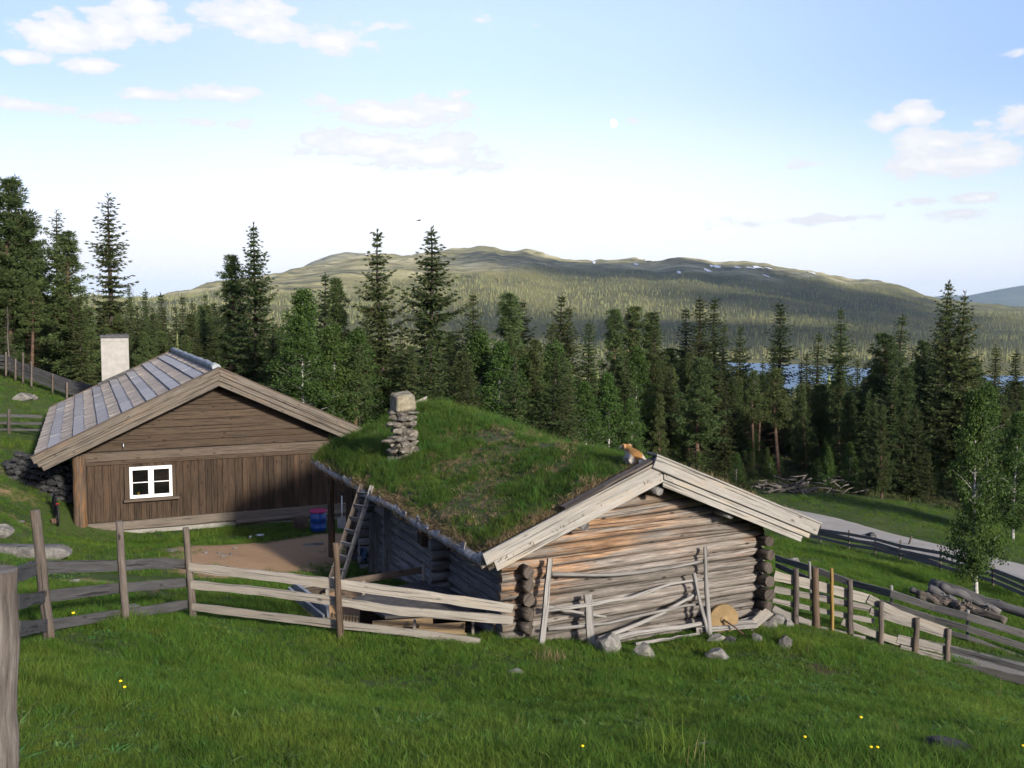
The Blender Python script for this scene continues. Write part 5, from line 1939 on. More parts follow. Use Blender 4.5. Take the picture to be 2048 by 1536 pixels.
for (p0, p1, hgt) in (((745, 1250, 15.6), (866, 1243, 15.7), .13), ((838, 1256, 15.55), (930, 1250, 15.7), .10), ((745, 1262, 15.5), (930, 1262, 15.55), .09), ((745, 1272, 15.5), (940, 1272, 15.5), .1)):
    b.bar(W(*p0) + o_, W(*p1) + o_, .03, hgt, (0, 0, 1))
b.build('plank_front', M['fresh'], shd, .004)
b = MB(3)
for k in range(9):
    u = 664 + k * 6.3
    b.bar(W(u, 1280, 15.5) + o_, W(u, 1226 + k * .9, 15.5) + o_, .045, .03, (1, 0, 0))
b.build('plank_side', M['fresh'], shd, .003)
for (u, v0, v1, Y, m_) in ((829, 1240, 1275, 15.4, 'rail'), (946, 1244, 1272, 15.4, 'rail'), (989, 1246, 1275, 15.4, 'fresh')):
    b = MB(int(u))
    b.bar(W(u, v1, Y) + o_, W(u, v0, Y) + o_, .09, .04, (1, 0, 0))
    b.build('post', M[m_], shd, .003)
b = MB(5)
b.bar(W(720, 1232, 17.0) + o_, W(960, 1236, 16.9) + o_, .03, .5, (0, 0, 1))
b.build('back_board', M['siding'], shd)
b = MB(2)
o_ = -W(620, 1225, 16.6)
b.bar(W(586, 1172, 17.2) + o_, W(656, 1224, 16.3) + o_, .05, .22, (.1, -.4, 1))
b.bar(W(578, 1182, 17.15) + o_, W(648, 1238, 16.25) + o_, .04, .16, (.1, -.4, 1))
o = b.build('feed_trough', M['zinc'])
o.location = W(620, 1225, 16.6)
tag(o, 'blue grey board trough lying aslant behind the fence left of the shelter', 'trough')
b = MB(3)
c = W(728, 1108, 19.6)
pts_ = [[(c.x + .07 * a + .02 * math.sin(9 * k), c.y + .06 * math.cos(3 * a + k), c.z + .12 - .065 * k + .02 * math.sin(7 * a)) for k in range(5)] for a in np.linspace(-1, 1, 9)]
b.grid(pts_)
mtp = plain('blue tarpaulin', (.018, .045, .09), .6, .2)
o = b.build('tarpaulin', mtp)
sld = o.modifiers.new('thickness', 'SOLIDIFY')
sld.thickness = .012
tag(o, 'scrap of blue tarpaulin hanging under the ladder', 'tarpaulin')
for i, (x_, y_, z_, l, w_, lab) in enumerate(((-.14, 6.25, -4.9, 1.9, .16, 'grey board leaning on the long wall just right of the ladder'), (-.2, 7.0, -5.2, 1.5, .22, 'broad grey board leaning behind the ladder'))):
    b = MB(i)
    b.bar((0, 0, -l / 2), (.12, .25, l / 2), w_, .025, (0, 1, 0))
    o = b.build('board', M['side_log'])
    o.location, o.rotation_euler = A2w(x_, y_, z_), (0, 0, TH_A)
    tag(o, lab, 'board')

# ------------------------------------------------------------------ log pile and brush heap
for i, (p0, p1, r_, lab) in enumerate([
        ((1862, 1168, 25.6), (2090, 1262, 23.3), .13, 'longest grey log, lying behind the others in the field'),
        ((1858, 1178, 24.8), (1915, 1215, 24.2), .115, 'short blue grey log end sticking up in the log pile'),
        ((1822, 1180, 25.0), (1880, 1208, 24.5), .08, 'thin dark log at the left tip of the log pile'),
        ((1835, 1196, 24.6), (1950, 1250, 23.6), .11, 'bark-stripped log in the middle front of the pile'),
        ((1838, 1213, 24.4), (1895, 1226, 24.0), .10, 'short log with an orange cut end at the front of the pile'),
        ((1895, 1205, 24.3), (1980, 1245, 23.5), .115, 'reddish brown log lying under the long grey one'),
        ((1905, 1210, 24.0), (1925, 1232, 23.6), .11, 'stubby stump-like log at the centre of the pile'),
        ((1880, 1172, 25.0), (2000, 1228, 24.0), .10, 'grey log lying close along the front of the longest log'),
        ((1850, 1188, 24.9), (1990, 1252, 23.3), .09, 'slim dark log across the middle of the pile'),
        ((1915, 1228, 23.9), (2010, 1268, 23.0), .10, 'low brown log at the right foot of the pile')]):
    b = MB(i + 40)
    a, c = W(*p0), W(*p1)
    a.z = max(a.z, hz(a.x, a.y) + r_ + .08)
    c.z = max(c.z, hz(c.x, c.y) + r_ + .08)
    b.log((0, 0, 0), c - a, r_ * 1.1, r_ * .85, 10, 9, .14, .035)
    for k in range(3):
        t_ = R5.uniform(.2, .9)
        q = (c - a) * t_
        b.tube([q, q + Vector((R5.uniform(-.15, .15), R5.uniform(-.1, .1), r_ * 1.4))], [.03, .015], 5)
    o = b.build('log', M['rail_dark'] if i in (0, 1, 2, 7) else M['post'])
    o.location = a
    tag(o, lab, 'log', 'logs heaped in the field')
b = MB(90)
c0 = ground_at(1600, 985)
for i in range(70):
    a = R5.uniform(0, 6.28)
    p = Vector((R5.gauss(0, 1.5), R5.gauss(0, .8), R5.uniform(.0, .8) * math.exp(-abs(R5.gauss(0, .5)))))
    d = Vector((math.cos(a), math.sin(a) * .5, R5.uniform(-.3, .4))) * R5.uniform(.4, 1.3)
    b.tube([p - d * .5, p + d * .1 + Vector((0, 0, R5.uniform(-.1, .1))), p + d * .5], [R5.uniform(.03, .09), .04, .02], 5)
o = b.build('brush_heap', M['deadwood'])
o.location = (c0.x, c0.y, c0.z + .1)
tag(o, 'heap of dead brushwood at the forest edge above the road', 'brush heap')


# ------------------------------------------------------------------ dog, bird, moon
def skin(name, verts, edges, radii, mat, parent=None, levels=2):
    me = bpy.data.meshes.new(name)
    me.from_pydata(verts, edges, [])
    o = bpy.data.objects.new(name, me)
    COL.objects.link(o)
    o.modifiers.new('skin', 'SKIN').use_smooth_shade = True
    for i, r in enumerate(radii):
        me.skin_vertices[0].data[i].radius = (r, r) if not hasattr(r, '__len__') else r
    me.skin_vertices[0].data[0].use_root = True
    sb = o.modifiers.new('sub', 'SUBSURF')
    sb.levels = sb.render_levels = levels
    dg = bpy.context.evaluated_depsgraph_get()
    m2 = bpy.data.meshes.new_from_object(o.evaluated_get(dg))
    o.modifiers.clear()
    o.data = m2
    m2.polygons.foreach_set('use_smooth', np.ones(len(m2.polygons), bool))
    m2.materials.clear()
    m2.materials.append(mat)
    o.parent = parent
    return o


mdog, t, bs, out = mat_new('dog fur')
tc = t.n('ShaderNodeTexCoord')
s = t.n('ShaderNodeSeparateXYZ', {0: tc.outputs['Object']})
nf = t.noise(tc.outputs['Object'], 9, 6, .7)
back = t.m('ADD', t.m('ADD', s.outputs[2], t.m('MULTIPLY', t.m('ABSOLUTE', s.outputs[0], None), -1.9)), t.m('MULTIPLY', t.m('SUBTRACT', nf, .5), .16))
cd = t.mix(t.sstep(back, -.06, .02), (.42, .37, .31), t.mix(nf, (.20, .085, .022), (.36, .20, .065)))
t.put(bs.inputs['Base Color'], cd)
bs.inputs['Roughness'].default_value = 1.0
bump(t, bs, t.noise(tc.outputs['Object'], 40, 5, .7), 1.0, .03)
dl = W(1277, 931, 17.0)
dd = pix_dir(1277, 931)
for yy in np.arange(14, 27, .02):
    p = dd * (yy / dd.y)
    q = p - OA
    X_, Y_ = q.dot(E1), q.dot(E2)
    if 0 < Y_ < LEN and p.z < float(turf_top(np.array([X_]), np.array([Y_]))[0]) + .05:
        dl = p
        break
DOGS = .8
dog = empty('dog', 'tan and white dog lying on the turf roof by the gable, seen from behind', 'dog', tuple(dl), .16)
dog.scale = (DOGS, DOGS, DOGS)
# body lies away from us: rump at the origin, head to the far left
skin('body', [(0, .10, .12), (0, -.02, .10), (0, .26, .15), (-.01, .44, .17), (-.05, .54, .23), (-.09, .60, .30), (-.15, .63, .31), (-.22, .64, .285),
              (.14, .06, .07), (.17, .20, .04), (.16, .32, .02), (-.14, .06, .07), (-.17, .20, .04), (-.16, .32, .02), (.10, .46, .07), (.12, .60, .02), (-.12, .47, .07), (-.15, .62, .02)],
     [(0, 1), (0, 2), (2, 3), (3, 4), (4, 5), (5, 6), (6, 7), (0, 8), (8, 9), (9, 10), (0, 11), (11, 12), (12, 13), (3, 14), (14, 15), (3, 16), (16, 17)],
     [.15, .10, .14, .135, .10, .085, .062, .038, .085, .06, .035, .085, .06, .035, .06, .035, .06, .035], mdog, dog)
skin('tail', [(0, -.08, .12), (.0, -.14, .08), (-.015, -.17, .05)], [(0, 1), (1, 2)], [.03, .042, .03], plain('white fur', (.50, .45, .39), 1.0, .1, 30), dog)
mear = plain('tan ear fur', (.28, .16, .08), 1.0, .2, 30)
for (x_, y_) in ((-.03, .60), (-.145, .555)):
    skin('ear', [(x_, y_, .37), (x_ + .012, y_ - .03, .33), (x_ + .015, y_ - .035, .27)], [(0, 1), (1, 2)], [(.03, .016), (.04, .018), (.028, .014)], mear, dog)
b = MB(1)
b.sphere((-.165, .575, .325), .013)
b.build('eye', M['black'], dog)
b = MB(2)
b.sphere((-.262, .645, .285), .02)
b.build('nose', M['black'], dog)

bp = W(838, 441, 90)
bd = empty('bird', 'tiny dark bird flying in the white sky above the tallest spruces', 'bird', tuple(bp), .3)
skin('body', [(0, 0, 0), (.12, 0, .02), (.18, 0, .03), (-.16, 0, -.01), (-.28, 0, 0)], [(0, 1), (1, 2), (0, 3), (3, 4)], [.05, .045, .03, .03, .02], M['rust'], bd, 1)
for s_ in (-1, 1):
    b = MB(1)
    b.grid([[(.07, s_ * .03, .02), (.10, s_ * .2, .07), (.02, s_ * .38, .03)], [(0, s_ * .03, .035), (.02, s_ * .2, .085), (-.02, s_ * .38, .04)], [(-.09, s_ * .03, .015), (-.07, s_ * .2, .06), (-.06, s_ * .38, .03)]])
    b.build('wing', M['rust'], bd)

mm, t, bs, out = mat_new('moon')
em = t.n('ShaderNodeEmission', {'Color': (1, .97, .92, 1), 'Strength': 1.0})
t.put(out.inputs[0], em.outputs[0])
mp_ = W(1226, 247, 50000)
b = MB(1)
rm_ = 8.6 / FPX * 50000
Mm = (Matrix.Rotation(rad(-18), 3, 'Y'))
pts = []
for i in range(17):
    th = math.pi * i / 16
    row = []
    for j in range(25):
        a = 2 * math.pi * j / 24
        x_ = math.sin(th) * math.cos(a)
        x_ *= .52 if x_ < 0 else 1.0
        row.append(Mm @ Vector((x_ * rm_ * .95, math.sin(th) * math.sin(a) * rm_ * .5, math.cos(th) * rm_)))
    pts.append(row)
b.grid(pts)
o = b.build('moon', mm)
o.location = mp_
tag(o, 'pale waxing moon high in the blue sky right of centre', 'moon')

# yellow flowers
fl0 = None
for i, (u, v, lab) in enumerate([(147, 1236, 'yellow flower before the lowest grey rail, the upper one beside the tallest post'), (124, 1256, 'yellow flower before the lowest grey rail, nearest the tallest post'), (242, 1384, 'upper of the two yellow flowers in the meadow at lower left'), (250, 1396, 'lower of the two yellow flowers in the meadow at lower left'),
                              (1721, 1455, 'yellow flower of the upper pair in the meadow at lower right'), (1609, 1498, 'single yellow flower in the grass left of the dark flat rock'), (1741, 1520, 'left one of two yellow flowers near the bottom edge by the dark rock'), (1754, 1520, 'right one of two yellow flowers near the bottom edge by the dark rock'),
                              (2045, 1518, 'yellow flower at the right edge of the meadow'), (1165, 1520, 'yellow flower close to the bottom edge at the centre')]):
    d = pix_dir(u, v)
    g = ground_at(u, v + 10, 3.5)
    zt_ = d.z / d.y * g.y
    hgt = max(.12, zt_ - g.z)
    e = empty('flower', lab, 'flower', tuple(g), i * 1.1, 'yellow meadow flowers')
    b = MB(i)
    b.tube([(0, 0, 0), (.006, 0, hgt * .5), (0, 0, hgt)], [.003, .0025, .002], 5)
    b.build('stem', M['leaf_bush'], e)
    b = MB(i + 1)
    k_ = .011 * g.y / 7
    for a in range(6):
        an = a * 1.047
        b.sphere((k_ * .55 * math.cos(an), k_ * .55 * math.sin(an), hgt + k_ * .35), k_ * .6, (1, 1, 1.0), 6, 5)
    b.build('petals', M['petal'], e)


# ------------------------------------------------------------------ trees
def nrm(a):
    return a / (np.linalg.norm(a, axis=-1, keepdims=True) + 1e-9)


def cards(P, D, N, L, Wd):
    """pointed leaf-shaped faces from P along D, as wide as Wd across N"""
    L, Wd = np.asarray(L)[:, None], np.asarray(Wd)[:, None]
    D = nrm(D)
    N = nrm(N - D * (N * D).sum(-1, keepdims=True))
    V = np.stack([P, P + D * L * .45 + N * Wd / 2, P + D * L, P + D * L * .45 - N * Wd / 2], 1).reshape(-1, 3)
    return V, np.arange(len(P) * 4).reshape(-1, 4)


def crown_mesh(name, parts, mat):
    V = np.concatenate([p[0] for p in parts])
    F, o = [], 0
    for v, f in parts:
        F.append(f + o)
        o += len(v)
    return np_mesh(name, V, np.concatenate(F), mat)


def trunk_mesh(name, mb, mat):
    o = mb.build(name, mat)
    me = o.data
    bpy.data.objects.remove(o)
    return me


def make_spruce(seed, H_=12.0, Rm=1.7, dens=1.0, droop=.35, bare=.04, shape=.85, twist=0.0, tops=1, gap=0.0):
    R = np.random.default_rng(seed)
    tb = MB(seed)
    parts = []
    for tp_ in range(tops):
        ox = (tp_ - (tops - 1) / 2) * .9
        bend = R.uniform(-.12, .12, 2)
        hh = H_ * (1 if tp_ == 0 else .955)
        cx_ = lambda z: np.array([ox * sst(z / hh, .1, .75) + bend[0] * np.sin(z * .5), bend[1] * np.sin(z * .4 + 1)])
        zz = np.linspace(-.4, hh, 12)
        tb.tube([(float(cx_(z)[0]), float(cx_(z)[1]), float(z)) for z in zz], [.16 * (1 - max(z, 0) / hh) ** .8 * H_ / 12 + .012 for z in zz], 8, .08)
        z = hh * bare + .2
        while z < hh * .985:
            t_ = z / hh
            Rz = Rm * ((1 - t_) ** shape) * (1.0 if t_ > .2 else .72 + 1.4 * t_) + .06
            Rz *= R.uniform(.72, 1.22)
            nb = int(R.integers(4, 7)) if t_ < .93 else 4
            if R.random() < gap:
                nb = int(R.integers(1, 3))
            a0 = R.uniform(0, 6.28)
            for j in range(nb):
                a = a0 + 6.283 * j / nb + R.uniform(-.35, .35)
                L = Rz * R.uniform(.62, 1.12)
                d = np.array([math.cos(a), math.sin(a)])
                e0 = .55 * (t_ - .35) - droop * (1 - t_) + R.uniform(-.12, .12)
                ns = max(3, int(L / .13 * dens))
                s = np.linspace(.08, 1, ns)
                zc_ = z + L * (s * math.sin(e0) + .16 * s ** 3 - .05 * np.sin(s * 3.14))
                c = cx_(z)
                P = np.stack([c[0] + d[0] * L * s * math.cos(e0), c[1] + d[1] * L * s * math.cos(e0), zc_], -1)
                if L > .7:
                    tb.tube([tuple(P[0]), tuple(P[len(P) // 2]), tuple(P[-1])], [.022, .014, .005], 3, 0, False)
                fwd = np.array([d[0], d[1], 0.1])
                side = np.array([-d[1], d[0], 0])
                for q in range(8):
                    sg = (-1, 1, 0, .5, -1, 1, -1, 1)[q]
                    n = len(P)
                    D = fwd * R.uniform(.35, .8, (n, 1)) + side * (sg * R.uniform(.7, 1.1, (n, 1)) if q < 2 or q > 3 else R.uniform(-.5, .5, (n, 1))) + np.array([0, 0, 1]) * (R.uniform(-.75, .05, (n, 1)) if q != 3 else R.uniform(.1, .6, (n, 1)))
                    D = np.where((s > .97)[:, None], fwd + R.uniform(-.3, .3, (n, 3)), D)
                    ll = (.34 - .12 * s) * (.6 + .4 * min(1, L)) * R.uniform(.7, 1.3, n) * (1 if q != 3 else .7)
                    parts.append(cards(P + R.uniform(-.03, .03, (n, 3)), D, R.normal(0, 1, (n, 3)), ll, ll * R.uniform(.20, .32, n)))
            z += (.30 if t_ < .6 else .24) * R.uniform(.75, 1.25) * (H_ / 12)
        n = 10
        P = np.tile(np.array([*cx_(hh), hh - .1]), (n, 1)) - np.array([0, 0, 1]) * np.linspace(0, .6, n)[:, None]
        parts.append(cards(P, R.normal(0, .45, (n, 3)) + np.array([0, 0, 1.1]), R.normal(0, 1, (n, 3)), np.full(n, .30), np.full(n, .07)))
    return trunk_mesh('trunk', tb, M['bark_spruce']), crown_mesh('crown', parts, M['needle_spruce']), H_


def make_pine(seed, H_=11.0, Rm=1.9, crown0=.38, dens=1.0, dead=.3, tip=.8):
    R = np.random.default_rng(seed)
    tb = MB(seed)
    ph = R.uniform(0, 6)
    cx_ = lambda z: np.array([.14 * np.sin(z * .42 + ph) - .14 * np.sin(ph), .12 * np.sin(z * .35 + 2 * ph) - .12 * np.sin(2 * ph)])
    zz = np.linspace(-.4, H_ * .97, 14)
    tb.tube([(float(cx_(z)[0]), float(cx_(z)[1]), float(z)) for z in zz], [.15 * (1 - max(z, 0) / H_) ** .7 + .02 for z in zz], 8, .08)
    parts = []
    z = H_ * .10
    while z < H_ * .98:
        t_ = z / H_
        live = t_ > crown0 + R.uniform(-.08, .05)
        nb = int(R.integers(3, 6))
        a0 = R.uniform(0, 6.28)
        for j in range(nb):
            a = a0 + 6.283 * j / nb + R.uniform(-.5, .5)
            tt_ = (t_ - crown0) / (1 - crown0)
            if live:
                L = Rm * (max(0.04, 1 - max(tt_, 0)) ** tip) * R.uniform(.45, 1.1) * (1 if tt_ > .15 else .75) + .18
            else:
                if R.random() > dead:
                    continue
                L = Rm * R.uniform(.3, .7)
            e0 = (.15 + .5 * max(tt_, 0) if live else -.1) + R.uniform(-.2, .2)
            d = np.array([math.cos(a), math.sin(a)])
            c = cx_(z)
            B0 = np.array([c[0], c[1], z])
            pts = []
            for s in (0, .35, .7, 1.0):
                pts.append(B0 + np.array([d[0] * L * s * math.cos(e0), d[1] * L * s * math.cos(e0), L * (s * math.sin(e0) + .12 * s * s)]) + R.uniform(-.05, .05, 3) * (s > 0))
            tb.tube([tuple(p) for p in pts], [.034, .024, .015, .008] if live else [.022, .016, .01, .004], 4, 0, False)
            if not live:
                for s in (.4, .7):
                    q = pts[0] * (1 - s) + pts[-1] * s
                    tb.tube([tuple(q), tuple(q + R.uniform(-.3, .3, 3))], [.01, .003], 3, 0, False)
                continue
            nc = max(3, int(L * 5.5 * dens))
            for k in range(nc):
                s = .28 + .75 * (k + R.random()) / nc
                C = pts[0] * (1 - s) + pts[-1] * s + R.normal(0, .09 + .06 * L, 3) * np.array([1, 1, .6])
                n = int(R.integers(34, 48))
                dirs = R.normal(0, 1, (n, 3)) + np.array([d[0] * .5, d[1] * .5, .45])
                rr = R.uniform(.02, .12, (n, 1))
                parts.append(cards(C + nrm(dirs) * rr, dirs, R.normal(0, 1, (n, 3)), R.uniform(.16, .30, n), R.uniform(.035, .06, n)))
        z += R.uniform(.28, .45)
    return trunk_mesh('trunk', tb, M['bark_pine']), crown_mesh('crown', parts, M['needle_pine']), H_


def make_birch(seed, H_=8.0, Rm=1.25, base=.14, n_leaf=9000, peak=.35, leaf=.105):
    R = np.random.default_rng(seed)
    tb = MB(seed)
    ph = R.uniform(0, 6)
    cx_ = lambda z: np.array([.10 * np.sin(z * .5 + ph) - .10 * np.sin(ph), .08 * np.sin(z * .45 + 2 * ph) - .08 * np.sin(2 * ph)])
    zz = np.linspace(-.3, H_ * .96, 14)
    tb.tube([(float(cx_(z)[0]), float(cx_(z)[1]), float(z)) for z in zz], [.085 * (1 - max(z, 0) / H_) ** .8 + .008 for z in zz], 8, .08)
    C, Rad = [], []
    z = H_ * base
    while z < H_ * .985:
        t_ = (z / H_ - base) / (1 - base)
        prof = (min(1, (t_ + .12) / peak)) ** .7 * (1 - max(0, (t_ - peak) / (1 - peak)) ** 1.35) + .08
        for j in range(int(R.integers(3, 6))):
            a = R.uniform(0, 6.28)
            L = Rm * prof * R.uniform(.4, 1.15)
            e0 = R.uniform(.35, .95)
            c = cx_(z)
            B0 = np.array([c[0], c[1], z - L * .5])
            E_ = B0 + np.array([math.cos(a) * L, math.sin(a) * L, L * math.tan(e0) * .55 + .1])
            tb.tube([tuple(B0), tuple((B0 + E_) / 2 + np.array([0, 0, .05])), tuple(E_)], [.016, .01, .004], 3, 0, False)
            for s in (.45, .7, .95, 1.08):
                if R.random() < .85:
                    C.append(B0 * (1 - s) + E_ * s + R.normal(0, .06, 3))
                    Rad.append(R.uniform(.18, .38))
        z += R.uniform(.12, .26)
    C, Rad = np.array(C), np.array(Rad)
    k = R.choice(len(C), n_leaf, p=Rad ** 1.5 / (Rad ** 1.5).sum())
    P = C[k] + nrm(R.normal(0, 1, (n_leaf, 3))) * (R.random((n_leaf, 1)) ** .5) * Rad[k][:, None] * np.array([1, 1, 1.1])
    D = R.normal(0, 1, (n_leaf, 3)) + np.array([0, 0, -.6])
    L = R.uniform(.7, 1.3, n_leaf) * leaf
    return trunk_mesh('trunk', tb, M['bark_birch']), crown_mesh('crown', [cards(P, D, R.normal(0, 1, (n_leaf, 3)), L, L * .75)], M['leaf_birch']), H_


def make_snag(seed, H_=9.0):
    R = np.random.default_rng(seed)
    tb, br = MB(seed), MB(seed + 1)
    zz = np.linspace(-.3, H_, 10)
    tb.tube([(.05 * math.sin(z), .04 * math.sin(z * 1.3), float(z)) for z in zz], [.10 * (1 - max(z, 0) / H_) + .012 for z in zz], 7, .08)
    z = H_ * .12
    while z < H_ * .98:
        for j in range(int(R.integers(2, 5))):
            a, L = R.uniform(0, 6.28), (1.3 * (1 - z / H_) + .25) * R.uniform(.4, 1.1)
            e0 = R.uniform(-.25, .25)
            p1 = (math.cos(a) * L, math.sin(a) * L, z + L * e0 - .1 * L)
            br.tube([(0, 0, z), (p1[0] * .5, p1[1] * .5, z + L * e0 * .5), p1], [.014, .009, .003], 3, 0, False)
            for s in (.4, .65, .85):
                q = Vector((0, 0, z)).lerp(Vector(p1), s)
                br.tube([q, q + Vector(R.uniform(-.22, .22, 3))], [.006, .002], 3, 0, False)
        z += R.uniform(.14, .28)
    return trunk_mesh('trunk', tb, M['deadwood']), trunk_mesh('crown', br, M['deadwood']), H_


KINDS = {
    'S0': ('spruce_tree', 'spruce', make_spruce(101, Rm=1.95, dens=1.0, shape=.8)),
    'S1': ('spruce_tree', 'spruce', make_spruce(102, Rm=1.4, dens=1.0, droop=.5, shape=.62)),
    'S2': ('spruce_tree', 'spruce', make_spruce(103, Rm=1.95, dens=1.0, droop=.3, shape=.72, gap=.1)),
    'S3': ('spruce_tree', 'spruce', make_spruce(104, Rm=3.1, dens=1.0, droop=.28, shape=.88, bare=.02)),
    'S4': ('spruce_tree', 'spruce', make_spruce(105, Rm=1.2, dens=1.0, droop=.55, shape=.55, gap=.08)),
    'SW': ('spruce_tree', 'spruce', make_spruce(106, Rm=2.4, dens=1.1, droop=.3, shape=.85, tops=2)),
    'SL': ('spruce_tree', 'spruce', make_spruce(107, Rm=1.6, dens=.85, droop=.4, shape=.62, gap=.22)),
    'P0': ('pine_tree', 'pine', make_pine(201, Rm=2.1, crown0=.28)),
    'P1': ('pine_tree', 'pine', make_pine(202, Rm=1.5, crown0=.5, dead=.5)),
    'P2': ('pine_tree', 'pine', make_pine(203, Rm=1.75, crown0=.12, dead=.3, tip=1.05, dens=.9)),
    'P3': ('pine_tree', 'pine', make_pine(204, Rm=2.5, crown0=.28, dens=1.2)),
    'B0': ('birch_tree', 'birch', make_birch(301, Rm=1.4, n_leaf=17000)),
    'B1': ('birch_tree', 'birch', make_birch(302, Rm=1.2, n_leaf=14000, peak=.4, base=.14)),
    'B2': ('birch_tree', 'birch', make_birch(303, Rm=1.5, n_leaf=17000, peak=.3, base=.1)),
    'BF': ('birch_tree', 'birch', make_birch(304, H_=6.2, Rm=1.05, n_leaf=15000, peak=.18, base=.17, leaf=.09)),
    'D0': ('dead_tree', 'dead tree', make_snag(401)),
}


RT = random.Random(21)


def plant(kind, x, y, h, width=1.0, label='', group=None, rz=0.0, z=None):
    nm, cat, (tm_, cm_, H0) = KINDS[kind]
    zg = hz(x, y) if z is None else z
    e = bpy.data.objects.new(nm, None)
    COL.objects.link(e)
    e.empty_display_size = .3
    e.location = (x, y, zg - .08)
    k = h / H0
    e.rotation_euler = (RT.gauss(0, .018), RT.gauss(0, .018), rz)
    e.scale = (k * width, k * width, k)
    tag(e, label, cat, group)
    link_mesh('trunk', tm_, e)
    link_mesh('crown', cm_, e)
    return e


def plant_top(kind, u, v, Y, label, width=1.0, group=None, rz=None):
    """a tree whose top is seen at pixel (u, v), standing on the ground Y metres away"""
    p = W(u, v, Y)
    zg = hz(p.x, p.y)
    h = p.z - zg + .08
    return plant(kind, p.x, p.y, h, width, label, group, RT.uniform(0, 6.28) if rz is None else rz)


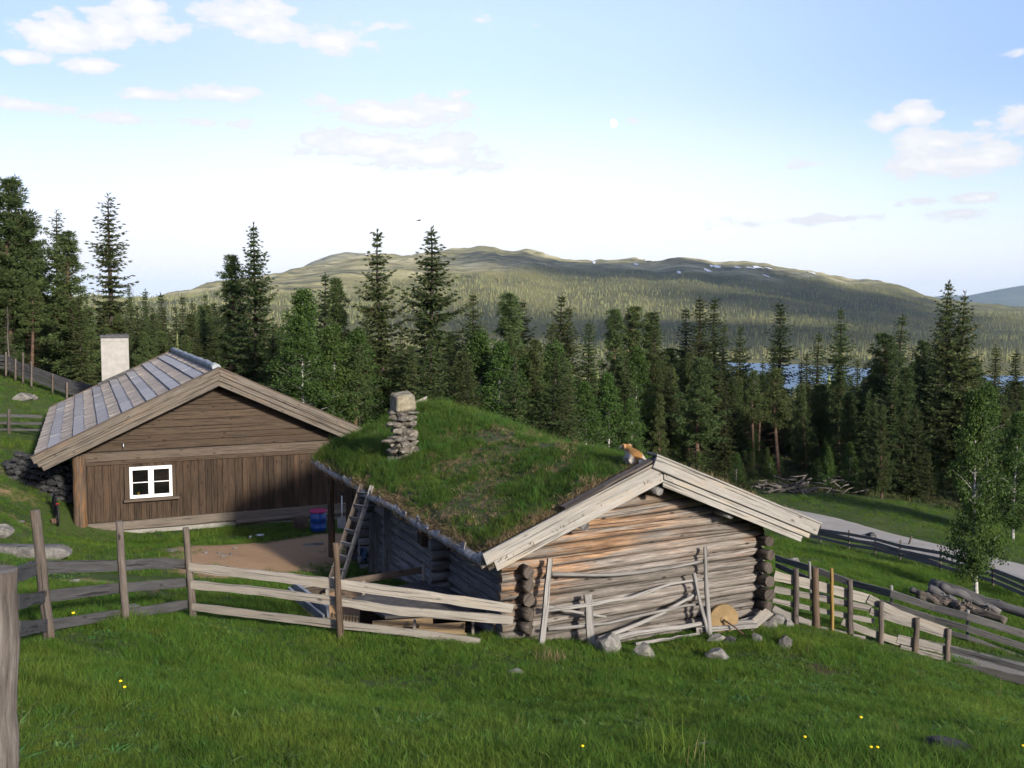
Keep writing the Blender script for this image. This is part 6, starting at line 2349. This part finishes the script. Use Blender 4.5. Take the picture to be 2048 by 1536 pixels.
SKY_T = [
    ('P3', 18, 357, 53, 1.0, 'very tall broad pine at the left edge of the photo'), ('P3', 48, 425, 56, .85, 'second tall pine, right against the tallest one at the left edge'),
    ('P0', -60, 420, 50, 1.1, 'tall pine cut off by the left edge'), ('SL', 108, 420, 60, .95, 'airy spruce with blue sky through it, left of the pair before the chimney'), ('P2', 150, 466, 52, 1.05, 'airy young pine left of the tall slim spruce'),
    ('SL', 215, 387, 57, 1.05, 'tall slim spruce standing alone above the farmhouse chimney'), ('S1', 262, 566, 75, .9, 'small spruce right at the foot of the slim lone spruce'), ('S1', 293, 578, 105, .9, 'small far spruce seen in the gap of sky, leftmost'),
    ('S4', 325, 585, 120, .9, 'thin far spruce in the middle of the gap of sky'), ('S4', 361, 590, 115, .9, 'narrow far spruce at the right of the gap of sky'), ('S1', 384, 602, 100, 1, 'dark spruce tip left of the airy pine by the tall spruce'), ('S2', 413, 588, 85, 1, 'spruce just left of the airy pine beside the tall dark spruce'),
    ('P2', 447, 514, 60, 1.05, 'airy pine leaning against the left of the tall dark spruce'), ('S3', 507, 446, 58, .78, 'tall dark spruce right of the gap of sky, above the farmhouse ridge'),
    ('B1', 604, 585, 60, 1.3, 'green birch right of the tall dark spruce over the farmhouse gable'), ('S2', 640, 546, 68, .9, 'slim spruce between the birch and the shaggy spruce'), ('P2', 671, 560, 62, .9, 'slim young pine left of the shaggy spruce'), ('S1', 728, 612, 85, 1, 'dark spruce half hidden left of the shaggy spruce'),
    ('S2', 765, 458, 60, .82, 'shaggy narrow spruce, left one of the tall pair in the middle'), ('S3', 854, 452, 59, .95, 'wide pointed spruce, right one of the tall pair above the stone chimney'),
    ('S2', 940, 585, 72, .95, 'spruce next to the right of the tall pair'), ('P2', 1007, 590, 74, 1.25, 'dense pine with a pointed tip right of the tall pair'), ('S2', 1042, 600, 80, 1.0, 'spruce behind the right flank of the dense pointed pine'), ('S1', 1100, 640, 74, 1, 'short spruce left of the spruce with the double tip'),
    ('S2', 1120, 588, 76, .95, 'spruce with a stepped double tip left of the turf roof end'), ('S4', 1132, 612, 77, 1.1, 'spruce pressed against the right of the stepped one'), ('S1', 1178, 640, 72, 1.1, 'dark short pointed spruce in the middle of the forest'), ('P2', 1229, 622, 74, 1, 'slim pine left of the bushy dark one'),
    ('P2', 1262, 617, 76, 1.2, 'bushy dark pine above the dog'), ('P2', 1285, 628, 80, 1.1, 'dark pine merging with the bushy one above the dog'), ('S4', 1315, 620, 78, 1.2, 'slim dark spruce right of the bushy pine'), ('S4', 1374, 615, 84, 1.1, 'left slim spruce of the pair at the left end of the lake'),
    ('S1', 1398, 590, 82, 1.0, 'right taller spruce of the pair at the left end of the lake'), ('S4', 1436, 594, 82, 1.15, 'spruce with a clubbed dark tip before the lake'), ('S4', 1452, 645, 84, 1.1, 'lower spruce right behind the club-tipped one'), ('S2', 1485, 650, 80, .9, 'short conical spruce in front of the left part of the lake'),
    ('S1', 1545, 680, 84, 1, 'small spruce pressed to the left of the sharp spruce in front of the lake'), ('S1', 1565, 600, 78, 1.05, 'sharp tall spruce standing in front of the lake'), ('S4', 1520, 722, 82, 1, 'tiny spruce tip against the lake'), ('S4', 1607, 722, 88, 1.1, 'thin scraggy spruce tip against the lake water'),
    ('S4', 1622, 705, 90, 1.1, 'second thin tip against the lake water'), ('S4', 1637, 665, 86, 1.2, 'slim spruce left of the shaggy tall one over the lake'), ('S2', 1675, 615, 80, .85, 'shaggy tall spruce right of centre over the lake'), ('S4', 1713, 718, 90, 1.1, 'small spruce over the right stretch of the lake'),
    ('P0', 1768, 668, 72, 1.2, 'broad flat-topped pine left of the dark spruce spike'), ('S4', 1797, 630, 84, 1.2, 'dark spruce spike behind the broad pine'), ('P0', 1848, 682, 76, .95, 'flat-crowned pine left of the twin-topped spruce'), ('SW', 1918, 563, 66, 1.0, 'great wide spruce with two tops at the right'),
    ('S1', 1990, 690, 82, 1.1, 'small spruce just right of the twin-topped giant'), ('S1', 2042, 700, 76, 1.1, 'spruce cut by the right edge above the lake'), ('S2', 1885, 640, 74, .9, 'dark spruce filling the left flank of the twin-topped giant'),
    # the brighter trees in front
    ('B2', 598, 640, 52, 1.25, 'bushy birch behind the right slope of the farmhouse roof'), ('B1', 655, 655, 54, 1.2, 'leafy birch just left of the shaggy spruce, lower down'), ('B0', 705, 664, 56, 1.2, 'fresh green birch between the gable and the shaggy spruce'),
    ('B0', 955, 668, 58, 1.2, 'rounded birch right of the stone chimney'), ('B1', 1004, 690, 57, 1.3, 'pale green birch behind the turf ridge'), ('B1', 1050, 715, 60, 1.25, 'birch with a thin white trunk behind the turf ridge'), ('B0', 1105, 690, 62, 1.2, 'brightest pointed birch behind the middle of the turf roof'),
    ('B1', 1170, 768, 60, 1.3, 'low birch behind the turf roof right of the brightest one'), ('B1', 1216, 750, 62, 1.2, 'birch behind the turf roof above and left of the dog'), ('P2', 1240, 735, 66, .9, 'young pine left of the birches above the dog'), ('B1', 1262, 800, 62, 1.1, 'slender birch right above the dog'),
    ('P2', 1322, 790, 66, .9, 'small dark pine right above the gable peak'), ('P2', 1345, 770, 72, 1.0, 'young pine behind the gable peak'), ('P1', 1562, 738, 66, 1.15, 'lanky pine with bare dead lower branches above the right roof slope'), ('P2', 1615, 770, 70, 1.0, 'leafy young pine right of the lanky pine'),
    ('P1', 1510, 742, 70, 1.0, 'thin-trunked pine left of the lanky pine'), ('P1', 1684, 742, 70, 1.0, 'pine with a straight bare trunk below the lake'), ('P2', 1706, 785, 66, 1.2, 'grey drooping pine with a bare foot behind the road'), ('P2', 1768, 812, 56, .75, 'slender young pine standing forward near the road'),
    ('B1', 1660, 895, 61, .9, 'small bush-like birch above the brush heap'), ('B2', 1978, 775, 48, 1.0, 'tall pale birch at the far right behind the road'), ('B1', 2035, 830, 46, 1.1, 'birch at the right edge behind the road'), ('S3', 1835, 815, 58, .9, 'young dense spruce behind the road left of the lone birch'),
    ('BF', 1966, 792, 29.6, .7, 'lone birch with a white trunk standing in the field by the grey fence'),
    ('D0', 14, 612, 50, 1.0, 'leafless grey dead tree at the left edge by the hill fence'), ('P1', 58, 560, 51, .9, 'thin bare-trunked pine on the hill by the fence'), ('S1', 155, 590, 50, 1.1, 'dark spruce with dead lower twigs left of the chimney'),
]
for i, (k_, u, v, Y, wd, lab) in enumerate(SKY_T):
    if k_ == 'BF':
        p = W(1953, 1200, Y)
        plant(k_, p.x, p.y, 6.25, wd, lab, None, 1.0)
        continue
    plant_top(k_, u, v, Y, lab, wd * (1.25 if k_[0] == 'S' and k_ not in ('SL', 'SW') else 1.15 if k_[0] == 'P' else 1.0) * (1.2 if u < 235 else 1.0), 'trees at the forest front')

# the crowd behind and between: kept below the tops above
tu = np.array([-400, -60, 0, 40, 70, 100, 140, 180, 200, 240, 262, 300, 330, 380, 420, 450, 480, 520, 560, 620, 680, 740, 790, 850, 900, 950, 1010, 1060, 1120, 1180, 1260, 1320, 1400, 1440, 1490, 1570, 1650, 1700, 1760, 1800, 1860, 1910, 1960, 2000, 2048, 2500])
tv = np.array([480, 480, 500, 560, 580, 590, 590, 600, 600, 605, 620, 645, 650, 645, 640, 620, 600, 600, 630, 650, 650, 660, 640, 640, 650, 660, 660, 665, 670, 690, 680, 692, 698, 706, 736, 762, 762, 750, 718, 720, 720, 690, 720, 760, 760, 720])
crowd = []
tries = 0
NC = 465
while len(crowd) < NC and tries < 40000:
    tries += 1
    lakeside, leftside = 250 <= len(crowd) < 405, len(crowd) >= 405
    u = RT.uniform(1250, 2090) if lakeside else RT.uniform(-90, 430) if leftside else RT.uniform(-120, 2170)
    Y = RT.uniform(74, 108) if lakeside else RT.uniform(50, 78) if leftside else RT.uniform(50, 104)
    p = W(u, 700, Y)
    if not (float(forest_mask(np.array([p.x]), np.array([p.y]))[0]) > .6):
        continue
    if any((p.x - q[0]) ** 2 + (p.y - q[1]) ** 2 < (1.3 if lakeside else 2.0) for q in crowd):
        continue
    if float(road_dist(np.array([p.x]), np.array([p.y]))[0]) < 5:
        continue
    if 1380 < u < 1760 and Y < 64:
        continue
    right_low = 1470 < u < 1760
    zg = hz(p.x, p.y)
    vt = float(np.interp(u, tu, tv)) + (RT.uniform(0, 34) if lakeside or leftside else RT.uniform(8, 70) + (12 if right_low else 0))
    d = pix_dir(u, vt)
    h = d.z / d.y * Y - zg
    if u > 1250:
        h = min(h, RT.uniform(8.5, 13.5) if lakeside else RT.uniform(6.5, 12.5))
    else:
        h = min(h, RT.uniform(7, 13))
    if h < 3.0:
        continue
    crowd.append((p.x, p.y, h, u))
LABC = {'S': 'dark spruce standing among others deep in the forest behind the cabins', 'P': 'slim pine standing among others deep in the forest behind the cabins', 'B': 'green birch standing among the spruces in the forest behind the cabins'}
GRPC = {'S': 'spruces crowding the forest behind the cabins', 'P': 'pines crowding the forest behind the cabins', 'B': 'birches crowding the forest behind the cabins'}
for (x, y, h, u) in crowd:
    r = RT.random()
    if 540 < u < 1350 and y < 72 and r < .14:
        k_ = RT.choice(('B0', 'B1', 'B2'))
    elif r < .38:
        k_ = RT.choice(('P0', 'P1', 'P2', 'P2'))
    else:
        k_ = RT.choice(('S0', 'S1', 'S2', 'S4', 'S1', 'S2'))
    plant(k_, x, y, h, RT.uniform(1.0, 1.45), LABC[k_[0]], GRPC[k_[0]], RT.uniform(0, 6.28))
for i in range(30):
    u, Y = RT.uniform(225, 440), RT.uniform(64, 108)
    p = W(u, RT.uniform(604, 650), Y)
    h = p.z - hz(p.x, p.y)
    if h > 3:
        k_ = RT.choice(('S1', 'S2', 'S4', 'P2'))
        plant(k_, p.x, p.y, h, RT.uniform(1.1, 1.5), LABC[k_[0]], GRPC[k_[0]], RT.uniform(0, 6.28))
# undergrowth at the forest edge: low birches and bushes one can tell apart
for i in range(46):
    u = RT.uniform(1340, 2040) if i % 3 else RT.uniform(560, 1340)
    for _ in range(60):
        Y = RT.uniform(48, 74)
        p = W(u, 900, Y)
        if float(forest_mask(np.array([p.x]), np.array([p.y]))[0]) > .35 and float(road_dist(np.array([p.x]), np.array([p.y]))[0]) > 4:
            break
    else:
        continue
    plant(RT.choice(('B1', 'B2', 'S0', 'P2')), p.x, p.y, RT.uniform(1.2, 3.2), RT.uniform(1.0, 1.5), 'low sapling at the shaded forest edge behind the cabins', 'saplings along the forest edge', RT.uniform(0, 6.28))

# trees beyond, down to the lake and over the far hillside: too many to count
def make_far(seed, H_=10.0, Rm=1.5):
    R = np.random.default_rng(seed)
    V, F = [], []
    lv = 5
    for k in range(lv):
        z0, z1 = H_ * (.06 + .8 * k / lv), H_ * (.06 + .8 * (k + 1.75) / lv) if k < lv - 1 else H_
        r0 = Rm * (1 - .82 * k / lv)
        n = 7
        o = len(V)
        V.append((0, 0, z1))
        for j in range(n):
            a = 6.283 * (j + R.uniform(-.3, .3)) / n
            r = r0 * R.uniform(.65, 1.2)
            V.append((r * math.cos(a), r * math.sin(a), z0 + R.uniform(-.35, .35)))
        for j in range(n):
            F.append((o, o + 1 + j, o + 1 + (j + 1) % n))
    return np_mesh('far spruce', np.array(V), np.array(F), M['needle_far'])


far_src = [make_far(1), make_far(2, 11, 1.2), make_far(3, 8, 1.7), make_far(4, 12, 1.35)]
RF = np.random.default_rng(77)


def far_points(n, r0, r1, a0, a1, power=2):
    a = RF.uniform(a0, a1, n)
    r = (RF.random(n) * (r1 ** power - r0 ** power) + r0 ** power) ** (1 / power)
    x, y = r * np.sin(a), r * np.cos(a)
    return x, y, H(x, y)


x, y, z = far_points(72000, 1232, 4000, rad(-29), rad(29), 1.15)
fm = fell_mask(x, y, z)
dn = fbm(x / 90.0, y / 90.0, 55, 3)
k_ = (RF.random(len(x)) > fm * 1.25 - .02 + .25 * sst(fm, .02, .3)) & (RF.random(len(x)) < .74 + 1.5 * dn) & (z > LAKE_Z + .8)
x, y, z = x[k_], y[k_], z[k_]
sc = RF.uniform(.38, 1.2, len(x)) * (1 - .35 * fm[k_])
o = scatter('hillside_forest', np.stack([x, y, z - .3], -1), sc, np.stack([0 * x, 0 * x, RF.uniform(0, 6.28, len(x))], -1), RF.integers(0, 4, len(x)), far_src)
x, y, z = far_points(9000, 108, 800, rad(-36), rad(36), 1.5)
k_ = z > LAKE_Z + .6
x, y, z = x[k_], y[k_], z[k_]
lim = np.interp(np.hypot(x, y), [100, 150, 250, 800], [.75, .9, 1.0, 1.0])
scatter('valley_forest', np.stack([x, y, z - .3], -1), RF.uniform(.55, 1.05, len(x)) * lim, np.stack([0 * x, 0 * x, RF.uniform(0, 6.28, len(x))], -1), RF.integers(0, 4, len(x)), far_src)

# snow patches high on the fell
snow = plain('old snow', (.93, .93, .93), .8, .03, .05)
for i, (u, v, du, dv, lab) in enumerate([(736, 512, 9, 3.5, 'slanting snow patch on the dark fell left of the middle spruce pair'), (1190, 528, 3, 2, 'tiny snow speck below the saddle of the fell'), (1275, 532, 5, 2.5, 'small snow patch on the fell right of the saddle'),
                                    (1361, 548, 4, 3, 'small round snow patch below the rounded fell top'), (1418, 545, 7, 4, 'lower snow patch of the three close together on the fell'), (1424, 536, 4, 3, 'upper left snow patch of the three close together on the fell'), (1436, 538, 8, 3.5, 'upper right snow patch of the three close together on the fell'),
                                    (1490, 537, 8, 1.6, 'left thin snow streak under the long fell ridge'), (1505, 538, 9, 1.8, 'middle thin snow streak under the long fell ridge'), (1522, 537, 10, 2.0, 'longest snow streak under the fell ridge'), (1541, 539, 8, 1.6, 'right thin snow streak under the long fell ridge'),
                                    (1539, 555, 5, 3.5, 'bright snow patch on the sunlit shoulder of the fell'), (1637, 551, 4, 5, 'steep snow streak in a gully of the right fell'), (1303, 524, 10, 1.6, 'flat snow streak on the crest of the fell')]):
    d = pix_dir(u, v)
    Yr = np.arange(1500, 6500, 4.0)
    kk = Yr / d.y
    bl = d.z * kk < H(d.x * kk, Yr)
    if not bl.any():
        for dvv in range(1, 9):
            d = pix_dir(u, v + dvv)
            kk = Yr / d.y
            bl = d.z * kk < H(d.x * kk, Yr)
            if bl.any():
                break
        else:
            continue
    Yc = Yr[int(np.argmax(bl))]
    xc_ = d.x / d.y * Yc
    wx = du / FPX * Yc
    # along the slope far enough to look dv tall
    Y2 = np.arange(Yc, Yc + 500, 4.0)
    z2 = H(np.full_like(Y2, xc_), Y2)
    rt = z2 / Y2
    hit = np.argmax(rt > rt[0] + dv * 1.6 / FPX) if (rt > rt[0] + dv * 1.6 / FPX).any() else len(Y2) - 1
    wy = max(12, min((Y2[hit] - Yc), 160)) / 2
    b = MB(i)
    row = []
    for rr in (0.0, .5, 1.0):
        row.append([])
        for j in range(25):
            a = 6.2832 * j / 24
            k2 = rr * (1 + .5 * float(vnoise(math.cos(a) * 1.3 + i * 7, math.sin(a) * 1.3, 3)))
            X_, Y_ = xc_ + wx * k2 * math.cos(a) + .25 * wx * math.sin(a), Yc + wy + wy * k2 * math.sin(a)
            row[-1].append((X_, Y_))
    pr = []
    for r_ in row:
        zz = H(np.array([p[0] for p in r_]), np.array([p[1] for p in r_]))
        pr.append([(p[0], p[1], float(z_) + 2.2) for p, z_ in zip(r_, zz)])
    b.grid(pr[::-1])
    tag(b.build('snow_patch', snow), lab, 'snow patch', 'snow patches on the fell')

# ------------------------------------------------------------------ meadow grass
RM = np.random.default_rng(12)
g_src = [tuft('meadow tuft', M['grass'], 34, .12, .15, .0075, .8, s) for s in (11, 12, 13)] + [tuft('tall meadow tuft', M['grass'], 26, .10, .21, .007, .9, s) for s in (14, 15)]
w_src = [tuft('broad weed', M['weed'], 11, .05, .085, .030, 1.5, s) for s in (41, 42)] + [tuft('clover', M['weed'], 30, .12, .05, .022, 1.3, 43), tuft('seed stems', M['straw'], 7, .10, .30, .0035, .35, 44)]


def in_cabins(x, y):
    q1, q2 = (x - OA.x) * E1.x + (y - OA.y) * E1.y, (x - OA.x) * E2.x + (y - OA.y) * E2.y
    p1, p2 = (x - OB.x) * F1.x + (y - OB.y) * F1.y, (x - OB.x) * F2.x + (y - OB.y) * F2.y
    return ((q1 > .02) & (q1 < WA) & (q2 > .02) & (q2 < LEN)) | ((p1 > 0) & (p1 < WB) & (p2 > 0) & (p2 < LB))


def grass_points(n, box, extra=None, lim=None):
    x, y = RM.uniform(box[0], box[1], n), RM.uniform(box[2], box[3], n)
    k = np.abs(np.arctan2(x, y)) < rad(37)
    x, y = x[k], y[k]
    d, gv, ba = spot(x, y, DIRT), spot(x, y, GRAVEL), spot(x, y, BARE)
    nn = .35 * fbm(x / .7, y / .7, 71, 3)
    k = (RM.random(len(x)) > np.clip((np.maximum(d, gv) + nn) * 1.9 - .25, 0, 1)) & ~((ba + nn > .42) & (RM.random(len(x)) < .8)) & ~in_cabins(x, y)
    pen = ((x + 2.0) / 1.7) ** 2 + ((y - 17.2) / 1.6) ** 2 < 1
    k &= ~pen
    if extra is not None:
        k &= extra(x, y)
    return x[k], y[k]


def lay_grass(name, sets, src, nshort, nlong):
    X_, Y_, S__, I_ = [], [], [], []
    for (n, box, smin, smax, ex) in sets:
        x, y = grass_points(n, box, ex)
        hgt = fbm(x / 1.3, y / 1.3, 81, 4)
        X_.append(x); Y_.append(y)
        S__.append(np.clip(1 + 1.0 * hgt, .45, 1.6) * RM.uniform(smin, smax, len(x)))
        lg = (RM.random(len(x)) < (.02 + .22 * sst(hgt, .12, .4)) * sst(np.hypot(x, y), 4, 9))
        I_.append(np.where(lg, RM.integers(nshort, nshort + nlong, len(x)), RM.integers(0, nshort, len(x))))
    x, y, s_, i_ = map(np.concatenate, (X_, Y_, S__, I_))
    z = H(x, y)
    rot = np.stack([RM.uniform(-.25, .25, len(x)) - .12, RM.uniform(-.25, .25, len(x)), RM.uniform(0, 6.28, len(x))], -1)
    return scatter(name, np.stack([x, y, z], -1), s_, rot, i_, src)


nofor = lambda x, y: (forest_mask(x, y) < .4) & (road_dist(x, y) > 2.0)
near = lambda x, y: np.hypot(x, y) < 11.5
mid = lambda x, y: (np.hypot(x, y) >= 11) & (np.hypot(x, y) < 20)
lay_grass('meadow_grass', [
    (22000, (-5, 5.5, 1.6, 8), .38, .68, None), (38000, (-7.5, 8, 4, 11.6), .42, .75, near),
    (44000, (-12, 13.5, 9, 20), .48, .85, mid), (15000, (-16, 16, 19.5, 30), .6, 1.0, None), (14000, (4, 26, 19.5, 36), .6, 1.0, nofor), (17000, (-32, 30, 30, 56), .85, 1.4, nofor)], g_src, 3, 2)
d_src = [tuft('withered tuft', M['dry'], 30, .14, .13, .006, 1.0, s) for s in (21, 22)]
x, y = grass_points(3200, (-14, 14, 4, 30))
k_ = fbm(x / 1.1, y / 1.1, 91, 3) > .06
x, y = x[k_], y[k_]
scatter('withered_grass', np.stack([x, y, H(x, y)], -1), RM.uniform(.2, .42, len(x)), np.stack([RM.uniform(-.4, .4, len(x)), RM.uniform(-.4, .4, len(x)), RM.uniform(0, 6.28, len(x))], -1), RM.integers(0, 2, len(x)), d_src)
x, y = grass_points(9000, (-11, 11, 3, 22))
k_ = fbm(x / 1.6, y / 1.6, 95, 3) > -.10
x, y = x[k_], y[k_]
ii = RM.choice(4, len(x), p=(.33, .28, .38, .01))
scatter('meadow_weeds', np.stack([x, y, H(x, y) + .01], -1), RM.uniform(.6, 1.2, len(x)) * np.where(ii == 3, .8, 1.0), np.stack([RM.uniform(-.2, .2, len(x)), RM.uniform(-.2, .2, len(x)), RM.uniform(0, 6.28, len(x))], -1), ii, w_src)
f_src = [tuft('heath tuft', M['heath'], 40, .32, .30, .035, .9, s) for s in (31, 32)]
x, y = RM.uniform(-45, 45, 26000), RM.uniform(40, 110, 26000)
k_ = (forest_mask(x, y) > .3) & (np.abs(np.arctan2(x, y)) < rad(33)) & (road_dist(x, y) > 2.1)
x, y = x[k_], y[k_]
scatter('forest_ground_cover', np.stack([x, y, H(x, y)], -1), RM.uniform(.5, 1.5, len(x)), np.stack([RM.uniform(-.3, .3, len(x)), RM.uniform(-.3, .3, len(x)), RM.uniform(0, 6.28, len(x))], -1), RM.integers(0, 2, len(x)), f_src)

# one brown withered tussock by the cabin corner
g = ground_at(1103, 1322)
me = tuft('withered_tussock', M['dry'], 160, .22, .26, .007, .9, 51)
o = link_mesh('withered_tussock', me)
o.location = (g.x, g.y, g.z)
tag(o, 'brown withered tussock in the grass before the left cabin corner', 'tussock')
for i, (u, v, lab) in enumerate(((1425, 1245, 'tall grass clump at the foot of the rightmost rack pole'), (1330, 1520, 'long grass clump at the bottom centre right'), (455, 1062, 'long grass growing at the farmhouse wall in the yard'))):
    g = ground_at(u, v)
    o = link_mesh('grass_clump', tuft('grass_clump', M['grass'], 150, .25, .30, .009, .7, 60 + i))
    o.location = (g.x, g.y, g.z)
    tag(o, lab, 'grass clump')

# ------------------------------------------------------------------ clouds off to the right whose shadows lie on the far hillside
mcl, t, bs, out = mat_new('cloud')
bs.inputs['Base Color'].default_value = (.85, .85, .86, 1)
bs.inputs['Roughness'].default_value = 1.0


def hill_point(u, v):
    d = pix_dir(u, v)
    Y = np.arange(1150, 6000, 10.0)
    k = Y / d.y
    b_ = d.z * k < H(d.x * k, Y)
    i = int(np.argmax(b_)) if b_.any() else None
    return None if i is None else Vector((d.x * k[i], Y[i], d.z * k[i]))


def shade_cloud(name, pix, alt, r, label, seed):
    b = MB(seed)
    Rn = random.Random(seed)
    c0 = None
    for (u, v) in pix:
        p = hill_point(u, v)
        if p is None:
            continue
        q = p + SUN * ((alt - p.z) / SUN.z)
        c0 = c0 or q
        for k in range(2):
            s_ = r * Rn.uniform(.7, 1.25)
            b.stone(q - c0 + Vector((Rn.uniform(-.4, .4) * r, Rn.uniform(-.4, .4) * r, Rn.uniform(0, .25) * r)), (s_, s_, s_ * .45), Rn.uniform(0, 3), 2, .12)
    o = b.build('cloud', mcl)
    o.location = c0
    tag(o, label, 'cloud', 'clouds outside the view that shade the fell')


CL_S = [([(u, v) for u in range(1180, 1860, 34) for v in (532, 552) if v > np.interp(u, [1180, 1500, 1700, 1860], [525, 534, 560, 600])] + [(u, np.interp(u, [1500, 1900], [572, 612])) for u in range(1500, 1900, 30)], 900, 165, 5),
        ([(u, np.interp(u, [1450, 1600, 1900], [592, 612, 628])) for u in range(1440, 1900, 26)] + [(u, np.interp(u, [1450, 1600, 1900], [604, 626, 640])) for u in range(1480, 1900, 26)], 880, 125, 6),
        ([(u, v) for u in range(900, 1420, 36) for v in (648, 672)] + [(u, v) for u in range(1340, 2060, 36) for v in (668, 690)], 820, 115, 7),
        ([(u, 514) for u in range(930, 1090, 30)] + [(u, 528) for u in range(960, 1200, 34)], 950, 85, 8),
        ]
for i, (pp, alt, r, s) in enumerate(CL_S):
    shade_cloud('cloud', pp, alt, r, 'white cumulus cloud out of view to the right, shading the far fell', s)

# ------------------------------------------------------------------ the air between here and the far hills
hb = bpy.data.meshes.new('haze')
bm = bmesh.new()
bmesh.ops.create_cube(bm, size=1.0)
bm.to_mesh(hb)
bm.free()
zlo, zhi = -420.0, 640.0
ho = link_mesh('haze', hb)
ho.scale = (44000, 44000, zhi - zlo)
ho.location = (0, 0, (zlo + zhi) / 2)
ho['kind'] = 'stuff'
mh = bpy.data.materials.new('haze')
mh.use_nodes = True
t = NT(mh.node_tree)
out = t.n('ShaderNodeOutputMaterial')
pv = t.n('ShaderNodeVolumePrincipled', {'Color': (.56, .75, 1.0, 1), 'Density': 4.4e-5, 'Anisotropy': 0.2})
t.put(out.inputs['Volume'], pv.outputs[0])
hb.materials.append(mh)
